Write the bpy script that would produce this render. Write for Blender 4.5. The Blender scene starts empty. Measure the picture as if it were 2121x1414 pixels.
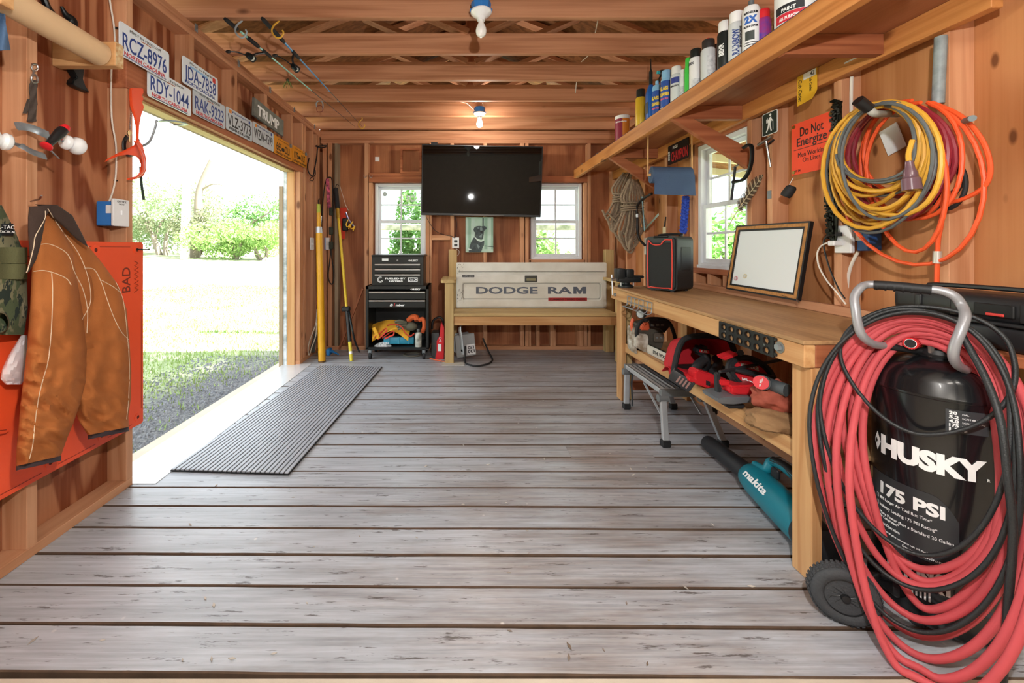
import bpy, bmesh, math, random
from mathutils import Vector, Matrix, Euler, noise as mnoise
V = Vector; PI = math.pi; RAD = math.radians
SC = bpy.context.scene; COL = SC.collection

# ------------------------------------------------------------------ camera (level, shifted wide lens)
F, CX, CY, H = 850.0, 955.0, 515.0, 1.12          # focal length in pixels, vanishing point, eye height (m)
cam_d = bpy.data.cameras.new('camera'); cam = bpy.data.objects.new('camera', cam_d); COL.objects.link(cam)
cam.location = (0, 0, H); cam.rotation_euler = (PI/2, 0, 0)
cam_d.sensor_width = 36; cam_d.sensor_fit = 'HORIZONTAL'; cam_d.lens = F/2121*36
cam_d.shift_x = (1060.5-CX)/2121; cam_d.shift_y = -(707-CY)/2121; cam_d.clip_start = .02; cam_d.clip_end = 300
SC.camera = cam
# ------------------------------------------------------------------ sky, sun, camera flash, exposure
w = bpy.data.worlds.new('sky'); SC.world = w; w.use_nodes = True
bgn = w.node_tree.nodes['Background']; bgn.inputs[0].default_value = (.86, .94, 1, 1); bgn.inputs[1].default_value = 2.8
sl = bpy.data.lights.new('sun', 'SUN'); sl.energy = 26; sl.angle = .01; sl.color = (1, .96, .90)
sun = bpy.data.objects.new('sun', sl); COL.objects.link(sun)
sun.rotation_euler = V((-1, .10, -1.12)).to_track_quat('-Z', 'Y').to_euler(); sun.location = (8, -2, 9)
fl = bpy.data.lights.new('camera_flash', 'POINT'); fl.energy = 88; fl.shadow_soft_size = .028; fl.color = (1, .97, .94)
flash = bpy.data.objects.new('camera_flash', fl); COL.objects.link(flash); flash.location = (.2, 0, 1.62)
vs = SC.view_settings; vs.view_transform = 'Standard'; vs.look = 'None'; vs.exposure = .45; vs.gamma = 1; vs.use_curve_mapping = False

TUBE = 62      # fluorescent tubes in the bay behind the camera
# ------------------------------------------------------------------ measuring helpers (photo pixel + known plane -> metres)
def onY(px, py, Y): return V(((px-CX)*Y/F, Y, H-(py-CY)*Y/F))
def onX(px, py, X):
    Y = F*X/(px-CX); return V((X, Y, H-(py-CY)*Y/F))
def onZ(px, py, Z):
    Y = F*(H-Z)/(py-CY); return V(((px-CX)*Y/F, Y, Z))

# ------------------------------------------------------------------ object helpers
MW = {}
def mw(o): return MW.get(o.name, Matrix()) if o else Matrix()
def tag(o, label=None, cat=None, group=None, kind=None):
    if label: o['label'] = label
    if cat: o['category'] = cat
    if group: o['group'] = group
    if kind: o['kind'] = kind
    return o
def thing(name, label, cat, loc=(0, 0, 0), rot=(0, 0, 0), group=None, kind=None):
    o = bpy.data.objects.new(name, None); COL.objects.link(o); o.empty_display_size = .05
    o.location = loc; o.rotation_euler = rot
    MW[o.name] = Matrix.LocRotScale(V(loc), Euler(rot), None)
    return tag(o, label, cat, group, kind)

def frame(o, x, up):
    """matrix with local x along x, local y along up, local z the normal"""
    x = V(x).normalized(); z = x.cross(V(up)).normalized(); y = z.cross(x)
    m = Matrix((x, y, z)).transposed().to_4x4(); m.translation = V(o); return m

class MB:
    def __init__(s): s.bm = bmesh.new()
    def add(s, b, m=None):
        if m is not None: b.transform(m)
        me = bpy.data.meshes.new('t'); b.to_mesh(me); b.free(); s.bm.from_mesh(me); bpy.data.meshes.remove(me); return s
    def box(s, lo, hi, bev=0, m=None, seg=1):
        b = bmesh.new(); lo = V(lo); hi = V(hi)
        bmesh.ops.create_cube(b, size=1, matrix=Matrix.Translation((lo+hi)/2) @ Matrix.Diagonal((*(abs(hi[i]-lo[i]) for i in range(3)), 1)))
        if bev: bmesh.ops.bevel(b, geom=list(b.edges), offset=bev, segments=seg, affect='EDGES', profile=.6)
        return s.add(b, m)
    def bar(s, p0, p1, w, h, bev=0, up=(0, 0, 1), seg=1):
        p0 = V(p0); p1 = V(p1); d = p1-p0
        if abs(d.normalized().dot(V(up))) > .98: up = (0, 1, 0)
        z = d.normalized(); x = V(up).cross(z).normalized(); y = z.cross(x)
        m = Matrix((x, y, z)).transposed().to_4x4(); m.translation = p0
        return s.box((-w/2, -h/2, 0), (w/2, h/2, d.length), bev, m, seg)
    def cyl(s, p0, p1, r0, r1=None, n=16, caps=True):
        r1 = r0 if r1 is None else r1; p0 = V(p0); p1 = V(p1); d = p1-p0; b = bmesh.new()
        bmesh.ops.create_cone(b, cap_ends=caps, segments=n, radius1=r0, radius2=max(r1, 1e-5), depth=d.length,
            matrix=Matrix.Translation((p0+p1)/2) @ d.to_track_quat('Z', 'Y').to_matrix().to_4x4())
        return s.add(b)
    def sph(s, c, r, n=16, m=None):
        b = bmesh.new(); r = r if hasattr(r, '__len__') else (r, r, r)
        bmesh.ops.create_uvsphere(b, u_segments=n, v_segments=max(6, n//2), radius=1)
        b.transform(Matrix.Translation(V(c)) @ (m or Matrix()) @ Matrix.Diagonal((*r, 1))); return s.add(b)
    def lathe(s, prof, m=None, n=24):
        b = bmesh.new(); rings = []
        for r, z in prof:
            rings.append([b.verts.new((r*math.cos(2*PI*k/n), r*math.sin(2*PI*k/n), z)) for k in range(n)] if r > 1e-6 else [b.verts.new((0, 0, z))])
        for a, c in zip(rings, rings[1:]):
            for k in range(n):
                k2 = (k+1) % n
                if len(a) > 1 and len(c) > 1: b.faces.new((a[k], a[k2], c[k2], c[k]))
                elif len(a) > 1: b.faces.new((a[k], a[k2], c[0]))
                elif len(c) > 1: b.faces.new((a[0], c[k2], c[k]))
        for rg, fl_ in ((rings[0], True), (rings[-1], False)):
            if len(rg) > 2: b.faces.new(list(reversed(rg)) if fl_ else rg)
        bmesh.ops.recalc_face_normals(b, faces=list(b.faces)); return s.add(b, m)
    def tube(s, pts, r, n=8, closed=False, smooth=0, flat=None):
        pts = [V(p) for p in pts]
        if smooth: pts = spline(pts, smooth, closed)
        N = len(pts); b = bmesh.new(); rings = []; nrm = None
        for i, p in enumerate(pts):
            t = (pts[(i+1) % N]-pts[i-1]) if closed or 0 < i < N-1 else (pts[1]-pts[0] if i == 0 else pts[-1]-pts[-2])
            t = t.normalized() if t.length > 1e-9 else V((0, 0, 1))
            if nrm is None: nrm = t.orthogonal().normalized() if flat is None else (V(flat)-t*V(flat).dot(t)).normalized()
            nrm = (nrm - t*nrm.dot(t)); nrm = nrm.normalized() if nrm.length > 1e-6 else t.orthogonal().normalized()
            bn = t.cross(nrm); rr = r(i/(N-1)) if callable(r) else r
            ra, rb = rr if hasattr(rr, '__len__') else (rr, rr)
            rings.append([b.verts.new(p+nrm*(ra*math.cos(2*PI*k/n))+bn*(rb*math.sin(2*PI*k/n))) for k in range(n)])
        pr = list(zip(rings, rings[1:]))+([(rings[-1], rings[0])] if closed else [])
        for a, c in pr:
            for k in range(n): b.faces.new((a[k], a[(k+1) % n], c[(k+1) % n], c[k]))
        if not closed: b.faces.new(list(reversed(rings[0]))); b.faces.new(rings[-1])
        return s.add(b)
    def prism(s, poly, depth, m=None, bev=0, holes=()):
        """2-D outline extruded along local z from 0 to depth (holes: list of outlines)"""
        b = bmesh.new(); es = []
        for pl in (poly, *holes):
            vs_ = [b.verts.new((p[0], p[1], 0)) for p in pl]
            es += [b.edges.new((vs_[i], vs_[(i+1) % len(vs_)])) for i in range(len(vs_))]
        if holes: bmesh.ops.triangle_fill(b, use_beauty=True, use_dissolve=False, edges=es, normal=(0, 0, 1))
        else: b.faces.new(b.verts[:])
        ret = bmesh.ops.extrude_face_region(b, geom=list(b.faces))
        for e in ret['geom']:
            if isinstance(e, bmesh.types.BMVert): e.co.z += depth
        bmesh.ops.recalc_face_normals(b, faces=list(b.faces))
        if bev: bmesh.ops.bevel(b, geom=[e for e in b.edges if e.calc_face_angle(0) > .5], offset=bev, segments=2, affect='EDGES')
        return s.add(b, m)
    def grid(s, fn, nu, nv, thick=0, closeu=False):
        """surface fn(u,v) -> point, optionally given thickness"""
        b = bmesh.new(); g = [[b.verts.new(fn(i/(nu-(0 if closeu else 1)), j/(nv-1))) for j in range(nv)] for i in range(nu)]
        for i in range(nu if closeu else nu-1):
            for j in range(nv-1): b.faces.new((g[i][j], g[(i+1) % nu][j], g[(i+1) % nu][j+1], g[i][j+1]))
        if thick:
            b.normal_update(); off = [v.normal*thick for v in b.verts]
            ret = bmesh.ops.extrude_face_region(b, geom=list(b.faces))
            nv_ = [e for e in ret['geom'] if isinstance(e, bmesh.types.BMVert)]
            for v_ in nv_: v_.co += v_.normal*thick if v_.normal.length else V((0, 0, 0))
            bmesh.ops.recalc_face_normals(b, faces=list(b.faces))
        return s.add(b)
    def split(s, name, mat, parent=None, smooth=40, local=False):
        """each loose piece becomes an object of its own"""
        b = s.bm; b.verts.index_update(); seen = set(); outs = []
        for v in list(b.verts):
            if v in seen: continue
            st = [v]; seen.add(v); isl = []
            while st:
                q = st.pop(); isl.append(q)
                for e in q.link_edges:
                    o = e.other_vert(q)
                    if o not in seen: seen.add(o); st.append(o)
            idx = {q: i for i, q in enumerate(isl)}; nb = MB()
            nv = [nb.bm.verts.new(q.co) for q in isl]; fs = {f for q in isl for f in q.link_faces}
            for f in fs: nb.bm.faces.new([nv[idx[q]] for q in f.verts])
            outs.append(nb)
        b.free(); return [nb.obj(name, mat, parent, smooth, local) for nb in outs]
    def obj(s, name, mat, parent=None, smooth=40, local=False, label=None, kind=None):
        if parent and not local: s.bm.transform(mw(parent).inverted())
        me = bpy.data.meshes.new(name); s.bm.to_mesh(me); s.bm.free()
        if smooth:
            for p in me.polygons: p.use_smooth = True
            me.set_sharp_from_angle(angle=RAD(smooth))
        for m_ in (mat if isinstance(mat, (list, tuple)) else [mat]): me.materials.append(m_)
        return link(name, me, parent, label, kind)
def link(name, me, parent=None, label=None, kind=None):
    o = bpy.data.objects.new(name, me); COL.objects.link(o); o.parent = parent
    MW[o.name] = mw(parent).copy()
    if label: o['label'] = label
    if kind: o['kind'] = kind
    return o
def copy_tree(o, loc=None, rot=None, parent=None):
    c = o.copy(); COL.objects.link(c); c.parent = parent
    if loc is not None: c.location = loc
    if rot is not None: c.rotation_euler = rot
    MW[c.name] = Matrix.LocRotScale(c.location, c.rotation_euler, None) if parent is None else mw(parent).copy()
    for ch in list(o.children): copy_tree(ch, None, None, c)
    return c
def spline(pts, k, closed=False):
    out = []; N = len(pts); segs = N if closed else N-1
    for i in range(segs):
        g = (lambda j: pts[j % N]) if closed else (lambda j: pts[min(max(j, 0), N-1)])
        p0, p1, p2, p3 = g(i-1), g(i), g(i+1), g(i+2)
        for q in range(k):
            t = q/k
            out.append(.5*((2*p1)+(p2-p0)*t+(2*p0-5*p1+4*p2-p3)*t*t+(3*p1-p0-3*p2+p3)*t**3))
    if not closed: out.append(pts[-1])
    return out
def rrect(w_, h_, r, k=5, cx=0, cy=0):
    out = []
    for sx, sy, a0 in ((1, 1, 0), (-1, 1, 90), (-1, -1, 180), (1, -1, 270)):
        for q in range(k+1):
            a = RAD(a0+90*q/k); out.append((cx+sx*(w_/2-r)+r*math.cos(a), cy+sy*(h_/2-r)+r*math.sin(a)))
    return out
def circ(r, n=20, cx=0, cy=0, ry=None): return [(cx+r*math.cos(2*PI*k/n), cy+(ry or r)*math.sin(2*PI*k/n)) for k in range(n)]

def text(s, m, h, mat, parent, name='lettering', width=None, bold=0, ext=.0004, align='CENTER', shear=0, warp=None, spacing=1, sub=0):
    """flat lettering: cap height h, centred (or left) on matrix m; width squeezes or stretches it to fit"""
    cu = bpy.data.curves.new('txt', 'FONT'); cu.body = s; cu.size = h/.70; cu.align_x = 'LEFT'
    cu.offset = bold; cu.extrude = ext; cu.shear = shear; cu.space_character = spacing; cu.resolution_u = 3
    ob = bpy.data.objects.new('txt', cu); me = bpy.data.meshes.new_from_object(ob)
    bpy.data.objects.remove(ob); bpy.data.curves.remove(cu)
    xs = [v.co.x for v in me.vertices]
    if not xs: return None
    x0, x1 = min(xs), max(xs); k = (width/(x1-x0)) if width else 1
    off = {'CENTER': (x0+x1)/2, 'LEFT': x0, 'RIGHT': x1}[align]
    for v in me.vertices: v.co.x = (v.co.x-off)*k; v.co.y -= h/2 if align == 'CENTER' else 0
    b = bmesh.new(); b.from_mesh(me); bpy.data.meshes.remove(me)
    if warp:
        n = max(4, int((x1-x0)*k/.012))
        for q in range(1, n):
            x = -((x1-x0)*k)*(.5 if align == 'CENTER' else 0)+(x1-x0)*k*q/n
            bmesh.ops.bisect_plane(b, geom=b.verts[:]+b.edges[:]+b.faces[:], plane_co=(x, 0, 0), plane_no=(1, 0, 0))
        for v in b.verts: v.co = warp(v.co)
    else: b.transform(m)
    mb = MB(); mb.bm.free(); mb.bm = b
    return mb.obj(name, mat, parent, smooth=0)

# ------------------------------------------------------------------ materials
def lin(c):
    if isinstance(c, str): c = c.lstrip('#'); c = tuple(int(c[i:i+2], 16) for i in (0, 2, 4))
    return tuple(((x/255)/12.92 if x/255 <= .04045 else ((x/255+.055)/1.055)**2.4) for x in c)+(1,)
MATS = {}
class NT:
    def __init__(s, name):
        s.m = bpy.data.materials.new(name); s.m.use_nodes = True; s.t = s.m.node_tree; s.p = s.t.nodes['Principled BSDF']; s.out = s.t.nodes['Material Output']
    def n(s, typ, **kw):
        nd = s.t.nodes.new('ShaderNode'+typ)
        for k, v in kw.items():
            if k.startswith('i_'): nd.inputs[k[2:].replace('_', ' ')].default_value = v
            else: setattr(nd, k, v)
        return nd
    def l(s, a, b): s.t.links.new(a, b)
    def math(s, op, a, b=None, clamp=False):
        nd = s.n('Math', operation=op, use_clamp=clamp)
        for i, x in enumerate((a, b)):
            if x is None: continue
            if isinstance(x, (int, float)): nd.inputs[i].default_value = x
            else: s.l(x, nd.inputs[i])
        return nd.outputs[0]
    def mix(s, fac, a, b, mode='MIX'):
        nd = s.n('Mix', data_type='RGBA', blend_type=mode)
        for k, x in ((0, fac), (6, a), (7, b)):
            if isinstance(x, (int, float)): nd.inputs[k].default_value = x
            elif isinstance(x, tuple): nd.inputs[k].default_value = x
            else: s.l(x, nd.inputs[k])
        return nd.outputs[2]
    def ramp(s, x, lo, hi):
        nd = s.n('MapRange', clamp=True); nd.inputs[1].default_value = lo; nd.inputs[2].default_value = hi; s.l(x, nd.inputs[0]); return nd.outputs[0]
    def coords(s, scale=(1, 1, 1), rand=True):
        tc = s.n('TexCoord'); mp = s.n('Mapping'); mp.inputs[3].default_value = scale
        if rand:
            oi = s.n('ObjectInfo'); cb = s.n('CombineXYZ')
            for i, k in enumerate((37., 53., 71.)): s.l(s.math('MULTIPLY', oi.outputs['Random'], k), cb.inputs[i])
            ad = s.n('VectorMath', operation='ADD'); s.l(tc.outputs['Object'], ad.inputs[0]); s.l(cb.outputs[0], ad.inputs[1]); s.l(ad.outputs[0], mp.inputs[0]); s.rnd = oi.outputs['Random']
        else: s.l(tc.outputs['Object'], mp.inputs[0])
        return mp.outputs[0]
    def noise(s, vec, scale, detail=4, rough=.55, dist=0):
        nd = s.n('TexNoise'); s.l(vec, nd.inputs['Vector']); nd.inputs['Scale'].default_value = scale; nd.inputs['Detail'].default_value = detail
        nd.inputs['Roughness'].default_value = rough; nd.inputs['Distortion'].default_value = dist; return nd.outputs['Fac']
    def bump(s, h, strength=.3, dist=.002):
        nd = s.n('Bump'); nd.inputs['Strength'].default_value = strength; nd.inputs['Distance'].default_value = dist; s.l(h, nd.inputs['Height']); s.l(nd.outputs[0], s.p.inputs['Normal'])

def M(name, c='#808080', rough=.5, metal=0, var=0, vscale=8, bump=0, bscale=80, c2=None, emit=0, coat=0, spec=.5):
    if name in MATS: return MATS[name]
    t = NT(name); p = t.p; col = lin(c)
    p.inputs['Base Color'].default_value = col; p.inputs['Roughness'].default_value = rough; p.inputs['Metallic'].default_value = metal
    p.inputs['Coat Weight'].default_value = coat; p.inputs['Specular IOR Level'].default_value = spec
    if var or c2:
        vec = t.coords(); nz = t.noise(vec, vscale, 5)
        b = lin(c2) if c2 else tuple(x*(1-var) for x in col[:3])+(1,)
        t.l(t.mix(t.ramp(nz, .35, .65), col, b), p.inputs['Base Color'])
    if bump:
        vec = t.coords(); t.bump(t.noise(vec, bscale, 4), bump, .003)
    if emit: p.inputs['Emission Color'].default_value = col; p.inputs['Emission Strength'].default_value = emit
    MATS[name] = t.m; return t.m

def wood(name, c1, c2, axis='Z', fig=3., freq=16, fiber=.35, contrast=.8, rough=.6, knot=2.6, rnd=.18, stretch=.1, ck='#4a2410', stain=0, sharp=(.0, 1.0)):
    if name in MATS: return MATS[name]
    t = NT(name); i = 'XYZ'.index(axis)
    sc = [1., 1., 1.]; sc[i] = stretch; v1 = t.coords(tuple(sc))
    sc[i] = .02; v2 = t.coords(tuple(sc)); sc[i] = .42; v3 = t.coords(tuple(sc))
    g = t.noise(v1, fig, 2, .5, .25)
    b = t.math('ADD', t.math('MULTIPLY', t.math('SINE', t.math('MULTIPLY', g, freq*6.28)), .5), .5)
    fb = t.noise(v2, 70, 4, .6)
    b = t.ramp(b, *sharp)
    f = t.math('ADD', t.math('MULTIPLY', b, contrast), t.math('MULTIPLY', t.math('SUBTRACT', fb, .5), fiber*3))
    col = t.mix(t.ramp(f, -.1, 1.1), lin(c1), lin(c2))
    big = t.noise(v1, 1.3, 2); col = t.mix(t.ramp(big, .3, .7), col, t.mix(.35, col, lin(c2)))
    if knot:
        vo = t.n('TexVoronoi'); t.l(v3, vo.inputs['Vector']); vo.inputs['Scale'].default_value = knot; vo.inputs['Randomness'].default_value = 1
        k = t.math('SUBTRACT', 1, t.ramp(vo.outputs['Distance'], .06, .12)); col = t.mix(t.math('MULTIPLY', k, .8), col, lin(ck))
    if stain:
        sn = t.noise(v3, 3.5, 5, .6); col = t.mix(t.math('MULTIPLY', t.ramp(sn, .5, .72), stain), col, lin('#3a2a20'))
    hs = t.n('HueSaturation'); t.l(col, hs.inputs['Color']); t.l(t.math('ADD', t.math('MULTIPLY', t.rnd, rnd), 1-rnd/2), hs.inputs['Value'])
    t.l(hs.outputs[0], t.p.inputs['Base Color']); t.p.inputs['Roughness'].default_value = rough; t.p.inputs['Specular IOR Level'].default_value = .3
    t.bump(fb, .25, .0015); MATS[name] = t.m; return t.m

for ax in 'XYZ':
    wood('stud_'+ax, '#d6a27c', '#ad7149', ax, 5, 7, .55, .6, .62, 5.5, .2, .07, '#5a2c14', sharp=(.2, 1))
    wood('joist_'+ax, '#c8916d', '#98603f', ax, 5, 6, .6, .6, .62, 5.0, .16, .06, '#4a2410', sharp=(.2, 1))
    wood('pine_'+ax, '#d3a876', '#b27c4a', ax, 5, 8, .5, .65, .55, 4.2, .12, .07, '#6a3a1a', sharp=(.3, 1))
    wood('treated_'+ax, '#cbb07c', '#a58656', ax, 5, 6, .5, .5, .6, 4.0, .1, .07, '#6a4a22', sharp=(.2, 1))
    wood('redwood_'+ax, '#b5714c', '#86482c', ax, 5, 7, .55, .65, .6, 4.5, .12, .07, '#421c0c', sharp=(.2, 1))
for ax in 'XYZ': wood('oiled_'+ax, '#cd8d52', '#a0622f', ax, 5, 7, .5, .65, .5, 4.5, .1, .07, '#5a2a10', sharp=(.25, 1))
wood('ply_left', '#c98c64', '#7c3f22', 'Z', 3.0, 9, .3, 1.0, .6, 0, .1, .17, sharp=(.3, .75))
wood('ply_back', '#b87a52', '#80472a', 'Z', 2.6, 6, .5, .8, .6, 0, .25, .15, stain=.35, sharp=(.3, .85))
wood('ply_right', '#cb9060', '#a86a3c', 'Z', 2.2, 6, .4, .8, .6, 8.5, .1, .13, '#54280f', sharp=(.35, 1))
wood('ply_shelf', '#b07650', '#84492a', 'Y', 2.2, 5, .45, .7, .65, 0, .1, .16, sharp=(.3, 1))
wood('bench_ply', '#bb9468', '#8f6844', 'Y', 3.0, 7, .6, .55, .6, 0, .05, .12, stain=.45, sharp=(.2, 1))
wood('osb', '#8a5a34', '#5a3519', 'X', 22, 2, .5, .8, .8, 0, .1, .5)
wood('old_wood', '#a8957c', '#77644c', 'Z', 5, 4, .6, .6, .8, 2, .15)

def plank_mat():
    t = NT('painted_plank'); v1 = t.coords((.12, 1, 1)); v2 = t.coords((.03, 1, 1)); v0 = t.coords((1, 1, 1), False)
    v0b = t.coords((.35, 1, 1), False)
    fib = t.noise(v2, 90, 4, .65); mid = t.noise(v1, 14, 5, .65); wear = t.noise(v0b, 2.6, 6, .68)
    paint = t.mix(t.ramp(fib, .3, .75), lin('#bfc5cc'), lin('#979ba1'))
    paint = t.mix(t.math('MULTIPLY', t.ramp(mid, .45, .75), .6), paint, lin('#7f8388'))
    bare = t.mix(t.ramp(fib, .35, .65), lin('#947f6e'), lin('#5d4a3d'))
    sep = t.n('SeparateXYZ'); t.l(v0, sep.inputs[0])
    # foot-worn path: more bare wood down the middle and by the bench
    path = t.math('SUBTRACT', 1, t.ramp(t.math('ABSOLUTE', t.math('SUBTRACT', sep.outputs[0], .55)), .2, 1.5))
    wv = t.math('ADD', t.math('ADD', t.math('MULTIPLY', wear, .75), t.math('MULTIPLY', mid, .35)), t.math('MULTIPLY', path, .22))
    col = t.mix(t.math('MULTIPLY', t.ramp(wv, .64, .92), .85), paint, bare)
    scr = t.noise(v1, 60, 4, .75); col = t.mix(t.math('MULTIPLY', t.ramp(scr, .60, .66), .8), col, lin('#40352e'))
    vo = t.n('TexVoronoi'); t.l(v0, vo.inputs['Vector']); vo.inputs['Scale'].default_value = 9
    sp = t.math('SUBTRACT', 1, t.ramp(vo.outputs['Distance'], .03, .07)); col = t.mix(t.math('MULTIPLY', sp, t.ramp(wear, .45, .6)), col, lin('#d8d5d0'))
    hs = t.n('HueSaturation'); t.l(col, hs.inputs['Color']); t.l(t.math('ADD', t.math('MULTIPLY', t.rnd, .14), .93), hs.inputs['Value'])
    t.l(hs.outputs[0], t.p.inputs['Base Color']); t.l(t.math('ADD', t.math('MULTIPLY', mid, .32), .17), t.p.inputs['Roughness'])
    t.p.inputs['Specular IOR Level'].default_value = .5; t.bump(t.math('ADD', fib, t.math('MULTIPLY', scr, .6)), .35, .002); MATS['plank'] = t.m
plank_mat()
def glass_mat():
    t = NT('window_glass'); tr = t.n('BsdfTransparent'); tr.inputs[0].default_value = (.93, .97, .95, 1)
    gl = t.n('BsdfGlossy'); gl.inputs['Roughness'].default_value = .02; fr = t.n('LayerWeight'); fr.inputs[0].default_value = .5; fo_ = t.math('ADD', t.math('MULTIPLY', t.math('POWER', fr.outputs['Facing'], 4.), .4), .03)
    mx = t.n('MixShader'); t.l(fo_, mx.inputs[0]); t.l(tr.outputs[0], mx.inputs[1]); t.l(gl.outputs[0], mx.inputs[2]); t.l(mx.outputs[0], t.out.inputs[0])
    MATS['glass'] = t.m
glass_mat()
def metal(name, c='#c8c8c8', rough=.35, **k): return M(name, c, rough, 1, **k)
white = M('white_paint', '#e9ebec', .45, var=.04); black = M('black_plastic', '#17181a', .42); rubber = M('black_rubber', '#1d1e20', .7, bump=.2, bscale=120)
steel = metal('steel', '#b9bcc0', .3, var=.15); galv = M('galvanised', '#9aa3a8', .42, .55, var=.25, vscale=20); alu = M('aluminium', '#c9ced2', .32, .45, var=.1)
ink = M('black_ink', '#16161a', .6); wink = M('white_ink', '#f2f4f4', .5); navy = M('navy_ink', '#1f3f86', .5); redink = M('red_ink', '#c0272d', .5)
orangep = M('orange_plastic', '#f0562a', .45, var=.08, vscale=3, bump=.05, bscale=300); red = M('red_plastic', '#d3242c', .4); yellowp = M('yellow_fibreglass', '#e0a51e', .35, var=.12, vscale=5)
bluebox = M('blue_plastic', '#2f78c4', .45)
# ================================================================== THE SETTING
XL, XR, YB, YF, ZT = -1.56, 1.72, 4.555, 1.08, 2.43     # stud faces left / right / back, front edge of floor, top of plates
TH = .09
def boxpart(name, lo, hi, mat, parent, bev=.002, label=None):
    return MB().box(lo, hi, bev).obj(name, MATS[mat] if isinstance(mat, str) else mat, parent, 0, label=label)

# ---------------- floor
floor = thing('floor', 'weathered grey painted plank floor with worn brown patches', 'floor', kind='structure')
rs = random.Random(4); y = YF; k = 0; pitch = .1409; nP = 25
for k in range(nP):
    y0 = YF+k*pitch; y1 = y0+pitch-(.0065 if k < 6 else .0055 if k < 13 else .0042); near = max(0, 1-k/9)
    b = MB(); n = 46; rr = random.Random(100+k)
    def plk(u, v, y0=y0, y1=y1, k=k):
        x = XL-.085+u*(XR-XL+.17); wob = .0022*mnoise.noise(V((x*1.7, k*3.1+v*9, 0)))+.0012*mnoise.noise(V((x*7, k*5.3+v*7, 2)))
        return x, (y0 if v < .5 else y1)+wob
    bmk = b.bm; rows = []
    cup = rr.uniform(-.0012, .0012); tilt = -.012*near
    for i in range(n):
        u = i/(n-1); x, ya = plk(u, 0); _, yb = plk(u, 1); sk = tilt*(x-.2)*.6
        rows.append([bmk.verts.new((x, ya+sk, -.034)), bmk.verts.new((x, ya+sk, -.004)), bmk.verts.new((x, ya+.0032+sk, cup)),
                     bmk.verts.new((x, yb-.0032+sk, cup)), bmk.verts.new((x, yb+sk, -.004)), bmk.verts.new((x, yb+sk, -.034))])
    for a, c in zip(rows, rows[1:]):
        for j in range(5): bmk.faces.new((a[j], c[j], c[j+1], a[j+1])).material_index = 0 if j == 2 else 1
    bmk.faces.new(rows[0]); bmk.faces.new(list(reversed(rows[-1])))
    bmesh.ops.recalc_face_normals(bmk, faces=bmk.faces[:])
    b.obj('plank', [MATS['plank'], M('plank_bare_edge', '#5a4636', .85, var=.3, vscale=20)], floor, 25)
boxpart('subfloor', (XL-.1, YF+.004, -.12), (XR+.1, YB+.1, -.036), M('gap_shade_brown', '#35241a', .9, var=.3), floor)  # near-black brown puts the shade of the plank gaps into the colour
boxpart('patch_board', onZ(1183, 946, .001)-V((0, 0, .004)), onZ(1336, 924, .003), 'plank', floor, .001, 'short cut-out patch board let into the floor')
b = MB(); rq = random.Random(21)
for k in range(90):
    x, y = rq.uniform(-1.3, 1.6), 1.1+rq.random()**1.6*3.2; a = rq.random()*6.3; l = rq.uniform(.004, .013); q = .35*l
    b.prism([(x+l*math.cos(a), y+l*math.sin(a)), (x-q*math.sin(a), y+q*math.cos(a)), (x-l*math.cos(a), y-l*math.sin(a)), (x+q*math.sin(a), y-q*math.cos(a))], .002, Matrix.Translation((0, 0, .0012)))
b.obj('paint_chips', M('paint_chip', '#d9d4ca', .8, c2='#6a5644', vscale=1.5), floor, 0, kind='stuff')
slab = MB().box((-3.2, -2.5, -.16), (3.6, YF-.006, -.005)).obj('concrete_slab', M('concrete', '#cfc3b0', .85, var=.15, vscale=6, bump=.5, bscale=60), None, 0)
tag(slab, 'pale concrete pad in front of the plank floor', 'concrete slab', kind='structure')

# ---------------- walls
def studs(parent, lst, axis, mat='stud_Z'):
    for a in lst: boxpart('stud', a[0], a[1], a[2] if len(a) > 2 else mat, parent, .0015)
wl = thing('wall_left', 'left wall of open wooden studs over plywood with a wide doorway', 'wall', kind='structure')
DY0, DY1, DZ = 1.95, 3.97, 1.87
b = MB(); b.box((XL-TH-.012, YF-.1, 0), (XL-TH, DY0, ZT)).box((XL-TH-.012, DY0, DZ), (XL-TH, DY1, ZT)).box((XL-TH-.012, DY1, 0), (XL-TH, YB+TH, ZT))
b.obj('plywood_panel', MATS['ply_left'], wl, 0)
lst = []
for y0 in (1.06, 1.474): lst.append(((XL-TH, y0, .038), (XL, y0+.038, 2.354)))
lst += [((XL-TH, 1.912, .038), (XL, 1.9495, DZ-.001)), ((XL-TH, 1.912, DZ+.1405), (XL, 1.95, 2.354)), ((XL-TH, 3.97, .038), (XL, 4.008, DZ-.001)), ((XL-TH, 4.012, .038), (XL, 4.05, DZ-.001)), ((XL-TH, 4.02, DZ+.1405), (XL, 4.058, 2.354))]
for y0 in (4.08, 4.30, 4.42, 4.49): lst.append(((XL-TH, y0, .038), (XL, y0+.038, 2.354)))
for px in (403, 492, 554, 607): # cripples over the header
    y1 = F*XL/(px-CX); lst.append(((XL-TH, y1-.04, 2.01), (XL-.002, y1, 2.354)))
studs(wl, lst, 'Z')
for y0, y1 in ((YF-.1, DY0), (DY1, YB)): boxpart('bottom_plate', (XL-TH, y0, 0), (XL, y1, .038), 'stud_Y', wl)
boxpart('top_plate', (XL-TH, YF-.1, 2.354), (XL, YB+TH, 2.392), 'joist_Y', wl); boxpart('top_plate', (XL-TH, YF-.1, 2.393), (XL, YB+TH, ZT), 'joist_Y', wl)
boxpart('header', (XL-TH, DY0-.038, DZ), (XL, DY1+.09, DZ+.14), 'redwood_Y', wl)
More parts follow.
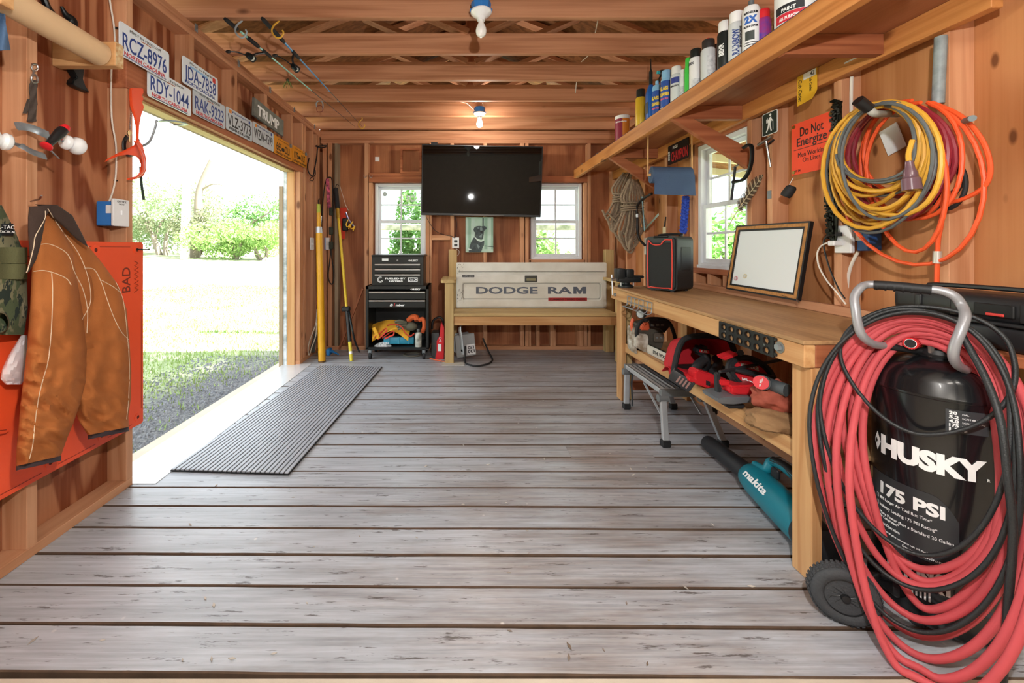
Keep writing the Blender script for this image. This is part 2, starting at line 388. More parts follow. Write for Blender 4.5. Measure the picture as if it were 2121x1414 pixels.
# door jambs and outer trim
b = boxpart('door_jamb', (XL-.10, DY0-.004, 0), (XL-.012, DY0+.012, DZ), 'stud_Z', wl)
boxpart('door_jamb', (XL-.115, DY1-.018, 0), (XL-.045, DY1, DZ), 'pine_Z', wl)
boxpart('head_jamb', (XL-.12, DY0, DZ-.014), (XL-.05, DY1, DZ), 'treated_Y', wl)
boxpart('door_stop', (XL-.15, DY1-.022, -.02), (XL-.118, DY1+.03, DZ-.01), M('flaking_white_paint', '#dfe6ea', .6, c2='#9aa4a2', vscale=14), wl, label='flaking white door stop strip')
boxpart('outer_trim', (XL-.19, DY1-.03, -.05), (XL-.152, DY1+.06, 1.72), 'old_wood', wl, label='weathered grey outer door trim')
boxpart('outer_trim', (XL-.15, DY0, DZ-.012), (XL-.12, DY1, DZ+.05), 'old_wood', wl)
# threshold plate
tp = MB().box((-1.72, DY0+.003, -.004), (-1.455, DY1+.02, .0035)).obj('threshold_plate', M('pale_sheet_metal', '#dfe4e8', .3, .35, var=.06), None, 0)
tag(tp, 'pale sheet metal threshold strip across the doorway sill', 'threshold')

wb = thing('wall_back', 'back wall of wooden studs over stained plywood with two windows', 'wall', kind='structure')
W1 = (-.965, -.392, 1.0, 1.853); W2 = (.783, 1.354, 1.0, 1.853)
b = MB(); Y0, Y1 = YB+TH, YB+TH+.012
xs = [XL-TH, W1[0], W1[1], W2[0], W2[1], XR+TH]
for i in range(5):
    if i in (1, 3):
        b.box((xs[i], Y0, 0), (xs[i+1], Y1, 1.0)).box((xs[i], Y0, 1.853), (xs[i+1], Y1, ZT))
    else: b.box((xs[i], Y0, 0), (xs[i+1], Y1, ZT))
b.obj('plywood_panel', MATS['ply_back'], wb, 0)
s_ = YB/F
def bstud(p0, p1, z0=.038, z1=2.29, mat='stud_Z'): return (((p0-CX)*s_, YB, z0), ((p1-CX)*s_, YB+TH, z1), mat)
studs(wb, [bstud(668, 676), bstud(679, 687), bstud(693, 700, mat='old_wood'), bstud(755, 763), bstud(764, 771.5, z1=1.853), bstud(881.5, 889, z1=1.92), bstud(889.5, 894),
           bstud(933, 940.5), bstud(1001.5, 1009), bstud(1078, 1086), bstud(1088, 1095), bstud(1095.5, 1100, z1=.995), bstud(1111, 1118, z1=.96), bstud(1140, 1151, z1=.96), bstud(1196, 1209, z1=.96), bstud(1210, 1216, z1=1.853), bstud(1217, 1224), bstud(1268, 1275)], 'Z')
def bblk(name, p0, p1, y0, y1, mat='stud_X', fr=0): return boxpart(name, ((p0-CX)*s_, YB-fr, H-(y1-CY)*s_), ((p1-CX)*s_, YB+TH, H-(y0-CY)*s_), mat, wb)
bblk('window_header', 764, 881, 365, 377.5, 'redwood_X', .002); bblk('window_header', 1088, 1217, 364, 377.5, 'redwood_X', .002)
bblk('blocking', 763.5, 881, 358, 364.5, 'redwood_X'); bblk('blocking', 894.5, 932.5, 487, 497)
bblk('sill_board', 1096, 1212, 537.5, 543); bblk('sill_board', 772, 881, 537.5, 543)
bblk('bottom_plate', 668, 1276, 717, 724)
boxpart('top_plate', (XL, YB, 2.29), (XR, YB+TH, 2.335), 'joist_X', wb); boxpart('top_plate', (XL, YB-.002, 2.336), (XR, YB+TH, 2.383), 'joist_X', wb); boxpart('top_plate', (XL, YB+.003, 2.384), (XR, YB+TH, ZT), 'joist_X', wb)
# small boxed-in vent frame beside the television and a diagonal brace
vf = MB(); m = frame(onY(852, 334, YB+.02), (1, 0, 0), (0, 0, 1))
vf.prism(rrect(.235, .285, .004), .03, m, holes=[rrect(.185, .235, .003)]); vf.obj('vent_frame', MATS['redwood_X'], wb, 0)
MB().bar(onY(703, 722, YB-.01), onY(752, 597, YB-.01), .035, .018).obj('brace', MATS['redwood_Z'], wb, 0)

wr = thing('wall_right', 'right wall of wooden studs over knotty plywood with one window', 'wall', kind='structure')
W3 = (2.47, 3.01, .985, 1.865)
b = MB(); X0, X1 = XR+TH, XR+TH+.012
b.box((X0, YF-.1, 0), (X1, W3[0], ZT)).box((X0, W3[1], 0), (X1, YB+TH, ZT)).box((X0, W3[0], 0), (X1, W3[1], W3[2])).box((X0, W3[0], W3[3]), (X1, W3[1], ZT))
b.obj('plywood_panel', MATS['ply_right'], wr, 0)
lst = []
for y0 in (1.04, 1.446, 1.856, 2.268, 2.43, 3.012, 3.052, 3.43, 3.84, 4.25, 4.5): lst.append(((XR, y0, .038), (XR+TH, y0+.038, 2.354)))
lst += [((XR, 2.66, .038), (XR+TH, 2.698, W3[2]-.04)), ((XR, 2.83, .038), (XR+TH, 2.868, W3[2]-.04)), ((XR+.02, 3.2, .9), (XR+TH, 3.238, 1.7))]
studs(wr, lst, 'Z')
boxpart('bottom_plate', (XR, YF-.1, 0), (XR+TH, YB, .038), 'stud_Y', wr)
boxpart('window_header', (XR, W3[0], W3[3]), (XR+TH, W3[1], W3[3]+.09), 'redwood_Y', wr); boxpart('sill_board', (XR-.004, W3[0]-.04, W3[2]-.04), (XR+TH, W3[1]+.04, W3[2]-.002), 'redwood_Y', wr)
boxpart('top_plate', (XR, YF-.1, 2.354), (XR+TH, YB+TH, 2.392), 'joist_Y', wr); boxpart('top_plate', (XR, YF-.1, 2.393), (XR+TH, YB+TH, ZT), 'joist_Y', wr)

# ---------------- ceiling joists, trusses, roof
ce = thing('ceiling', 'open ceiling of wooden joists and roof trusses under dark roof boards', 'ceiling', kind='structure')
jm = None; RZ = 3.32
for k in range(-3, 6):
    y0 = 2.322+.435*k
    if jm is None: jm = boxpart('joist', (XL-.25, 0, 0), (XR+.25, .038, .14), 'joist_X', ce, .002); jm.location = (0, y0, ZT); J0 = jm
    else:
        j = link('joist', J0.data, ce); j.location = (0, y0, ZT+(k % 3)*.002)
    for sx in (-1, 1):
        MB().bar(((XL-.25 if sx < 0 else XR+.25), y0+.02, ZT+.16), (.08, y0+.02, RZ), .038, .09, up=(0, 1, 0)).obj('rafter', MATS['joist_X'], ce, 0)
        MB().bar((.08+sx*.03, y0+.02, ZT+.14), (.08+sx*.85, y0+.02, 2.93), .036, .085, up=(0, 1, 0)).obj('truss_web', MATS['joist_X'], ce, 0)
    MB().box((.04, y0+.001, ZT+.14), (.128, y0+.037, RZ-.04)).obj('king_post', MATS['redwood_Z'], ce, 0)
for sx in (-1, 1):
    xe = XL-.35 if sx < 0 else XR+.35
    d = V((.08-xe, 0, RZ+.065-(ZT+.12))); m = frame((xe, .1, ZT+.12), d, (0, 1, 0))
    MB().box((0, 0, -.012), (d.length, YB+.3, .006), 0, m).obj('roof_deck', MATS['osb'], ce, 0)  # front end carried forward out of view to keep sun off the floor
# back gable boarding
MB().prism([(XL-TH, ZT), (XR+TH, ZT), (.08, RZ+.04)], .012, frame((0, YB+TH, 0), (1, 0, 0), (0, 0, 1))).obj('gable_board', MATS['osb'], ce, 0)

# ---------------- windows (white vinyl, two sashes of four panes)
def window(name, label, m, w_, h_, meet=.5):
    """m: local x along the wall, y up, z towards the room; origin at bottom left of the opening"""
    t = thing(name, label, 'window', kind='structure'); vin = M('window_vinyl', '#dfe4ea', .4, var=.05)
    def bx(nm, lo, hi, par=t, mat=vin, bev=.002): return MB().box(lo, hi, bev, m).obj(nm, mat, par, 0)
    fr = MB(); f = .035
    for lo, hi in (((0, 0, -.07), (f, h_, .012)), ((w_-f, 0, -.07), (w_, h_, .012)), ((f, 0, -.07), (w_-f, f, .012)), ((f, h_-f, -.07), (w_-f, h_, .012))): fr.box(lo, hi, .003, m)
    fr.obj('window_frame', vin, t, 0)
    bx('window_sill', (.005, -.006, .0), (w_-.005, .02, .025))
    for q, (y0, y1, z0) in enumerate(((f, h_*meet+.012, -.03), (h_*meet-.012, h_-f, -.055))):
        sm = MB(); e = .03; x0, x1 = f, w_-f
        for lo, hi in (((x0, y0, z0), (x0+e, y1, z0+.024)), ((x1-e, y0, z0), (x1, y1, z0+.024)), ((x0+e, y0, z0), (x1-e, y0+e, z0+.024)), ((x0+e, y1-e, z0), (x1-e, y1, z0+.024))): sm.box(lo, hi, .002, m)
        sash = sm.obj('sash', vin, t, 0)
        bx('pane', (x0+e, y0+e, z0+.009), (x1-e, y1-e, z0+.012), sash, MATS['glass'], 0)
        xm = (x0+x1)/2; ym = (y0+y1)/2
        bx('muntin', (xm-.008, y0+e, z0+.005), (xm+.008, y1-e, z0+.016), sash); bx('muntin', (x0+e, ym-.008, z0+.0045), (x1-e, ym+.008, z0+.0165), sash)
    return t
window('window_1', 'white sash window above the black tool chest', frame((W1[0], YB+.06, W1[2]), (1, 0, 0), (0, 0, 1)) @ Matrix.Translation((0, 0, 0)), W1[1]-W1[0], W1[3]-W1[2])
window('window_2', 'white sash window above the white tailgate bench', frame((W2[0], YB+.06, W2[2]), (1, 0, 0), (0, 0, 1)), W2[1]-W2[0], W2[3]-W2[2])
window('window_3', 'white sash window behind the black speaker and whiteboard', frame((XR+.03, W3[1], W3[2]), (0, -1, 0), (0, 0, 1)), W3[1]-W3[0], W3[3]-W3[2])

# ---------------- the concrete-floored bay the photograph is taken from
bay = thing('wall_front', 'pale boarded walls of the front bay facing the workshop', 'wall', kind='structure'); bm_w = M('bay_board', '#b9ada0', .8, var=.1)
BX, BY = 2.6, -3.4
boxpart('board_wall', (-BX-.05, BY, -.03), (-BX, YF-.1, 2.9), bm_w, bay); boxpart('board_wall', (BX, BY, -.03), (BX+.05, YF-.1, 2.9), bm_w, bay); boxpart('board_wall', (-BX-.05, BY-.05, -.03), (BX+.05, BY, 2.9), bm_w, bay)
boxpart('board_wall', (-BX-.05, YF-.13, -.03), (XL-TH-.02, YF-.1, 2.9), bm_w, bay); boxpart('board_wall', (XR+TH+.02, YF-.13, -.03), (BX+.05, YF-.1, 2.9), bm_w, bay)
boxpart('board_ceiling', (-BX-.05, BY-.05, 2.78), (BX+.05, YF-.1, 2.82), bm_w, bay); boxpart('gable_board', (XL-TH-.02, YF-.13, 2.6), (XR+TH+.02, YF-.1, 3.6), bm_w, bay)
for lab, x in (('fluorescent tube on the bay ceiling toward the doorway side', -.9), ('fluorescent tube on the bay ceiling toward the workbench side', .9)):
    t = thing('tube_light', lab, 'light', (x, -.6, 2.76), group='fluorescent tubes in the front bay')
    MB().box((-.6, -.06, -.03), (.6, .06, .018), .005).obj('fitting', white, t, 0, local=True)
    MB().cyl((-.57, 0, -.05), (.57, 0, -.05), .019, n=14).obj('tube', M('tube_lit', '#fff8ee', .4, emit=TUBE), t, local=True)
# ================================================================== LEFT WALL AND DOORWAY
def flatpart(name, poly, depth, m, mat, parent, bev=0, holes=(), smooth=0, label=None):
    return MB().prism(poly, depth, m, bev, holes).obj(name, mat, parent, smooth, label=label)

# ---------------- ribbed rubber mat
mat_ = thing('rubber_mat', 'long dark ribbed rubber runner lying along the doorway', 'mat', (-1.10, 2.96, .0036), (0, 0, RAD(-3.4)))
rib_m = M('mat_sky_sheen', '#a3a8b0', .38, var=.15, vscale=5)  # lightened grey: the sky's reflection on the ribs is painted into their colour
MB().box((-.305, -.92, 0), (.305, .92, .006)).obj('base', rubber, mat_, 0, local=True)
r0 = None
for k in range(25):
    x = -.305+.61*(k+.5)/25
    if r0 is None: r0 = MB().box((-.0092, -.92, .006), (.0092, .92, .0125), .0015).obj('rib', rib_m, mat_, 0, local=True); ro = r0
    else: ro = link('rib', r0.data, mat_)
    ro.location = (x, 0, 0)

# ---------------- licence plates
def plate(label, px, py, wpx_y, bg, big, bigmat, small_top, top_mat, bottom, bot_mat, X=-1.548, h=.152, wd=.305, roll=0, extra=None, deco=None):
    """px,py: photo position of the upper left corner on the wall plane X"""
    p = onX(px, py, X); t = thing('licence_plate', label, 'licence plate', (X, p.y+wd/2, p.z-h/2), (0, 0, 0), 'licence plates over the doorway')
    m = frame((X, p.y+wd/2, p.z-h/2), (0, 1, -roll), (0, roll, 1))
    flatpart('plate', rrect(wd, h, .014), .0025, m @ Matrix.Translation((0, 0, -.001)), bg, t)
    flatpart('rim', rrect(wd-.002, h-.002, .013), .0035, m @ Matrix.Translation((0, 0, -.001)), bg, t, holes=[rrect(wd-.014, h-.014, .009)])
    T = lambda x, y: m @ Matrix.Translation((x, y, .0019))
    if '  ' in big:
        text(big.split('  ')[0], T(-.085, -.002), .066, bigmat, t, 'number', width=.10, bold=.0008); text(big.split('  ')[1], T(.08, -.002), .066, bigmat, t, 'number', width=.095, bold=.0008)
    else: text(big, T(0, -.002), .074, bigmat, t, 'number', width=wd*.88, bold=.0008)
    if small_top: text(small_top, T(0, .058), .012, top_mat, t, 'slogan', width=wd*.62)
    if bottom: text(bottom, T(0, -.056), .018, bot_mat, t, 'state_name', width=wd*(.82 if len(bottom) > 9 else .5), bold=.0006)
    hol = MB()
    for sx in (-1, 1): hol.cyl(m @ V((sx*.088, .062, .001)), m @ V((sx*.088, .062, .005)), .004, n=8)
    hol.split('screw', steel, t, 30)
    if extra: extra(t, T)
    return t
pw = M('plate_white', '#dfe7ec', .35, var=.04); pg = M('plate_grey', '#c3ccd2', .4, var=.06); po = M('plate_orange', '#dc9026', .4, var=.1)
def ncx(t, T):
    flatpart('blue_rule', rrect(.27, .004, .001), .0006, T(0, -.070), navy, t)
    b = MB(); b.tube([T(-.03, .043) @ V((0, 0, 0)), T(0, .046) @ V((0, 0, 0)), T(.03, .045) @ V((0, 0, 0))], .002, 5); b.obj('emblem', M('rust_ink', '#b5653a', .5), t, 0)
def vax(t, T):
    flatpart('corner_sticker', rrect(.03, .024, .003), .0006, T(-.12, .055), M('sticker_orange', '#e08a2c', .5), t)
    flatpart('corner_sticker', rrect(.022, .022, .002), .0006, T(.128, .055), navy, t)
def jdx(t, T):
    flatpart('registration_sticker', rrect(.03, .03, .002), .0006, T(.125, .05), M('sticker_red', '#cf3b30', .5), t)
    flatpart('sky_band', rrect(.16, .012, .004), .0004, T(-.02, .04), M('plate_sky_blue', '#8fbbe0', .5), t)
darkg = M('slogan_ink', '#2f3b36', .5)
plate('white licence plate RCZ-8976, uppermost over the doorway', 246, 41, 0, pw, 'RCZ-8976', navy, 'FIRST IN FREEDOM', darkg, 'NORTH CAROLINA', redink, X=-1.535, extra=ncx, h=.155, wd=.315)
plate('white licence plate RDY-1044 fixed below the RCZ-8976 plate', 305, 134, 0, pw, 'RDY-1044', navy, 'FIRST IN FREEDOM', darkg, 'NORTH CAROLINA', redink, extra=ncx, wd=.325)
plate('white licence plate JDA-7858 with a red corner sticker', 377, 113, 0, pw, 'JDA-7858', navy, 'First in Flight', darkg, 'NORTH CAROLINA', navy, X=-1.54, extra=jdx, wd=.33)
plate('white licence plate RAK-9223 between RDY-1044 and VLZ-3773', 399, 180, 0, pg, 'RAK-9223', navy, 'FIRST IN FREEDOM', darkg, 'NORTH CAROLINA', redink, extra=ncx, wd=.325)
plate('grey white licence plate VLZ-3773 on the door header', 468, 219, 0, pg, 'VLZ-3773', ink, 'VIRGINIA*', navy, 'VIRGINIA IS FOR LOVERS', ink, extra=vax, wd=.335)
plate('grey white licence plate WZW-7599 on the door header', 523, 250, 0, pg, 'WZW-7599', ink, 'VIRGINIA*', navy, '', ink, extra=vax, wd=.34)
def orx(t, T):
    flatpart('emblem', rrect(.05, .03, .004), .0006, T(-.005, -.012), ink, t)
    b = MB(); b.cyl(T(.14, .06) @ V((0, 0, 0)), T(.14, .06) @ V((0, 0, .012)), .016, n=14); b.obj('washer', galv, t, 30)
plate('orange licence plate 665 with a grey washer at its corner', 567, 278, 0, po, '665  OUI', ink, 'VIRGINIA', M('brown_ink', '#7a3f12', .5), 'DISABLED VETERAN', ink, extra=orx, wd=.36)
plate('orange licence plate 078 at the far end of the door header', 605, 299, 0, po, '078  OUT', ink, 'VIRGINIA', M('brown_ink', '#7a3f12', .5), 'DISABLED VETERAN', ink, extra=orx, wd=.35)

# painted board
a = onX(525, 213, -1.545); c = onX(586, 238, -1.545)
t = thing('painted_board', 'weathered grey board with white hand-painted capital letters', 'sign', (-1.545, a.y, a.z))
m = frame((-1.545, (a.y+c.y)/2, a.z-.035), (0, c.y-a.y, -.02), (0, 0, 1)); L = c.y-a.y
flatpart('board', rrect(L, .135, .003), .018, m @ Matrix.Translation((0, 0, -.012)), M('grey_board', '#7d8078', .8, var=.35, vscale=14), t)
text('TRUMP', m @ Matrix.Translation((-.02, -.005, .0065)), .075, wink, t, width=L*.72, bold=.003)

# ---------------- orange plastic panels
def opanel(t, m, w_, h_, holes):
    pl = MB().prism(rrect(w_, h_, .012), .014, m, .002); pl.obj('panel', orangep, t, 30)
    g = MB()
    for x, y in holes:
        g.prism(circ(.020, 20, x, y), .0025, m @ Matrix.Translation((0, 0, .014)), holes=[circ(.0085, 14, x, y)])
    g.split('grommet', orangep, t, 30)
    d = MB()
    for x, y in holes: d.cyl(m @ V((x, y, .0135)), m @ V((x, y, .0148)), .0085, n=14)
    d.split('hole', M('dark_hole', '#5a1a0e', .7), t, 30)
t = thing('orange_sheet', 'large upright orange plastic panel with BAD written on it', 'panel', (-1.555, 1.4, .28))
P1 = frame((-1.552, 1.457, .715), (0, 1, 0), (0, 0, 1)); w1, h1 = 1.06, .87
opanel(t, P1, w1, h1, [(.49, .40), (.27, .40), (.495, -.395), (.3, -.395), (.08, -.395), (-.2, -.395)])
groove = M('orange_groove', '#8c2412', .6)
b = MB()
for q in ((.10, .25), (.29, .45)): b.box((q[0], .412, .0138), (q[1], .4145, .0146), 0, P1)
for q in ((-.5, .05), (.11, .27), (.33, .46)): b.box((q[0], -.418, .0138), (q[1], -.4155, .0146), 0, P1)
b.box((.515, -.36, .0138), (.5175, .1, .0146), 0, P1); b.split('edge_groove', groove, t, 0)
mk = M('marker_ink', '#7a2a18', .6)
text('BAD', P1 @ Matrix.Translation((.427, .262, .0145)) @ Matrix.Rotation(PI/2, 4, 'Z'), .045, mk, t, 'marker_writing', width=.115, bold=.0005)
b = MB(); zz = []
for q in range(15): zz.append(P1 @ V((.486+(.012 if q % 2 else -.012), .20+q*.0105, .0150)))
b.tube(zz, .0017, 5); b.obj('scribble', mk, t, 0)
b = MB(); b.tube([P1 @ V((.49, .402, .014)), P1 @ V((.495, .402, .03)), P1 @ V((.545, .402, .034))], .003, 6); b.obj('fixing_nail', M('dark_iron', '#2a2b2c', .5, .6), t)
t = thing('orange_sheet', 'second orange plastic panel tilted behind the hanging jacket', 'panel', (-1.53, 1.3, .5))
P2 = frame((-1.530, 1.235, .86), (0, math.cos(.30), -math.sin(.30)), (0, math.sin(.30), math.cos(.30)))
opanel(t, P2, .48, .60, [(.19, -.26), (.19, .26), (-.1, -.26)])
b = MB(); b.box((-.22, -.29, .0138), (.23, -.2875, .0146), 0, P2); b.box((-.22, .282, .0138), (.23, .2845, .0146), 0, P2); b.split('edge_groove', groove, t, 0)

# ---------------- brown duck jacket hanging on a nail (folded so one sleeve hangs in front)
duck = M('brown_duck_canvas', '#ad6a3a', .85, c2='#a46334', vscale=9, bump=.35, bscale=260, spec=.12); cord = M('dark_corduroy', '#3a2a22', .9, bump=.5, bscale=300)
thread = M('pale_thread', '#d9c3a6', .8); knit = M('dark_cuff_lining', '#3b2f33', .85)
jk = thing('work_jacket', 'brown canvas work jacket with dark collar hanging from a nail', 'jacket', (-1.40, 1.48, .35))
def JP(px, py, d): return onX(px, py, -1.45+d)     # d: how far it stands off the wall
def strip(cols, mat, name, nu=30, nv=26, fold=.010, seed=1, closed=True, amp=1):
    """cloth volume from rows of (left px, right px, y px, thickness centre depth, half thickness)"""
    rows = cols
    def fn(u, v):
        f = v*(len(rows)-1); i = min(int(f), len(rows)-2); s_ = f-i
        s2 = s_*s_*(3-2*s_)
        L, R_, yL, yR, dc, th = [rows[i][k]*(1-s2)+rows[i+1][k]*s2 for k in range(6)]
        a = 2*PI*u; cx = .5-.5*math.cos(a); sy = math.sin(a); sg = math.copysign(abs(sy)**.6, sy)
        px = L+(R_-L)*cx; py = yL+(yR-yL)*cx
        n1 = mnoise.noise(V((px*.018+seed*7, py*.010, seed)))*1.2+.3*mnoise.noise(V((px*.045, py*.016+seed*3, seed*2)))
        n1 += .9*(1-abs(mnoise.noise(V((px*.022+py*.006, py*.034-px*.012, seed*5))))*3.2)*min(1, max(0, (py-600)/150))*.8
        return JP(px, py, dc+sg*th+(fold*1.7*n1*amp if sy > 0 else 0))
    return MB().grid(fn, nu, nv, closeu=True).obj(name, mat, jk, 0 if False else 80)
# body / back panel on the right, hanging to x~272
strip([(92, 118, 432, 436, .02, .012), (100, 175, 470, 500, .025, .022), (105, 212, 520, 545, .03, .030), (112, 245, 575, 590, .03, .036), (120, 262, 630, 640, .03, .040),
       (130, 268, 700, 705, .03, .045), (140, 272, 770, 770, .03, .046), (150, 271, 830, 825, .03, .045), (162, 266, 870, 862, .03, .042), (182, 267, 901, 884, .03, .036)], duck, 'right_sleeve', 64, 90, .011, 2)
# front sleeve (long, to the lower left)
strip([(88, 112, 436, 440, .055, .015), (72, 150, 500, 520, .06, .040), (66, 160, 560, 580, .065, .055), (62, 172, 640, 650, .07, .062), (56, 180, 720, 725, .075, .062),
       (48, 178, 790, 790, .08, .060), (42, 166, 840, 835, .08, .058), (38, 152, 890, 876, .08, .054), (34, 138, 930, 910, .08, .050), (33, 126, 965, 944, .08, .046)], duck, 'left_sleeve', 64, 100, .013, 1)
# torso between
strip([(90, 112, 434, 438, .035, .012), (78, 150, 500, 510, .04, .03), (70, 190, 570, 575, .04, .04), (66, 205, 650, 655, .04, .045), (60, 200, 720, 720, .04, .045), (52, 190, 780, 775, .04, .04), (44, 178, 835, 838, .04, .03)], duck, 'torso', 36, 30, .010, 3)
# collar: two dark leaves
strip([(60, 110, 428, 424, .10, .012), (58, 96, 450, 446, .115, .018), (58, 90, 480, 478, .12, .018), (60, 84, 510, 508, .12, .016), (62, 75, 540, 538, .12, .012), (52, 60, 565, 563, .115, .008)], cord, 'collar', 26, 22, .004, 5)
strip([(72, 118, 423, 424, .095, .014), (90, 150, 432, 446, .09, .016), (110, 172, 450, 488, .085, .014), (140, 180, 478, 505, .08, .010), (160, 183, 497, 512, .078, .006)], cord, 'collar', 26, 20, .004, 6)
def cuff(pts, name='cuff'):
    b = MB(); b.tube([JP(*p) for p in pts], (.012, .030), 12, smooth=4, flat=(1, 0, 0)); return b.obj(name, knit, jk)
b = MB()
def cuffring(L, R_, yl, yr, dc, th, h):
    def fn(u, v):
        a = 2*PI*u; cx = .5-.5*math.cos(a); sg = math.sin(a)
        return JP(L+(R_-L)*cx, yl+(yr-yl)*cx+h*(v-.5), dc+sg*th)
    return MB().grid(fn, 26, 4, closeu=True).obj('cuff', knit, jk, 60)
cuffring(33, 127, 969, 948, .08, .046, 11); cuffring(182, 267, 905, 888, .03, .036, 10)
from mathutils.bvhtree import BVHTree
vv, ff = [], []
for o in jk.children:
    if o.type == 'MESH' and o.name.split('.')[0] in ('right_sleeve', 'left_sleeve', 'torso', 'collar'):
        n0 = len(vv); vv += [mw(jk) @ v.co for v in o.data.vertices]; ff += [tuple(n0+i for i in f.vertices) for f in o.data.polygons]
jbv = BVHTree.FromPolygons(vv, ff)
def seam(pts, r=.0013):
    run = []
    for q in spline([V((a, b_, 0)) for a, b_, *_ in pts], 9):
        d = V(((q.x-CX)/F, 1, (CY-q.y)/F)).normalized(); hit = jbv.ray_cast(V((0, 0, H)), d)[0]
        pt = hit-d*.0012 if hit else None
        if pt is None or (run and (pt-run[-1]).length > .03):
            if len(run) > 3: MB().tube(run, r, 5).obj('seam', thread, jk, 60)
            run = []
        if pt: run.append(pt)
    if len(run) > 3: MB().tube(run, r, 5).obj('seam', thread, jk, 60)
for sm in ([(94, 437), (93, 452), (84, 470), (73, 490), (70, 510), (64, 535), (57, 560), (53, 566)], [(84, 506), (100, 505), (120, 512), (138, 524), (147, 540), (152, 558), (160, 575), (172, 600), (181, 640), (180, 690)],
           [(107, 566), (109, 600), (108, 650), (105, 700), (99, 750), (88, 790), (79, 830), (72, 880), (68, 920), (61, 950)], [(70, 562), (90, 560), (115, 566), (138, 577), (147, 590)],
           [(99, 432), (130, 480), (160, 520), (178, 560), (187, 600), (186, 630), (170, 662)], [(174, 555), (195, 558), (210, 585), (222, 620), (235, 655), (250, 685), (268, 705)],
           [(205, 512), (225, 555), (250, 606), (258, 640), (264, 700), (268, 760), (266, 830), (262, 868)], [(210, 580), (235, 594), (250, 606)], [(172, 488), (180, 505), (183, 512)]): seam(sm)
MB().tube([JP(64, 417, -.05), JP(82, 412, .03), JP(86, 405, .05)], .003, 6).obj('hook', steel, None)
tag(bpy.data.objects['hook'], 'bent steel nail holding the brown jacket on the stud', 'nail')

# ---------------- camouflage vest, grocery bag
def camo():
    t = NT('camouflage_cloth'); v = t.coords((1, 1, .55)); a = t.noise(v, 16, 3, .7); b_ = t.noise(v, 27, 3, .7); c = t.noise(v, 11, 4, .7)
    col = t.mix(t.ramp(a, .47, .50), lin('#4e5a3d'), lin('#7d7a5c')); col = t.mix(t.ramp(b_, .55, .57), col, lin('#26332b')); col = t.mix(t.ramp(c, .60, .62), col, lin('#a39a7c'))
    t.l(col, t.p.inputs['Base Color']); t.p.inputs['Roughness'].default_value = .9; t.bump(t.noise(v, 300, 2), .3, .002); return t.m
cm = camo()
cv = thing('camouflage_vest', 'green camouflage vest hanging beside the brown jacket', 'vest', (-1.45, 1.36, .85))
def cfn(u, v):
    f = v*5; rows = [(-60, 4, 425), (-60, 30, 475), (-60, 52, 530), (-60, 56, 590), (-60, 58, 640), (-60, 50, 693)]; i = min(int(f), 4); s_ = f-i
    L = rows[i][0]; R_ = rows[i][1]*(1-s_)+rows[i+1][1]*s_; py = rows[i][2]*(1-s_)+rows[i+1][2]*s_
    a = 2*PI*u; cx = .5-.5*math.cos(a); sg = math.sin(a)
    return onX(L+(R_-L)*cx, py, -1.47+.035*sg+.008*mnoise.noise(V((u*9, v*7, 3))))
MB().grid(cfn, 34, 30, closeu=True).obj('vest_body', cm, cv, 80)
pouch = M('olive_webbing', '#585838', .9, bump=.4, bscale=200)
for i_, (y0, y1, sag) in enumerate(((512, 545, 0), (546, 578, 3))):
    def wfn(u, v, y0=y0, y1=y1): return onX(-40+97*u, y0+(y1-y0)*v, -1.428+.006*math.sin(u*9)-.02*max(0, u-.8))
    MB().grid(wfn, 14, 5, .004).obj('webbing_band', pouch, cv, 60)
def lfn(u, v): return onX(4+24*u, 463+25*v, -1.4325-.006*u)
MB().grid(lfn, 4, 4, .002).obj('name_patch', M('patch_black', '#14171a', .8), cv, 0)
text('L-TAC', frame(onX(14, 470, -1.424), (0, 1, 0), (0, 0, 1)), .012, wink, cv, 'patch_lettering', width=.045); text('TACTICAL', frame(onX(16, 480, -1.424), (0, 1, 0), (0, 0, 1)), .007, wink, cv, 'patch_lettering', width=.045)
def pfn(u, v):
    a = 2*PI*u; return onX(0+20*math.cos(a)*(1-v*.15), 668+24*math.sin(a)*(1-v*.15), -1.44+.05*math.sin(v*PI/2))
MB().grid(pfn, 20, 6, closeu=True).obj('pouch', cm, cv, 60)
bag = thing('plastic_bag', 'thin white plastic shopping bag hanging below the camouflage vest', 'bag', (-1.46, 1.37, .8))
def bfn(u, v):
    rows = [(44, 56, 694), (32, 58, 712), (18, 58, 735), (4, 56, 765), (1, 52, 785), (12, 44, 796)]; f = v*5; i = min(int(f), 4); s_ = f-i
    L, R_, py = [rows[i][k]*(1-s_)+rows[i+1][k]*s_ for k in range(3)]
    a = 2*PI*u; cx = .5-.5*math.cos(a); th = .004+.03*math.sin(min(1, v*1.1)*PI*.9)
    return onX(L+(R_-L)*cx, py, -1.47+th*math.sin(a)+.006*mnoise.noise(V((u*14, v*12, 8))))
MB().grid(bfn, 30, 24, closeu=True).obj('bag_body', M('white_film', '#d9d3d6', .35, var=.12, vscale=9), bag, 25)

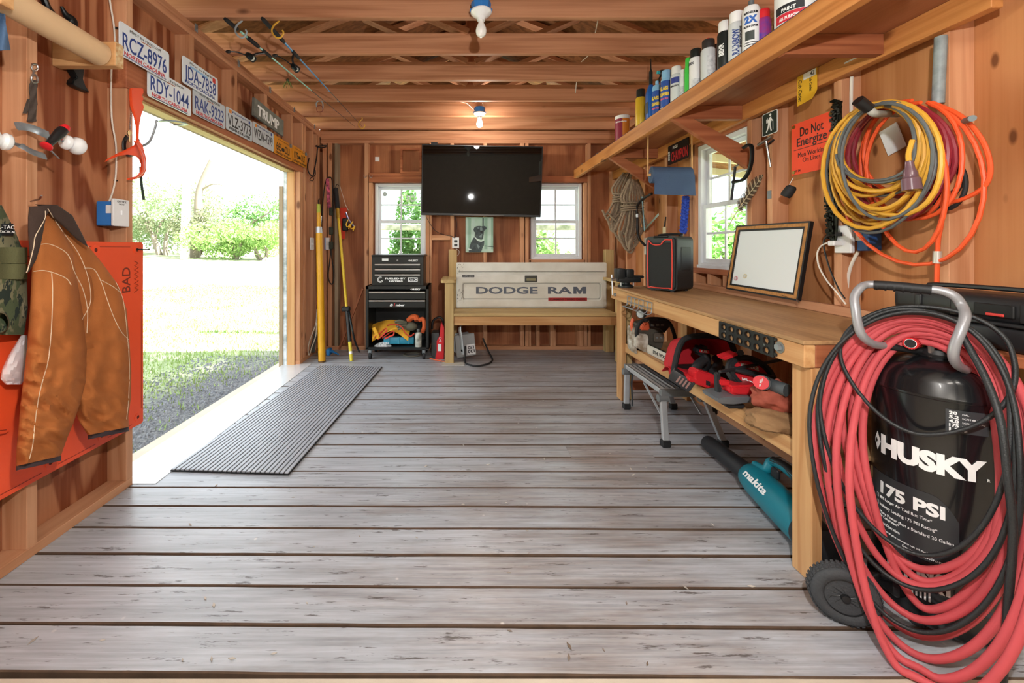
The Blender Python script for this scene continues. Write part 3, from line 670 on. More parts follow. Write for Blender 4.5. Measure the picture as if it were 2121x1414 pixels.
# ---------------- cardboard tube on wooden brackets, blue cloth
tb = thing('cardboard_tube', 'long cardboard mailing tube resting across two wooden brackets', 'tube', (-1.45, 1.5, 1.95))
A = onY(206, 112, 1.648); Bp = V((A.x+.005, 1.284, A.z+.012)); d_ = (Bp-A).normalized(); r_ = .047; b = MB()
b.cyl(A, Bp, r_, n=28, caps=False); b.cyl(A+d_*.004, Bp-d_*.004, r_-.004, n=28); b.obj('tube', M('cardboard', '#cfae86', .8, var=.06, bump=.1, bscale=90), tb, 50)
br = thing('tube_bracket', 'pine block projecting from the wall at the cardboard tube far end', 'bracket', (-1.5, 1.67, 1.86)); MB().box((-1.648, 1.652, 1.858), (-1.392, 1.692, 1.955), .003).obj('block', MATS['pine_X'], br, 0)
MB().box((-1.3918, 1.6535, 1.8595), (-1.3905, 1.6905, 1.9535)).obj('end_grain', M('end_grain', '#d8c79c', .8, c2='#b98a58', vscale=60), br, 0)
br = thing('tube_bracket', 'pine block at the cardboard tube near end beside the blue cloth', 'bracket', (-1.5, 1.26, 1.86)); MB().box((-1.648, 1.240, 1.862), (-1.392, 1.280, 1.955), .003).obj('block', MATS['pine_X'], br, 0)
cl = thing('blue_cloth', 'corner of a blue-grey cloth hanging beside the cardboard tube', 'cloth', (-1.5, 1.35, 1.8))
def kfn(u, v):
    px = -30+(38+14*v-8*0)*u+(0 if v < .9 else 0); return onX(px, 26+78*v, -1.46+.012*math.sin(u*7+v*3))
MB().grid(kfn, 12, 12, .003).obj('cloth', M('blue_grey_cloth', '#4c6788', .9, bump=.5, bscale=150), cl, 60)

# ---------------- black iron bracket behind the tube, strap with snap hook
iron = M('black_iron', '#1c1f20', .4, .5)
ib = thing('iron_hook', 'black forged iron double hook mounted behind the cardboard tube', 'hook', (-1.6, 1.66, 1.9))
m = frame((-1.655, 0, 0), (0, 1, 0), (0, 0, 1))
def wallpts(lst, X): return [onX(a, b_, X) for a, b_ in lst]
b = MB(); b.tube(wallpts([(90, -6), (98, 14), (108, 28), (120, 45)], -1.60), (.012, .020), 10, smooth=5); b.obj('arm', iron, ib)
b = MB(); b.tube(wallpts([(127, 13), (136, 30), (147, 40), (149, 52), (142, 62), (138, 80)], -1.60), lambda s: .005+.014*min(1, s*2.2), 10, smooth=6); b.obj('hook_arm', iron, ib)
poly = [(134, 128), (170, 130), (166, 165), (171, 178), (180, 192), (166, 186), (152, 180), (143, 174), (145, 166), (153, 160)]
pts = [onX(a, b_, -1.63) for a, b_ in poly]; b = MB(); b.prism([(q.y, q.z) for q in pts], .03, frame((-1.645, 0, 0), (0, 1, 0), (0, 0, 1)), .003); b.obj('foot', iron, ib, 40)
b = MB(); b.tube(wallpts([(138, 80), (148, 105), (152, 130)], -1.61), (.012, .018), 10, smooth=4); b.obj('shank', iron, ib)
sp = thing('snap_strap', 'frayed dark strap with a steel snap hook hanging on the stud', 'strap', (-1.55, 1.48, 1.8))
b = MB(); b.tube(wallpts([(66, 133), (75, 133), (78, 141), (72, 147), (66, 141), (67, 135)], -1.545), .003, 7, smooth=5); b.tube(wallpts([(70, 146), (69, 153), (66, 160), (67, 170), (77, 170), (77, 160), (71, 153)], -1.545), .0035, 7, smooth=5); b.obj('snap_hook', steel, sp)
def sfn(u, v):
    wv = 6+3*v; cx = 70-4*v*v; return onX(cx+wv*(u-.5)*2, 168+86*v-8*abs(u-.5), -1.546+.004*math.sin(v*14+u*5))
MB().grid(sfn, 8, 18, .004).obj('strap', M('dark_webbing', '#4a3f38', .9, bump=.5, bscale=200), sp, 60)
def sfn2(u, v): return onX(62-10*v+8*(u-.5), 205+30*v, -1.548)
MB().grid(sfn2, 5, 8, .003).obj('frayed_end', MATS['dark_webbing'], sp, 60)

# ---------------- porcelain insulators with steel tails, screwdriver
por = M('white_porcelain', '#eceff0', .15, coat=.5)
def insulator(label, c, ax, tail):
    t = thing('wire_insulator', label, 'insulator', c, group='porcelain insulators on the stud')
    q = V(ax).to_track_quat('Z', 'Y').to_matrix().to_4x4(); m_ = Matrix.Translation(V(c)) @ q
    MB().lathe([(0, -.03), (.020, -.029), (.027, -.022), (.028, -.012), (.020, -.004), (.021, .002), (.031, .010), (.034, .022), (.032, .032), (.027, .035), (.026, .040), (.018, .046), (0, .047)], m_, 26).obj('knob', por, t, 45)
    pts, w_ = tail; tp_ = [onX(a, b_, X) for a, b_, X in pts]
    MB().tube([m_ @ V((0, 0, -.02)), tp_[0]], .005, 8).obj('pin', galv, t)
    MB().tube(tp_, (.003, w_), 8, smooth=5, flat=(1, 0, .0)).obj('steel_tail', galv, t, 30)
insulator('white porcelain insulator with the screwdriver hung across its steel tail', onX(147, 298, -1.50), (.15, 1, -.12), ([(100, 280, -1.5), (86, 274, -1.5), (70, 267, -1.51), (50, 262, -1.52), (33, 261, -1.52)], .014))
insulator('white porcelain insulator with a bent steel tail beneath the other one', onX(-2, 290, -1.47), (-.3, -1, .1), ([(40, 300, -1.5), (50, 305, -1.49), (62, 312, -1.49), (76, 318, -1.49), (94, 324, -1.5)], .013))
sd = thing('screwdriver', 'black and red screwdriver hanging on the insulator', 'screwdriver', onX(110, 290, -1.45))
p0, p1 = onX(138, 262, -1.44), onX(96, 303, -1.44); d_ = p1-p0; m_ = Matrix.Translation(p0) @ d_.to_track_quat('Z', 'Y').to_matrix().to_4x4(); L = d_.length
MB().lathe([(0, .012), (.012, .012), (.016, .02), (.017, L*.35), (.013, L*.7), (.011, L*.9), (.013, L*.97), (0, L*.98)], m_, 18).obj('handle', black, sd, 50)
MB().lathe([(0, -.002), (.011, 0), (.015, .010), (.0155, .02), (0, .021)], m_, 18).obj('butt_cap', red, sd, 50)
MB().lathe([(0, L*.95), (.017, L*.96), (.018, L*1.02), (.011, L*1.05), (0, L*1.05)], m_, 18).obj('collar', red, sd, 50)
MB().tube([m_ @ V((0, -.0165, L*.2)), m_ @ V((0, -.018, L*.45))], (.0022, .007), 8).obj('grip_inlay', red, sd)
MB().cyl(p1, onX(122, 328, -1.47), .0035, .0025, 10).obj('shaft', steel, sd)

# ---------------- white cable, switch box
sw = thing('switch_box', 'blue electrical box with white switch plate beside the doorway', 'switch', onX(232, 440, -1.555))
s0_z = H+(CY-417)*1.86/F
MB().box((-1.645, 1.848, s0_z-.11), (-1.560, 1.9115, s0_z), .004).obj('box', bluebox, sw, 0)
s0, s1 = onX(234, 413, -1.548), onX(267, 465, -1.548)
MB().prism(rrect(s1.y-s0.y, .122, .005), .012, frame((-1.557, (s0.y+s1.y)/2, H+(CY-439)*s0.y/F), (0, 1, 0), (0, 0, 1)), .002).obj('switch_plate', white, sw, 30)
c0 = V((-1.545, (s0.y+s1.y)/2, H+(CY-439)*s0.y/F)); MB().box(c0-V((.001, .005, .011)), c0+V((.006, .005, .011)), .001).obj('toggle', white, sw, 0)
text('OUTSIDE', frame(c0+V((.0003, 0, .05)), (0, 1, 0), (0, 0, 1)), .009, ink, sw, 'marker_writing', width=.05); text('LIGHT', frame(c0+V((.0003, 0, .038)), (0, 1, 0), (0, 0, 1)), .007, ink, sw, 'marker_writing', width=.03)
MB().prism(rrect(.028, .036, .002), .001, frame((-1.585, 1.8475, c0.z+.015), (1, 0, 0), (0, 0, 1)), 0).obj('barcode_sticker', M('sticker_white', '#e6e8e8', .6), sw, 0)
ca = thing('white_cable', 'white house cable clipped down the stud to the switch box', 'cable', onX(232, 200, -1.56))
MB().tube([onX(a, b_, X) for a, b_, X in ((224, -30, -1.61), (228, 5, -1.61), (236, 55, -1.61), (238, 100, -1.61), (231, 140, -1.61), (231, 240, -1.6), (240, 300, -1.6), (240, 360, -1.6), (234, 395, -1.6), (225, 420, -1.6))], (.004, .0065), 8, smooth=6).obj('cable', M('white_cable', '#e4dfd4', .5), ca)
for a, b_ in ((240, 58), (240, 374)): MB().box(onX(a-5, b_, -1.612)+V((0, 0, -.002)), onX(a+4, b_, -1.598)+V((0, 0, .002)), 0).obj('staple', M('dark_iron', '#2a2b2c', .5), ca, 0)

# ---------------- orange hand guard, key on chain, horseshoe hook
og = thing('orange_hand_tool', 'twisted orange plastic lawn tool hanging at the doorway edge', 'tool', onX(280, 280, -1.53))
b = MB(); X_ = -1.53
poly = [(266, 186), (269, 182), (292, 183), (293, 192), (290, 198), (293, 205), (290, 212), (294, 222), (288, 240), (284, 262), (283, 290), (291, 300), (299, 330), (299, 352), (293, 364), (278, 371), (262, 373), (262, 369), (280, 365), (289, 356), (291, 340), (286, 328), (276, 322), (262, 320), (245, 322), (228, 328), (214, 335), (222, 328), (240, 318), (262, 308), (277, 300), (281, 288), (280, 262), (276, 243), (268, 218)]
pp = [onX(a, b_, X_) for a, b_ in poly]; b.prism([(q.y, q.z) for q in pp], .012, frame((X_, 0, 0), (0, 1, 0), (0, 0, 1)), .0025); b.obj('blade', orangep, og, 40)
b = MB(); b.tube([onX(a, b_, x) for a, b_, x in ((281, 296, -1.52), (291, 312, -1.47), (298, 335, -1.46), (296, 356, -1.47), (280, 369, -1.50))], (.004, .016), 10, smooth=5, flat=(1, 0, 0)); b.obj('scoop_wall', orangep, og)
MB().tube([onX(a, b_, -1.545) for a, b_ in ((291, 345), (293, 380), (298, 414))], (.002, .009), 8, smooth=3, flat=(1, 0, 0)).obj('strap', M('dark_green_strap', '#2c3a30', .8), og)
ky = thing('key_on_chain', 'small steel key hanging on a bead chain beside the doorway', 'key', onX(268, 260, -1.555))
b = MB()
for q in range(14): s_ = q/13; b.sph(onX(272-3*s_, 222+45*s_, -1.553), .0035, 8)
b.obj('chain', steel, ky); b = MB(); c = onX(268, 276, -1.553); b.cyl(c+V((-.002, 0, 0)), c+V((.002, 0, 0)), .012, n=14); b.box(c+V((-.0015, -.004, -.04)), c+V((.0015, .004, -.008))); b.obj('key', M('brass_key', '#9a8660', .35, .9), ky)
hs = thing('horseshoe', 'black horseshoe end hung behind the orange tool', 'horseshoe', onX(262, 300, -1.555))
MB().tube([onX(a, b_, -1.545) for a, b_ in ((263, 283), (258, 292), (257, 305), (262, 318), (274, 320), (283, 312), (286, 300), (285, 288))], (.006, .010), 8, smooth=5, flat=(1, 0, 0)).obj('shoe', iron, hs)
hh = thing('horseshoe_hook', 'grey steel hook with a horseshoe top projecting into the doorway', 'hook', onX(298, 300, -1.53))
p = onX(293, 303, -1.545); top = p+V((.03, .06, .145))
MB().tube([p, p+V((.01, .035, .03)), p+V((.02, .055, .09)), top], .0055, 10, smooth=6).obj('rod', galv, hh)
arc = [top+V((.055*math.cos(a)+.05, .05*math.sin(a)+.045, .004*math.sin(a))) for a in [RAD(-150+q*30) for q in range(10)]]
MB().tube(arc, (.004, .010), 10, smooth=3, flat=(0, 0, 1)).obj('shoe', galv, hh)

# dark horseshoe hooks at the far corner stud
for (lab, pts_) in (('black iron hook with a horseshoe rest on the corner stud', [(640, 328), (637, 345), (640, 358), (648, 364), (652, 348), (656, 325), (658, 305), (664, 302), (676, 301)]),
                    ('small black iron hook below the larger horseshoe hook', [(653, 352), (653, 362), (644, 368), (642, 373), (648, 374), (650, 369)])):
    t = thing('wall_hook', lab, 'hook', onX(pts_[0][0], pts_[0][1], -1.54))
    n_ = len(pts_); MB().tube([onX(a, b_, -1.545+.10*(i/(n_-1))*(1 if n_ > 7 else .3)) for i, (a, b_) in enumerate(pts_)], .006 if n_ > 7 else .004, 8, smooth=5).obj('hook', M('dark_iron', '#2a2b2c', .5, .6), t)
    if n_ > 7:
        q = onX(662, 304, -1.46); MB().tube([q+V((.05*math.cos(a)+.02, .045*math.sin(a)-.02, 0)) for a in [RAD(-60+k*30) for k in range(11)]], .006, 8, smooth=3).obj('shoe', MATS['dark_iron'], t)

# ---------------- fishing rods in the joists
def rod(label, butt, tip, body, grips, reel_px, handle_px, reelc, rr_=.004):
    t = thing('fishing_rod', label, 'fishing rod', butt, group='fishing rods under the joists'); A = V(butt); B_ = V(tip); D = B_-A
    P = lambda s: A+D*s
    MB().cyl(P(.16), P(.52), .006, .004, 8).obj('rod_blank', body, t)
    MB().cyl(P(.52), P(1), .0035, .0012, 6).obj('rod_tip', M('rod_black', '#18191c', .35), t)
    for s0, s1, r_ in grips: MB().tube([P(s0), P(s0+.008), P(s1-.008), P(s1)], lambda s, r_=r_: r_*(.8 if s in (0, 1) else 1), 12).obj('grip', M('eva_grip', '#16181a', .75), t)
    MB().cyl(P(.07), P(.16), .007, n=8).obj('reel_seat', body, t)
    rc = V(reelc); foot = P(.2)
    MB().tube([foot, foot.lerp(rc, .5)+V((-.01, -.01, 0)), rc], .007, 8, smooth=4).obj('reel_foot', black, t)
    dn = D.normalized()
    q = Matrix.Translation(rc) @ dn.to_track_quat('Z', 'Y').to_matrix().to_4x4()
    MB().lathe([(0, -.035), (.014, -.033), (.020, -.015), (.021, 0), (.016, .003), (.016, .02), (.022, .023), (.022, .027), (0, .028)], q, 18).obj('reel', M('reel_dark', '#20282b', .3, .5), t)
    MB().lathe([(.0165, .004), (.0175, .01), (.0165, .019)], q, 18).obj('spool', M('line_spool', '#cfd6c8', .5), t)
    a = rc+V((0, 0, 0)); hnd = V(handle_px); MB().tube([a, a.lerp(hnd, .6)+V((0, 0, .01)), hnd], .004, 7, smooth=4).obj('crank', M('reel_dark'), t)
    MB().sph(hnd, (.018, .010, .010), 10).obj('crank_knob', black, t)
    bl = []
    for k in range(9): an = PI*k/8; bl.append(q @ V((.027*math.cos(an), .027*math.sin(an), .022+.012*math.sin(an))))
    MB().tube(bl, .0012, 5).obj('bail', steel, t)
    for s_ in (.5, .62, .74, .86):
        c = P(s_)+V((0, 0, -.012*(1.2-s_))); MB().tube([c+V((.008*math.cos(2*PI*k/10), 0, .008*math.sin(2*PI*k/10)))*(1.5-s_) for k in range(10)], .0009, 4, closed=True).obj('guide', steel, t)
ZJ = 2.40
rod('fishing rod with pale mint blank and bare spinning reel', onZ(466, 39, ZJ-.0), onY(735, 262, 4.2), M('mint_blank', '#8fcfc0', .35), [(0, .055, .012), (.10, .16, .013), (.18, .23, .011)], 0, onZ(473, 107, 2.32), onZ(519, 118, 2.31))
rod('fishing rod with bright blue blank and dark spinning reel', onZ(543, 38, ZJ), onY(752, 264, 4.25), M('blue_blank', '#3f8fc4', .35), [(0, .13, .012), (.185, .235, .012)], 0, onZ(570, 115, 2.31), onZ(611, 140, 2.30))
lu = thing('fishing_lure', 'green and yellow skirted fishing lure hanging from the mint rod', 'lure', onY(596, 172, 3.0)); c = onY(596, 166, 3.0)
MB().sph(c, .012, 10).obj('head', M('lure_head', '#35402a', .4), lu)
for k in range(12):
    a = 2*PI*k/12; MB().tube([c, c+V((.02*math.cos(a), .01*math.sin(a), -.02)), c+V((.032*math.cos(a), .02*math.sin(a), -.052))], .0018, 5, smooth=3).obj('skirt_strand', M('lure_green', '#9fae55', .5) if k % 2 else M('lure_dark', '#3c4a2a', .5), lu)
def jhook(label, pts, mat, r=.005):
    t = thing('rod_hook', label, 'hook', pts[0], group='rod hooks screwed in the joists'); MB().tube(pts, r, 8, smooth=5).obj('hook', mat, t)
yh = M('yellow_vinyl', '#d8a63a', .45); gh = M('grey_vinyl', '#9aa7ad', .45)
Yh = 2.37
def hk(px, py, s=1, Y=2.37): return [onY(px+a*s, py+b_*s, Y-q) for a, b_, q in ((2, 0, 0), (4, 7, .005), (-6, 16, .02), (-10, 28, .04), (-2, 40, .05), (8, 41, .05), (14, 32, .05), (12, 26, .05))]
jhook('grey vinyl coated hook carrying the mint fishing rod', hk(497, 36), gh); jhook('yellow vinyl coated hook carrying the blue fishing rod', hk(573, 37), yh)
jhook('yellow vinyl coated hook holding the tip of the blue rod', hk(748, 243, .55, 4.1), yh, .005); jhook('grey vinyl coated hook with a red carabiner on the joist', [onY(656+a, 222+b_, 3.64) for a, b_ in ((0, 0), (-1, -8), (4, -13), (10, -12), (13, -5), (12, 4))], gh, .005)
cb = thing('carabiner', 'small dull red carabiner hanging from a joist hook', 'carabiner', onY(662, 225, 3.63)); MB().tube([onY(662+a, 224+b_, 3.62) for a, b_ in ((-5, -4), (5, -4), (6, 6), (-5, 7))], .003, 7, closed=True, smooth=3).obj('ring', M('dull_red', '#7d2f28', .5), cb)
# hurricane ties
for i_, px in enumerate((407, 495, 560, 610, 652)):
    p = onX(px, [62, 126, 178, 216, 248][i_], -1.558); t = MB().box((-1.560, p.y-.015, 2.395), (-1.554, p.y+.008, 2.44), .001); t = t.obj('framing_clip', galv, None, 0); tag(t, 'galvanised framing clip on the left wall plate '+['above the JDA-7858 plate', 'above the RAK-9223 plate', 'above the VLZ-3773 plate', 'above the painted board', 'above the far corner hooks'][i_], 'clip', 'galvanised framing clips')

# ---------------- far left corner: poles, boxes, broom
hp = thing('hot_stick', 'thick yellow fibreglass pole standing in the corner', 'pole', onZ(666, 750, 0))
b0 = onZ(667, 749, 0.0); b1 = onY(659.5, 418, b0.y+.10)
P = lambda s: b0+(b1-b0)*s
MB().cyl(P(0), P(.008), .036, n=20).obj('foot', M('rubber_brown', '#6a4a20', .7), hp); MB().cyl(P(.008), P(.80), .035, .032, 20).obj('tube', yellowp, hp)
MB().cyl(P(.80), P(.84), .034, .03, 20).obj('collar', alu, hp); MB().cyl(P(.84), P(.93), .022, .02, 16).obj('upper_tube', yellowp, hp)
MB().cyl(P(.93), P(.985), .02, .018, 14).obj('coupling', M('lime_plastic', '#a8b43a', .5), hp); MB().tube([P(.985), P(1.01), P(1.01)+V((.012, 0, .015)), P(1.0)+V((.02, 0, .03))], .005, 6).obj('hook_tip', iron, hp)
ps = thing('pole_saw', 'thin yellow pole with black head leaning in the corner', 'pole', onZ(727, 748, 0))
b0 = onZ(728, 747, 0); b1 = onY(695, 385, YB-.04); P = lambda s: b0+(b1-b0)*s
MB().cyl(P(0), P(.10), .017, n=14).obj('grip_end', M('yellow_grip', '#dccb3c', .5), ps); MB().cyl(P(.035), P(.05), .0175, n=14).obj('label_band', wink, ps)
MB().cyl(P(.10), P(.28), .020, n=14).obj('sleeve', black, ps); MB().cyl(P(.28), P(.80), .014, n=14).obj('pole', M('yellow_pole', '#d9b92c', .4), ps); MB().cyl(P(.80), P(.86), .02, n=14).obj('clamp', M('brass_dark', '#a8842a', .4, .4), ps)
MB().cyl(P(.86), P(.985), .026, .024, 14).obj('foam_grip', M('eva_grip'), ps); MB().tube([P(.985), P(1.0)+V((.005, 0, .0)), P(1.0)+V((.02, 0, .02)), P(1.0)+V((.035, 0, .0))], .004, 6, smooth=3).obj('hanging_hook', iron, ps)
c = P(.275); MB().box(c+V((-.05, -.03, -.02)), c+V((.035, .03, .03)), .01).obj('head_block', black, ps)
MB().tube([P(.27)+V((.02, 0, 0)), P(.12)+V((.05, -.01, 0)), onZ(744, 728, .02)], .010, 8, smooth=4).obj('lever', M('reel_dark'), ps)
rp = thing('rescue_hook', 'yellow hook block with red strap and pulley hung beside the poles', 'hook', onY(722, 450, YB-.05))
MB().tube([onY(704, 385, YB-.03), onY(716, 425, YB-.06), onY(722, 436, YB-.06)], .002, 5).obj('cord', M('white_cable', '#e4dfd4', .5), rp)
MB().tube([onY(716, 440, YB-.07), onY(722, 455, YB-.07), onY(734, 470, YB-.07)], (.008, .014), 10, smooth=4).obj('clevis', M('violet_steel', '#8d93b8', .3, .7), rp)
for q in ((0, 0), (9, 4)): MB().tube([onY(a+q[0], b_+q[1], YB-.09) for a, b_ in ((722, 454), (717, 464), (720, 470), (726, 464), (722, 474))], .006, 8, smooth=4).obj('hook', M('yellow_hook', '#e6b42a', .4), rp)
def rfn(u, v): return onY(704+14*u*(1-.3*v), 430+65*v, YB-.03)
MB().grid(rfn, 5, 12, .006).obj('strap', M('red_webbing', '#c8371f', .8), rp, 60); MB().box(onY(708, 478, YB-.05), onY(722, 452, YB-.02), .01).obj('pulley_body', black, rp, 40)
rs_ = thing('rope_sling', 'black rope sling with pink flagging hung on the corner stud', 'rope', onY(682, 400, YB-.05))
MB().tube([onY(a, b_, YB-.04) for a, b_ in ((667, 460), (668, 430), (671, 395), (676, 372), (683, 367), (688, 375), (690, 420), (688, 470), (686, 520), (691, 560), (690, 585), (684, 586), (680, 570), (684, 530), (684, 500))], .006, 8, smooth=6).obj('rope', M('black_rope', '#26241f', .8, bump=.5, bscale=200), rs_)
def pfn2(u, v): return onY(678+7*(u-.5)+4*v, 370+62*v, YB-.055+.006*math.sin(v*20))
MB().grid(pfn2, 5, 16, .003).obj('pink_flagging', M('pink_tape', '#f06a90', .7, c2='#3a2026', vscale=25), rs_, 60)
for z_ in (430, 470, 500): MB().box(onY(681, z_+16, YB-.06), onY(691, z_, YB-.03), .006).obj('buckle', M('dark_buckle', '#2f3326', .6), rs_, 40)
MB().cyl(onY(664, 468, YB-.05), onY(666, 447, YB-.05), .012, n=10).obj('snap', steel, rs_)
for lab, p0, p1, mt in (('grey switch plate on the left wall beside the yellow pole', (642, 492), (655, 517), 'sw'), ('blue-edged white outlet box half hidden behind the yellow pole', (672, 492), (679, 517), 'bl')):
    t = thing('outlet_box', lab, 'outlet', onY(p0[0], p1[1], YB-.02))
    if mt == 'sw':
        a, c = onX(p0[0], p0[1], XL+.002), onX(p1[0], p1[1], XL+.002); MB().box((XL-.001, a.y, a.z-.125), (XL+.012, a.y+.09, a.z), .003).obj('plate', white, t, 0)
        for q in (.3, .6): MB().box((XL+.012, a.y+.09*q-.004, a.z-.075), (XL+.02, a.y+.09*q+.004, a.z-.055), .001).obj('toggle', white, t, 0)
    else:
        MB().box(onY(672, 517, YB-.012), onY(674.5, 492, YB), .001).obj('box', bluebox, t, 0); MB().box(onY(674, 517, YB-.02), onY(683, 492, YB-.002), .002).obj('plate', white, t, 0)
        MB().box(onY(676, 508, YB-.024), onY(681, 500, YB-.018), .001).obj('socket', M('socket_face', '#cfd2d2', .5), t, 0)
bm_ = thing('landing_net', 'folded net with pale rim standing behind the yellow pole', 'net', onZ(640, 738, 0))
MB().tube([onY(a, b_, 4.16) for a, b_ in ((657, 640), (655, 665), (651, 680), (643, 700), (638, 720), (640, 735), (646, 718), (654, 695), (656, 668))], .006, 7, smooth=5).obj('rim', M('pale_grey', '#c3b9a6', .6), bm_)
def nfn(u, v): return onY(652-12*v+2*u*6-6*(1-v)*u, 685+45*v, 4.17+.03*u)
MB().grid(nfn, 6, 10, .003).obj('net', M('dark_net', '#3c3a34', .9), bm_, 60)
dp = thing('blue_dustpan', 'blue plastic brush head on the floor in the corner', 'brush', onZ(688, 734, .0))
for k in range(14): a = k/13; MB().tube([onZ(678+8*a, 738, 0)+V((0, 0, .05+.01*a)), onZ(688+14*a, 740-2*a, 0)+V((0, 0, .07-.05*a))], .008, 6).obj('bristle_tuft', M('bright_blue', '#2377b8', .6), dp)
MB().box(onZ(675, 740, 0)+V((0, 0, .015)), onZ(687, 737, 0)+V((0, .03, .085)), .01).obj('brush_block', M('bright_blue'), dp, 40)
# ================================================================== BACK WALL
# ---------------- television
tvc = [onY(875, 299.5, 4.40), onY(1124.5, 304.5, 4.40), onY(872, 445, 4.40), onY(1119.5, 449.5, 4.40)]
c = (tvc[0]+tvc[1]+tvc[2]+tvc[3])/4; xd = (tvc[1]-tvc[0]).normalized(); tw = (tvc[1]-tvc[0]).length; thh = (tvc[0]-tvc[2]).length
tl = RAD(4.0); up = V((-xd.z, 0, xd.x)); up = (up*math.cos(tl)+V((0, -1, 0))*math.sin(tl)).normalized()
TV = frame(c, xd, up)
tv = thing('television', 'large black flat television hanging on the back wall', 'television', c)
MB().box((-tw/2, -thh/2, -.03), (tw/2, thh/2, 0), .004, TV).obj('casing', black, tv, 30)
MB().box((-tw/2+.012, -thh/2+.025, 0), (tw/2-.012, thh/2-.012, .0012), 0, TV).obj('screen', M('tv_screen', '#030404', .025, spec=.6), tv, 0)
MB().box((-.30, -thh/2+.004, .0005), (.25, -thh/2+.018, .003), .001, TV).obj('trim_strip', M('tv_trim', '#4a4440', .35, .5), tv, 0)
MB().box((-.55, thh/2-.002, -.025), (-.48, thh/2+.022, .0), .002, TV).obj('sensor', black, tv, 0)
MB().box((-.25, -.2, -.13), (.25, .2, -.03), .005, TV).obj('wall_mount', iron, tv, 0)
for lab, pts_ in zip(('thin black cable sagging from the television corner to the outlet', 'short black cable dropping straight from the television to the outlet'), ([(882, 448), (890, 462), (902, 478), (920, 486), (935, 489), (942, 493)], [(942, 448), (946, 462), (945, 480), (943, 492)])):
    wc = thing('television_cable', lab, 'cable', onY(*pts_[-1], YB-.01)); MB().tube([onY(a, b_, YB-.015) for a, b_ in pts_], .003, 6, smooth=5).obj('cable', black, wc)
ot = thing('wall_outlet', 'white double outlet on the stud under the television', 'outlet', onY(943, 503, YB-.01))
MB().box(onY(936.5, 514, YB-.012), onY(951, 491.5, YB), .002).obj('plate', white, ot, 0)
for y_ in (497, 505): MB().box(onY(940.5, y_+5, YB-.017), onY(947.5, y_, YB-.012), .002).obj('socket', black, ot, 0)
MB().tube([onY(944, 515, YB-.01), onY(951, 520, YB-.01), onY(949, 528, YB-.01), onY(944, 530, YB-.01)], .003, 6, smooth=4).obj('cable_end', M('white_cable'), ot)
# ---------------- dog picture
ph = frame(onY(993, 486, YB-.006), (1, 0, 0), (0, 0, 1)); S = YB/F
pd = thing('dog_picture', 'mint green print of a sitting black dog pinned under the television', 'picture', onY(993, 522, YB))
MB().box((-.153, -.195, 0), (.153, .195, .006), .001, ph).obj('board', M('mint_board', '#a9cdb9', .6, c2='#c5dccf', vscale=10), pd, 0)
def dp_(pts, mat, name, z): MB().prism([((a-505)/880*.306, (720-b_)/1120*.39) for a, b_ in pts], .0006, ph @ Matrix.Translation((0, 0, z))).obj(name, mat, pd, 0)
fur = M('print_dark', '#2f3b3d', .6, c2='#4a585a', vscale=30); furl = M('print_mid', '#7d9090', .6); ltm = M('print_light', '#cfe0da', .6)
for k, (x0, x1) in enumerate(((75, 120), (150, 235), (265, 360), (660, 760), (800, 860), (880, 935))): dp_([(x0, 190), (x1, 190), (x1, 1180), (x0, 1180)], M('print_pale%d' % (k % 2), ['#bcd6cb', '#93b8a4'][k % 2], .6), 'fence_slat', .0062)
dp_([(600, 180), (640, 180), (640, 520), (600, 520)], fur, 'fence_post', .0066)
dp_([(160, 1250), (190, 1100), (240, 950), (300, 850), (345, 780), (420, 850), (520, 920), (620, 930), (660, 900), (650, 1050), (600, 1150), (560, 1270), (400, 1275), (200, 1275)], fur, 'dog_body', .0070)
dp_([(345, 790), (370, 650), (330, 620), (315, 550), (350, 480), (420, 450), (500, 440), (580, 450), (660, 440), (720, 470), (740, 530), (700, 560), (650, 600), (640, 700), (620, 860), (560, 880), (460, 850), (400, 820)], fur, 'dog_head', .0072)
dp_([(520, 480), (570, 460), (600, 520), (600, 590), (540, 600), (520, 560)], furl, 'muzzle', .0078); dp_([(540, 600), (600, 600), (605, 650), (560, 670), (535, 640)], ink, 'nose', .0082)
dp_([(440, 480), (490, 470), (500, 520), (450, 550)], furl, 'eye_patch', .0078); dp_([(490, 780), (580, 690), (600, 700), (570, 820), (520, 800)], furl, 'chin', .0078)
dp_([(350, 770), (450, 870), (560, 910), (640, 870), (650, 900), (560, 950), (440, 910), (340, 800)], ltm, 'collar', .0080); dp_([(420, 1010), (520, 1090), (480, 1180), (440, 1100)], furl, 'chest', .0078)
dp_([(670, 1065), (960, 1100), (960, 1115), (670, 1085)], ink, 'branch', .0076); dp_([(150, 1150), (250, 1180), (250, 1200), (150, 1215)], ltm, 'paw', .0078)
# small stickers, cup hooks
MB().box(onY(777, 334, YB+.086), onY(786, 325, YB+.09), 0).obj('barcode_label', M('sticker_white', '#e6e8e8', .6), None, 0); tag(bpy.data.objects['barcode_label'], 'tiny white barcode label on the plywood above the window', 'label')
for i_, px in enumerate((756, 768)):
    t = thing('cup_hook', ['small steel cup hook on the tall stud by the window', 'small steel cup hook on the board above the window'][i_], 'hook', onY(px, 364, YB-.01)); MB().tube([onY(px+a, 363+b_, YB-.012) for a, b_ in ((-2, -2), (-2, 3), (2, 4), (3, 0))], .003, 6, smooth=4).obj('hook', steel, t)
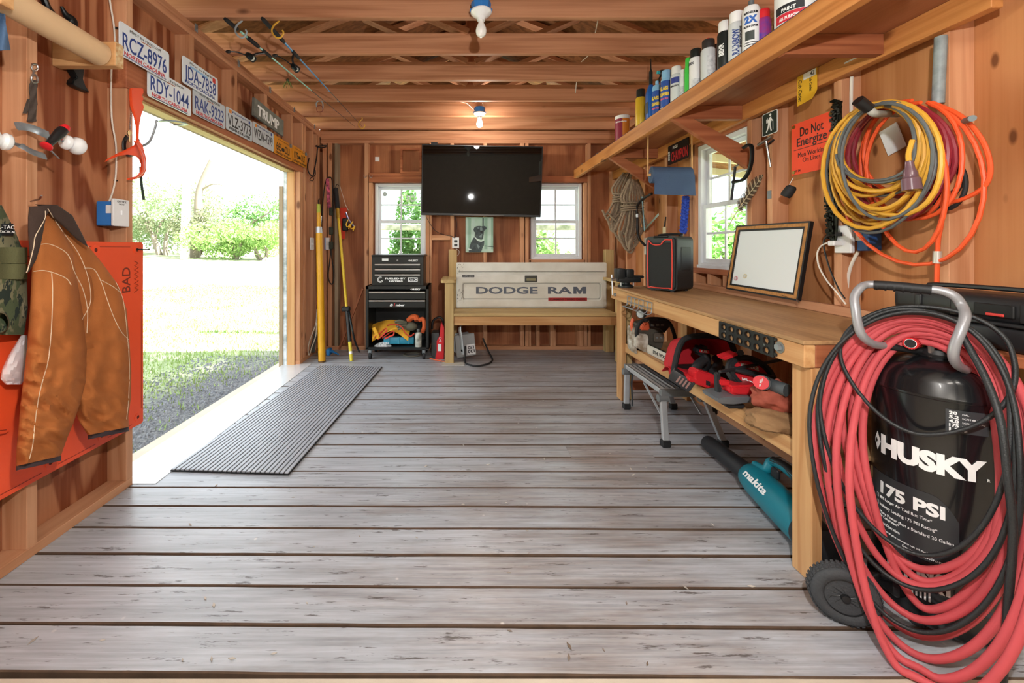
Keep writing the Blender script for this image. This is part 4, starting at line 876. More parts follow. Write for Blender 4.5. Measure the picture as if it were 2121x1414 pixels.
# CAT decal on the left window glass (seen from behind), round decal
cz = YB+.06+.0  # glass plane of the upper sash is about 45 mm behind this
gp = YB+.06-(-.055)-.0085-.002
tg = thing('lettered_decal', 'white vinyl letters on the window pane beside the television', 'decal', onY(850, 420, gp))
text('CAT', frame(onY(850, 411, gp-.0005), (-1, 0, 0), (0, 0, 1)) @ Matrix.Translation((0, 0, 0)), .065, wink, tg, 'decal_lettering', width=.11, bold=.004)
tg = thing('round_sticker', 'small round grey sticker on the window pane above the tool chest', 'sticker', onY(797, 402, gp))
MB().prism(circ(.026, 20), .0006, frame(onY(797, 402, gp), (1, 0, 0), (0, 0, 1))).obj('round_decal', M('decal_grey', '#b9bfc2', .6), tg, 0)

# ---------------- tool chest and rolling cabinet
bk = M('tool_cabinet_black', '#191d1d', .35, var=.2, vscale=6); bk2 = M('cabinet_inside', '#101212', .6)
YC = 4.14; q = lambda px, py, y=YC: onY(px, py, y)
cabi = thing('rolling_tool_cabinet', 'black rolling tool cabinet with an open lower bay on casters', 'tool cabinet', (q(822, 745).x, YC+.19, 0))
x0, x1 = q(757, 0).x, q(888, 0).x; z1 = q(0, 592).z; zb = q(0, 723).z; zs = q(0, 637).z; D = .38
MB().box((x0, YC+.005, zb), (x0+.03, YC+D, z1), .003).obj('side_panel', bk, cabi, 0); MB().box((x1-.03, YC+.005, zb), (x1, YC+D, z1), .003).obj('side_panel', bk, cabi, 0)
MB().box((x0, YC+.005, z1-.035), (x1, YC+D, z1), .003).obj('top', bk, cabi, 0); MB().box((x0+.03, YC+D-.01, zb), (x1-.03, YC+D, z1-.03), 0).obj('back_panel', bk2, cabi, 0); MB().box((x0, YC+.005, zb-.01), (x1, YC+D, zb+.018), .003).obj('bottom_shelf', bk, cabi, 0)
barm = metal('drawer_trim', '#c9cdcf', .3)
for y0, y1 in ((603, 619.5), (620.5, 637)):
    d_ = MB().box((x0+.032, YC, q(0, y1).z), (x1-.032, YC+.3, q(0, y0).z), .003).obj('drawer', bk, cabi, 0)
    MB().box((x0+.036, YC-.014, q(0, y0+4).z), (x1-.036, YC, q(0, y0+.5).z), .003).obj('handle_strip', barm, d_, 0)
text('HUSKY', frame(q(862, 599, YC+.004), (1, 0, 0), (0, 0, 1)), .016, wink, cabi, width=.085, bold=.001)
MB().prism([(0, 0), (.012, .009), (.006, 0), (.012, -.009)], .001, frame(q(850, 599, YC+.004), (1, 0, 0), (0, 0, 1))).obj('emblem', wink, cabi, 0)
text('B', frame(q(810.5, 631.5, YC-.001), (1, 0, 0), (0, 0, 1)), .022, wink, cabi, width=.03, bold=.0012, shear=.2); text('mber', frame(q(829, 631.5, YC-.001), (1, 0, 0), (0, 0, 1)), .022, wink, cabi, width=.092, bold=.0012, shear=.2); text('i', frame(q(817, 630.5, YC-.0014), (1, 0, 0), (0, 0, 1)), .032, redink, cabi, bold=.002, shear=.2)
for px in (767, 878):
    p = q(px, 733, YC+.04); ct = MB(); ct.box((p.x-.017, YC+.02, zb-.055), (p.x+.017, YC+.06, zb-.010), .004); cst = ct.obj('caster', galv, cabi, 0)
    MB().cyl((p.x-.012, YC+.04, .036), (p.x+.012, YC+.04, .036), .036, n=18).obj('wheel', rubber, cst); 
    for yy in (YC+.33,): MB().cyl((p.x-.012, yy, .036), (p.x+.012, yy, .036), .036, n=14).obj('wheel', rubber, cst); MB().box((p.x-.015, yy-.02, .04), (p.x+.015, yy+.02, zb-.01)).obj('caster', galv, cabi, 0)
chest = thing('tool_chest', 'black top tool chest with three drawers under the window', 'tool chest', (q(823, 592).x, YC+.2, z1))
YT = YC+.03; q2 = lambda px, py: onY(px, py, YT); x0, x1 = q2(770, 0).x, q2(877, 0).x; zt, zc = q2(0, 527.5).z, z1
MB().box((x0, YT+.01, zc), (x1, YT+.33, zt-.012), .003).obj('body', bk, chest, 0); MB().box((x0-.004, YT, zt-.02), (x1+.012, YT+.335, zt), .004).obj('lid', bk, chest, 0)
for y0, y1 in ((545.5, 555.5), (556, 566.5), (567, 588)):
    d_ = MB().box((x0+.03, YT, q2(0, y1).z), (x1-.03, YT+.25, q2(0, y0).z), .002).obj('drawer', bk, chest, 0)
    MB().box((x0+.032, YT-.013, q2(0, y0+4).z), (x1-.032, YT, q2(0, y0+.4).z), .003).obj('handle_strip', barm, d_, 0)
text('HUSKY', frame(q2(857, 539.5)+V((0, .0085, 0)), (1, 0, 0), (0, 0, 1)), .016, wink, chest, width=.085, bold=.001)
MB().prism([(0, 0), (.012, .009), (.006, 0), (.012, -.009)], .001, frame(q2(844.5, 539.5)+V((0, .0095, 0)), (1, 0, 0), (0, 0, 1))).obj('emblem', wink, chest, 0)
MB().box(q2(791, 540)+V((0, .0075, 0)), q2(804, 535)+V((0, .0105, 0)), 0).obj('sticker', M('sticker_white'), chest, 0); MB().cyl(q2(823, 539)+V((0, .005, 0)), q2(823, 539)+V((0, .012, 0)), .009, n=14).obj('lock', steel, chest)
FT = lambda px, py: frame(q2(px, py)+V((0, -.0013, 0)), (1, 0, 0), (0, 0, 1))
text('FUELED BY', FT(819, 576.5), .016, wink, chest, width=.21, bold=.001); text('HATERS', FT(820, 582), .013, wink, chest, width=.14, bold=.001)
MB().prism(rrect(.1, .042, .002), .0008, FT(855, 578.7)).obj('sticker', wink, chest, 0); text('RTIC', FT(855, 578.7) @ Matrix.Translation((0, 0, .001)), .026, ink, chest, width=.082, bold=.002)
for r_ in (.028, .018): MB().tube([FT(788, 579) @ V((r_*math.cos(RAD(60+k*26)), r_*math.sin(RAD(60+k*26)), .001)) for k in range(12)], .003, 6).obj('sticker', wink, chest)
# things in the cabinet bay
zf = zb+.018; YI = YC+.10
bc = thing('blue_case', 'teal blue plastic tool case in the bay of the rolling cabinet', 'case', q(825, 715, YI))
m = frame(q(826, 704, YI+.02), V((1, .18, -.04)), (0, .1, 1)); MB().box((-.155, -.035, -.07), (.155, .035, .05), .012, m, 2).obj('case_body', M('teal_plastic', '#2b93b4', .4), bc, 40)
for x_ in (-.1, 0, .1): MB().box((x_-.008, -.036, .045), (x_+.008, .037, .054), .003, m).obj('rib', M('teal_plastic'), bc, 0)
for x_ in (-.15, -.13, -.11): MB().box((x_-.004, -.034, .049), (x_+.006, -.018, .056), .002, m).obj('latch', wink, bc, 0)
vs_ = thing('safety_vest', 'folded yellow and red safety vest heaped on the teal case', 'vest', q(812, 690, YI)); vy = M('vest_yellow', '#e3a82c', .8, var=.12, bump=.3, bscale=120); vr = M('vest_red', '#c8402c', .8)
def vf_(u, v):
    px = 771+ (82-8*v)*u; py = 672-10*math.sin(u*PI)+30*v+6*math.sin(u*5+v*2)*v; return onY(px, py, YI+.10-.16*math.sin(v*PI*.5)+.02*math.sin(u*11+v*6))
MB().grid(vf_, 34, 22, .006).obj('yellow_cloth', vy, vs_, 60)
for pts_ in ([(776, 698), (790, 688), (799, 680), (800, 686), (789, 697), (782, 702)], [(792, 700), (806, 690), (815, 686), (815, 693), (806, 697), (797, 702)], [(802, 674), (818, 671), (832, 677), (840, 690), (850, 696), (858, 690)]): MB().tube([onY(a, b_, YI-.075) for a, b_ in pts_], (.004, .009), 8, smooth=5).obj('red_edge', vr, vs_)
MB().tube([onY(a, b_, YI-.06) for a, b_ in ((774, 678), (780, 690), (784, 700))], (.02, .03), 8, smooth=4).obj('fold', vy, vs_)
gl = thing('work_glove', 'grey work glove with orange cuff lying on the folded vest', 'glove', q(850, 680, YI)); gm = M('glove_grey', '#6b6a58', .85, bump=.4, bscale=160, var=.2); go = M('glove_orange', '#d8602c', .8, var=.15)
MB().sph(q(850, 676, YI), (.075, .05, .045), 16).obj('palm', gm, gl)
for k in range(4): MB().tube([q(842, 668+4*k, YI-.03), q(828+k, 664+5*k, YI-.05), q(818+2*k, 667+5*k, YI-.05)], .012, 8, smooth=4).obj('finger', gm, gl)
MB().tube([q(846, 664, YI+.06), q(854, 657, YI+.04), q(862, 657, YI+.02), q(864, 664, YI)], (.03, .03), 8, smooth=4).obj('cuff', go, gl); MB().tube([q(868, 663, YI), q(877, 661, YI-.01), q(879, 676, YI-.01), q(875, 688, YI)], (.022, .022), 8, smooth=4).obj('cuff', go, gl)
sc_ = thing('spray_can', 'grey white spray can standing in the bay of the rolling cabinet', 'spray can', (q(866, 0, YI-.06).x, YI-.06, zf)); m = Matrix.Translation((q(866.5, 0, YI-.06).x, YI-.06, zf))
MB().lathe([(0, 0), (.034, 0), (.035, .004), (.035, .125), (.030, .138), (.014, .146), (0, .147)], m, 22).obj('can_body', M('can_grey', '#c3c6be', .35, c2='#77786f', vscale=22), sc_, 35); MB().lathe([(0, .145), (.013, .146), (.013, .160), (.018, .165), (.015, .178), (0, .18)], m, 14).obj('nozzle', M('can_dark', '#5a5c58', .4), sc_, 35)
pb = thing('plastic_wrap', 'crumpled grey plastic wrap on the cabinet bottom shelf', 'plastic', q(785, 722, YI))
def wfn_(u, v): return onY(768+50*u, 722-13*math.sin(u*PI)*math.sin(v*PI)**.7-.5, YI-.08+.14*v)+V((0, 0, .014*mnoise.noise(V((u*13, v*9, 1)))))
MB().grid(wfn_, 30, 16).obj('wrap', M('grey_film', '#a3a8aa', .3, c2='#d8dcdc', vscale=40), pb, 20)
# hose under cabinet
hu = thing('coiled_hose', 'small coiled hose lying on the floor under the rolling cabinet', 'hose', q(845, 735, YC+.15)); p = V((q(850, 0).x, YC+.16, .012))
MB().tube([p+V((.09*math.cos(2*PI*k/20), .07*math.sin(2*PI*k/20), 0)) for k in range(20)], .008, 8, closed=True).obj('coil', M('grey_hose', '#6f6a5e', .6), hu)

# ---------------- red and grey pump case, orange cord
pc = thing('inflator', 'red and black portable inflator standing between cabinet and bench', 'inflator', onZ(908, 744, 0)); Yi = 4.16
MB().box(onY(893, 741, Yi+.04), onY(912, 682, Yi+.22), .02, None, 2).obj('body', M('dark_grey_plastic', '#3a3f40', .5), pc, 40); MB().tube([onY(895, 682, Yi+.1), onY(897, 665, Yi+.1), onY(908, 657, Yi+.1), onY(917, 662, Yi+.1), onY(918, 682, Yi+.1)], .012, 10, smooth=5).obj('handle', black, pc)
MB().prism([((a-906)*Yi/F, (700-b_)*Yi/F) for a, b_ in ((904, 744), (921, 743), (922, 672), (915, 660), (912, 690), (906, 700), (906, 722), (903, 735))], .14, frame(onY(906, 700, Yi+.16), (1, 0, 0), (0, 0, 1)), .006).obj('red_housing', red, pc, 40)
MB().box(onY(907, 727, Yi+.015), onY(914, 712, Yi+.018), 0).obj('sticker', M('sticker_white'), pc, 0); text('EVO', frame(onY(912, 703, Yi+.017), (0, 0, 1), (-1, 0, 0)), .022, wink, pc, width=.05)
oc = thing('extension_lead', 'orange cord end lying on the floor beside the bench leg', 'cord', onZ(905, 746, 0)); MB().tube([onZ(a, b_, .008) for a, b_ in ((890, 741), (897, 744), (908, 746), (921, 748), (936, 741))], .005, 7, smooth=5).obj('cord', M('orange_cord', '#e8652c', .6), oc)

# ---------------- bench with the tailgate back
bn = thing('tailgate_bench', 'wooden bench with a white pickup tailgate for its back', 'bench', (onZ(1100, 740, 0).x, 4.2, 0))
tg_z, yf = 'treated_Z', 4.01
def bb(name, lo, hi, mat, bev=.004, par=bn): return MB().box(lo, hi, bev).obj(name, MATS[mat], par, 0)
xa, xb_ = onY(921.5, 0, yf).x, onY(940, 0, yf).x; zarm = onY(0, 579, yf-.02).z
bb('front_leg', (xa, yf, 0), (xb_, yf+.089, zarm-.03), tg_z); xr = 1.535; bb('front_leg', (xr, yf, 0), (xr+.089, yf+.089, zarm-.03), tg_z)
MB().prism(rrect(.15, .50, .03), .032, frame((xa+.035, yf+.22, zarm-.032), (1, 0, 0), (0, 1, 0)), .003).obj('armrest', MATS['treated_Y'], bn, 30); MB().prism(rrect(.15, .50, .03), .032, frame((xr+.05, yf+.22, zarm-.032), (1, 0, 0), (0, 1, 0)), .003).obj('armrest', MATS['treated_Y'], bn, 30)
for x_ in (-.135, 1.565): bb('back_post', (x_, 4.44, 0), (x_+.09, 4.53, 1.112), tg_z)
zseat = onY(0, 649, yf+.01).z
bb('front_rail', (xb_, yf+.01, zseat-.118), (xr, yf+.05, zseat-.03), 'pine_X')
for k in range(3): bb('seat_plank', (xb_-.0, yf-.005+k*.145, zseat-.028), (xr+.0, yf-.005+k*.145+.14, zseat), 'treated_X')
bb('back_rail', (-.05, 4.40, zseat-.1), (1.57, 4.44, zseat-.03), 'pine_X')
TGm = M('tailgate_white', '#e6e6df', .3, c2='#d2d0c6', vscale=3, coat=.3)
tx0, tx1 = onY(945, 0, 4.38).x, onY(1257, 0, 4.38).x; tz1, tz0 = onY(0, 543.5, 4.38).z, zseat+.002; tW, tH = tx1-tx0, tz1-tz0
tm = frame(((tx0+tx1)/2, 4.385, (tz0+tz1)/2), (1, 0, 0), (0, 0, 1)); sx_, sz_ = tW/312, tH/94
def TP(px, py): return ((px-1101)*sx_, (590-py)*sz_)
tg = MB().prism(rrect(tW, tH, .012), .05, tm @ Matrix.Translation((0, 0, -.05)), .004).obj('tailgate', TGm, bn, 30, label='white pickup tailgate with embossed lettering')
def tpart(name, poly, z0, z1, mat, holes=(), bev=0): return MB().prism(poly, z1-z0, tm @ Matrix.Translation((0, 0, z0)), bev, holes).obj(name, mat, tg, 30)
px_, py_ = TP(951+303/2+1, 604.5)
frm = rrect(tW-.012, 66*sz_, .01, cx=0, cy=TP(0, 602)[1]); inn = rrect(tW-.135, 34*sz_, .022, cx=.0, cy=TP(0, 602)[1])
tpart('pressed_border', frm, 0, .018, TGm, [inn], .008); tpart('crease_shade', inn, .0002, .0008, M('crease_shade_grey', '#a9a8a0', .5), [rrect(tW-.155, 34*sz_-.018, .018, cx=0, cy=TP(0, 602)[1])]); tpart('ridge_shade_line', rrect(tW-.05, .004, .001, cx=0, cy=TP(0, 562.3)[1]), .0, .004, M('ridge_shade_dark', '#77756c', .5))  # grey strips paint in the shading along the recess edge and ridge
tpart('upper_panel', rrect(tW-.006, 17*sz_, .008, cx=0, cy=TP(0, 553)[1]), 0, .014, TGm, (), .004)
gm_ = M('grey_letter', '#5a6270', .45)
x_, y_ = TP(1050, 600.5); text('DODGE', tm @ Matrix.Translation((x_, y_, .0006)), 13.5*sz_, gm_, tg, width=128*sx_, bold=.003, ext=.001); x_, y_ = TP(1174, 600.5); text('RA', tm @ Matrix.Translation((x_-.072, y_, .0006)), 13.5*sz_, gm_, tg, width=50*sx_, bold=.003, ext=.001)
hM, wM = 13.5*sz_/2+.003, 13.2*sx_; xM = x_+27*sx_; kM = .30
MB().prism([(xM-wM, -hM), (xM-wM*.5, -hM), (xM-wM*.5, hM*.1), (xM-wM*.12, -hM), (xM+wM*.12, -hM), (xM+wM*.5, hM*.1), (xM+wM*.5, -hM), (xM+wM, -hM), (xM+wM, hM), (xM+wM*.42, hM), (xM, -hM*.05), (xM-wM*.42, hM), (xM-wM, hM)], .0016, tm @ Matrix.Translation((0, y_, .0002))).obj('lettering', gm_, tg, 0)
x_, y_ = TP(1175, 618.6); tpart('red_badge', rrect(80*sx_, 6.5*sz_, .003, cx=x_, cy=y_), .0175, .021, M('badge_red', '#a8262a', .4)); text('CUMMINS TURBO DIESEL', tm @ Matrix.Translation((x_, y_, .0215)), 3.6*sz_, M('badge_dark', '#4a1214', .5), tg, width=75*sx_, bold=.0008)
x_, y_ = TP(1099.5, 576.5); tpart('latch_bezel', rrect(26*sx_, 13.5*sz_, .006, cx=x_, cy=y_), 0, .0195, M('latch_dark', '#3c3c38', .4)); tpart('latch_handle', rrect(19*sx_, 5*sz_, .004, cx=x_, cy=y_-.008), .0195, .026, M('latch_olive', '#8a8768', .35, .4), (), .002)
x_, y_ = TP(970, 571); tpart('dealer_badge', rrect(25*sx_, 4.5*sz_, .004, cx=x_, cy=y_), .0175, .0195, ink); text('MARTIN NORRIS', tm @ Matrix.Translation((x_, y_, .0205)), 2.2*sz_, wink, tg, width=22*sx_)
rnd_ = random.Random(5); b = MB()
for k in range(60):
    x_ = TP(947+rnd_.random()**2*14, 0)[0]; y_ = TP(0, rnd_.choice([rnd_.uniform(546, 566), rnd_.uniform(596, 625)]))[1]; s_ = rnd_.uniform(.001, .004); b.prism([(x_-s_, y_-s_*1.5), (x_+s_, y_-s_), (x_+s_*.6, y_+s_*1.8)], .0006, tm @ Matrix.Translation((0, 0, .0142 if y_ > TP(0, 562)[1] and y_ < TP(0, 544)[1] else .0181)))
b.obj('scuff_marks', M('scuff_dark', '#3d3a36', .8), tg, 0, kind='stuff')
# flood light under the bench
fd = thing('flood_light', 'grey LED flood light upside down on the floor under the bench', 'flood light', onZ(968, 745, 0)); fm = M('light_grey_metal', '#9fa3a4', .45, .3)
m = frame(onY(963, 712, 4.12), V((1, .25, .10)), V((-.12, 0, 1))); MB().prism([(-.10, -.12), (.10, -.12), (.10, .10), (-.10, .10)], .03, m, .006).obj('face_frame', fm, fd, 40)
MB().prism([(-.095, -.115), (.095, -.115), (.095, .095), (-.095, .095)], .14, m @ Matrix.Translation((0, 0, -.14)), .03).obj('housing', fm, fd, 40)
MB().tube([m @ V((-.045, -.09, .045)), m @ V((-.045, .06, .05)), m @ V((-.045, .18, .04)), m @ V((.03, .19, -.05))], (.004, .02), 8, smooth=3).obj('bracket', M('bracket_grey', '#b9bec0', .4, .5), fd, 40)
MB().cyl(m @ V((-.045, -.05, .045)), m @ V((-.045, -.05, .055)), .014, n=12).obj('bolt', iron, fd)
MB().prism(rrect(.085, .10, .003), .001, m @ Matrix.Translation((.05, -.055, .03))).obj('label', M('sticker_white'), fd, 0); fr_ = m @ Matrix.Translation((.05, -.075, .0315)) @ Matrix.Rotation(PI, 4, 'Z')
text('130', fr_, .030, ink, fd, width=.07, bold=.0015); text('LED', m @ Matrix.Translation((.05, -.038, .0315)) @ Matrix.Rotation(PI, 4, 'Z'), .028, ink, fd, width=.065, bold=.0015); text('20 MM', m @ Matrix.Translation((.035, .0, .0315)) @ Matrix.Rotation(PI, 4, 'Z'), .008, ink, fd, width=.02)
MB().tube([m @ V((-.01, -.02, .045)), onZ(963, 735, .10), onZ(965, 752, .012), onZ(985, 757, .012), onZ(1008, 754, .012), onZ(1020, 745, .012), onZ(1012, 728, .06), onY(1000, 700, 4.3)], .009, 8, smooth=6).obj('power_cord', rubber, fd)
bs = MB().box(onZ(914, 757, .0), onZ(962, 749, .006), 0).obj('floor_shim', M('pale_shim', '#b8b2a6', .8), None, 0); tag(bs, 'thin pale board scrap under the front bench leg', 'board scrap')

# ---------------- ceiling lamps
def lamp(label, c, lit):
    t = thing('ceiling_lamp', label, 'lamp', c)
    m = Matrix.Translation(V(c)); MB().lathe([(0, 0), (.052, 0), (.055, -.01), (.050, -.05), (0, -.051)], m @ Matrix.Translation((0, 0, .052)), 8).obj('junction_box', bluebox, t, 20)
    for sx in (-1, 1): MB().box(V(c)+V((sx*.05-.012, -.01, .0)), V(c)+V((sx*.05+.012, .01, .012)), .002).obj('ear', bluebox, t, 0)
    MB().lathe([(0, 0), (.058, 0), (.058, -.008), (.045, -.022), (.024, -.035), (.021, -.05), (0, -.051)], m, 24).obj('lampholder', por, t, 40)
    bm2 = M('bulb_lit', '#fff4e0', .4, emit=30) if lit else M('bulb_white', '#f1f1ee', .25)
    MB().lathe([(0, -.048), (.014, -.05), (.016, -.065), (.027, -.09), (.030, -.108), (.026, -.126), (.014, -.138), (0, -.141)], m, 20).obj('bulb', bm2, t, 60)
    if lit:
        ld = bpy.data.lights.new('bulb_light', 'POINT'); ld.energy = 14; ld.color = (1, .93, .82); ld.shadow_soft_size = .03
        lo = bpy.data.objects.new('bulb_light', ld); COL.objects.link(lo); lo.parent = t; lo.location = (0, 0, -.18)
lamp('unlit white bulb in a porcelain holder on the ceiling joist', onY(996.5, 24, 2.255), False); lamp('lit white bulb in a porcelain holder near the back wall', onY(993.5, 234, 3.98), True)
wm_ = M('white_cable')
for lab, pts_ in zip(('white wire curving along the joist into the lit lamp', 'short white wire dropping onto the lit lamp box'), ([(950, 210, 3.9), (965, 213, 3.9), (976, 222, 3.95), (983, 230, 3.97)], [(1000, 213, 3.9), (1001, 224, 3.96)])):
    wc2 = thing('lamp_wire', lab, 'wire', onY(*pts_[0]), group='white wires in the ceiling'); MB().tube([onY(*p_) for p_ in pts_], .003, 6, smooth=4).obj('wire', wm_, wc2)
for lab, pts_ in zip(('first', 'second', 'fourth'), ([(1238, 43, 2.5), (1233, 68, 2.7)], [(1219, 115, 2.95), (1204, 128, 3.05)], [(1194, 170, 3.4), (1192, 192, 3.58)])):
    wc2 = thing('lamp_wire', 'short white wire in the %s joist gap behind the unlit bulb' % lab, 'wire', onY(*pts_[0]), group='white wires in the ceiling'); MB().tube([onY(*p_) for p_ in pts_], .003, 6).obj('wire', wm_, wc2)
# ================================================================== RIGHT WALL, SHELF, WORKBENCH
SX, SZ = 1.25, 1.99       # shelf front plane, shelf top
sh = thing('wall_shelf', 'long wooden wall shelf carried on diagonal braces above the workbench', 'shelf', (1.5, 2.8, 1.9))
def rp(name, lo, hi, mat, par=sh, bev=.002): return MB().box(lo, hi, bev).obj(name, MATS[mat] if isinstance(mat, str) else mat, par, 0)
rp('fascia', (SX, 1.14, 1.898), (SX+.038, YB-.003, 1.993), 'oiled_Y'); rp('shelf_board', (SX+.038, 1.14, 1.976), (XR-.001, YB-.003, SZ), 'ply_shelf'); rp('cleat', (XR-.04, 1.30, 1.885), (XR-.001, YB-.003, 1.975), 'oiled_Y')
rp('shelf_liner', (SX+.002, 1.14, SZ+.004), (XR-.02, 3.9, SZ+.007), M('navy_liner', '#2c4568', .6))
for y_ in (1.63, 2.45, 3.5): rp('cross_rail', (SX+.038, y_, 1.894), (XR-.04, y_+.038, 1.975), 'redwood_X')
for y_, z_ in ((2.45, 1.63), (3.5, 1.62)):
    m = frame((0, y_-.002, 0), (1, 0, 0), (0, 0, 1)); d = V((XR-SX-.02, z_-1.885)); 
    MB().prism([(SX+.012, 1.897), (SX+.135, 1.897), (XR-.001, z_+.09), (XR-.001, z_-.03)], .038, frame((0, y_+.0365, 0), (1, 0, 0), (0, 0, 1)), .002).obj('brace', MATS['redwood_X'], sh, 0)
# cans and bottles on the shelf
SH = SZ+.0072
def cyl_label(t, m, r, z0, z1, mat, a0=-200, a1=-20, n=16, name='label', off=.0008):
    def fn(u, v): a = RAD(a0+(a1-a0)*u); return m @ V(((r+off)*math.cos(a), (r+off)*math.sin(a), z0+(z1-z0)*v))
    return MB().grid(fn, n, 2).obj(name, mat, t, 60)
def cyl_text(s, t, m, r, z, h, mat, width, ang=-125, name='lettering', bold=.0006, vertical=False, off=.0014, skew=0):
    def warp(co):
        x, y_ = (co.x, co.y) if not vertical else (-co.y, co.x)
        a = RAD(ang)+x/r; return m @ V(((r+off+co.z)*math.cos(a), (r+off+co.z)*math.sin(a), z+y_+skew*x))
    return text(s, Matrix(), h, mat, t, name, width=width, warp=warp, bold=bold)
def can(label, px, py_base, py_top, r, body, cap, capk='spray', X=None, extra=None, hfix=None, name='spray_can', cat='spray can', grp='spray cans and bottles on the shelf'):
    """standing on the shelf; px is its axis, X its distance from the middle of the room"""
    X = X or SX+.055+r; Y = F*X/(px-CX); h = hfix or (H-(py_top-CY)*Y/F)-SH
    t = thing(name, label, cat, (X, Y, SH), group=grp); m = Matrix.Translation((X, Y, SH))
    hb = h*.80 if capk == 'spray' else h*.86
    if capk == 'spray':
        MB().lathe([(0, 0), (r*.96, 0), (r, .004), (r, hb-.012), (r*.86, hb), (0, hb)], m, 26).obj('can_body', body, t, 35)
        MB().lathe([(0, hb-.002), (r*.84, hb), (r*.84, h-.006), (r*.78, h), (0, h)], m, 26).obj('cap', cap, t, 35)
    elif capk == 'bare':
        MB().lathe([(0, 0), (r*.96, 0), (r, .004), (r, hb-.012), (r*.8, hb+.006), (r*.45, hb+.012), (0, hb+.013)], m, 26).obj('can_body', body, t, 35)
        MB().lathe([(0, hb+.01), (r*.35, hb+.01), (r*.33, h), (0, h)], m, 14).obj('nozzle', cap, t, 35)
    elif capk == 'jar':
        MB().lathe([(0, 0), (r*.97, 0), (r, .004), (r, h-.025), (0, h-.025)], m, 28).obj('jar_body', body, t, 35); MB().lathe([(0, h-.026), (r*1.03, h-.026), (r*1.03, h-.003), (r*.98, h), (0, h)], m, 28).obj('lid', cap, t, 35)
    if extra: extra(t, m, r, h)
    return t
cw = M('can_white', '#e7e9ea', .35); cgy = M('can_grey_light', '#cdd3d6', .4); cbk = M('can_black', '#1d2423', .4); capw = M('cap_white', '#eef0f0', .4)
can('white jar with a maroon and orange label at the far shelf end', 1289, 290, 241, .058, cw, capw, 'jar', X=1.38, name='cleaner_tub', cat='tub',
    extra=lambda t, m, r, h: (cyl_label(t, m, r, .03, h-.03, M('label_maroon', '#8a1f3c', .5), -200, -110), cyl_label(t, m, r, .03, h-.03, M('label_orange', '#e0862c', .5), -110, -40), cyl_text('Grime-Away', t, m, r, h*.78, .014, wink, .10, -125)))
# yellow trigger bottle
def bottle(label, px, py_top, w_, d_, hshoulder, body, headmat, neck, X=None, name='spray_bottle', extra=None):
    X = X or SX+.09; Y = F*X/(px-CX); h = (H-(py_top-CY)*Y/F)-SH; t = thing(name, label, 'bottle', (X, Y, SH), group='spray cans and bottles on the shelf'); hs_ = h*hshoulder
    def fn(u, v):
        a = 2*PI*u; k = 1 if v < .75 else 1-.62*((v-.75)/.25)**1.5; return V((X+d_*k*math.cos(a)/max(abs(math.cos(a)), abs(math.sin(a)))**.7, Y+w_*k*math.sin(a)/max(abs(math.cos(a)), abs(math.sin(a)))**.7, SH+hs_*v))
    bb_ = MB().grid(fn, 28, 18, closeu=True); bb_.obj('bottle_body', body, t, 50)
    m = Matrix.Translation((X, Y, SH)); MB().lathe([(0, hs_-.012), (w_*.42, hs_-.01), (w_*.42, hs_+.02), (0, hs_+.02)], m, 16).obj('neck_ring', headmat, t)
    if neck == 'trigger':
        zt = hs_+.02; MB().box((X-.05, Y-.016, SH+zt+.012), (X+.045, Y+.016, SH+zt+.045), .01, None, 2).obj('sprayer_head', headmat, t, 40); MB().cyl((X, Y, SH+zt), (X, Y, SH+zt+.02), .013, n=12).obj('sprayer_neck', headmat, t)
        MB().tube([(X-.032, Y, SH+zt+.015), (X-.052, Y, SH+zt-.012), (X-.048, Y, SH+zt-.04)], (.008, .004), 8, smooth=4).obj('trigger', headmat, t); MB().cyl((X-.05, Y, SH+zt+.03), (X-.066, Y, SH+zt+.03), .011, n=12).obj('nozzle', extra or headmat, t)
    elif neck == 'spout': MB().lathe([(0, hs_+.02), (w_*.4, hs_+.02), (w_*.4, hs_+.09), (w_*.15, hs_+.11), (w_*.1, h), (0, h)], m, 14).obj('spout', headmat, t)
    return t, m, h
can('yellow oil jug with black cap beside the blue bottle', 1327, 0, 186, .036, M('jug_yellow', '#d8b12c', .4, var=.08), cbk, 'spray', name='oil_bottle', cat='bottle', X=1.33)
t, m, h = bottle('tall blue bottle with a long black spout', 1348, 122, .030, .030, .60, M('bottle_blue', '#1f5fb0', .35), cbk, 'spout', X=1.335); MB().box((1.335-.0305, t.location.y-.024, SH+.07), (1.335-.029, t.location.y+.024, SH+.15)).obj('label', M('label_dark', '#2b3a48', .5), t, 0)
def glass_lab(t, m, r, h):
    cyl_label(t, m, r, .01, h*.74, M('label_blue', '#2a54a8', .5), -215, -30); cyl_text('GLASS', t, m, r, h*.56, .022, M('yellow_ink', '#f2d23a', .5), .055, -145, bold=.0016); cyl_text('CLEANER', t, m, r, h*.42, .020, M('yellow_ink'), .068, -145, bold=.0016); cyl_text('STREAK FREE', t, m, r, h*.31, .009, M('pink_ink', '#e8688a', .5), .055, -145); cyl_label(t, m, r, .012, .03, wink, -200, -80, off=.0012)
can('blue glass cleaner can with bright blue cap at the back', 1361, 0, 168, .033, M('can_sky', '#8fc7ee', .35), M('cap_skyblue', '#8fc7ee', .4), 'bare', X=1.36, extra=glass_lab)
bottle('bottle with a black and turquoise trigger sprayer behind the cleaner cans', 1381, 120, .033, .028, .66, M('bottle_teal_clear', '#3f7f8c', .3), cbk, 'trigger', X=1.42, extra=M('turquoise', '#35b6c0', .4))
can('glass cleaner can with a pale blue cap in front', 1380, 0, 147, .033, M('can_sky'), M('cap_skyblue'), 'spray', X=1.325, extra=glass_lab)
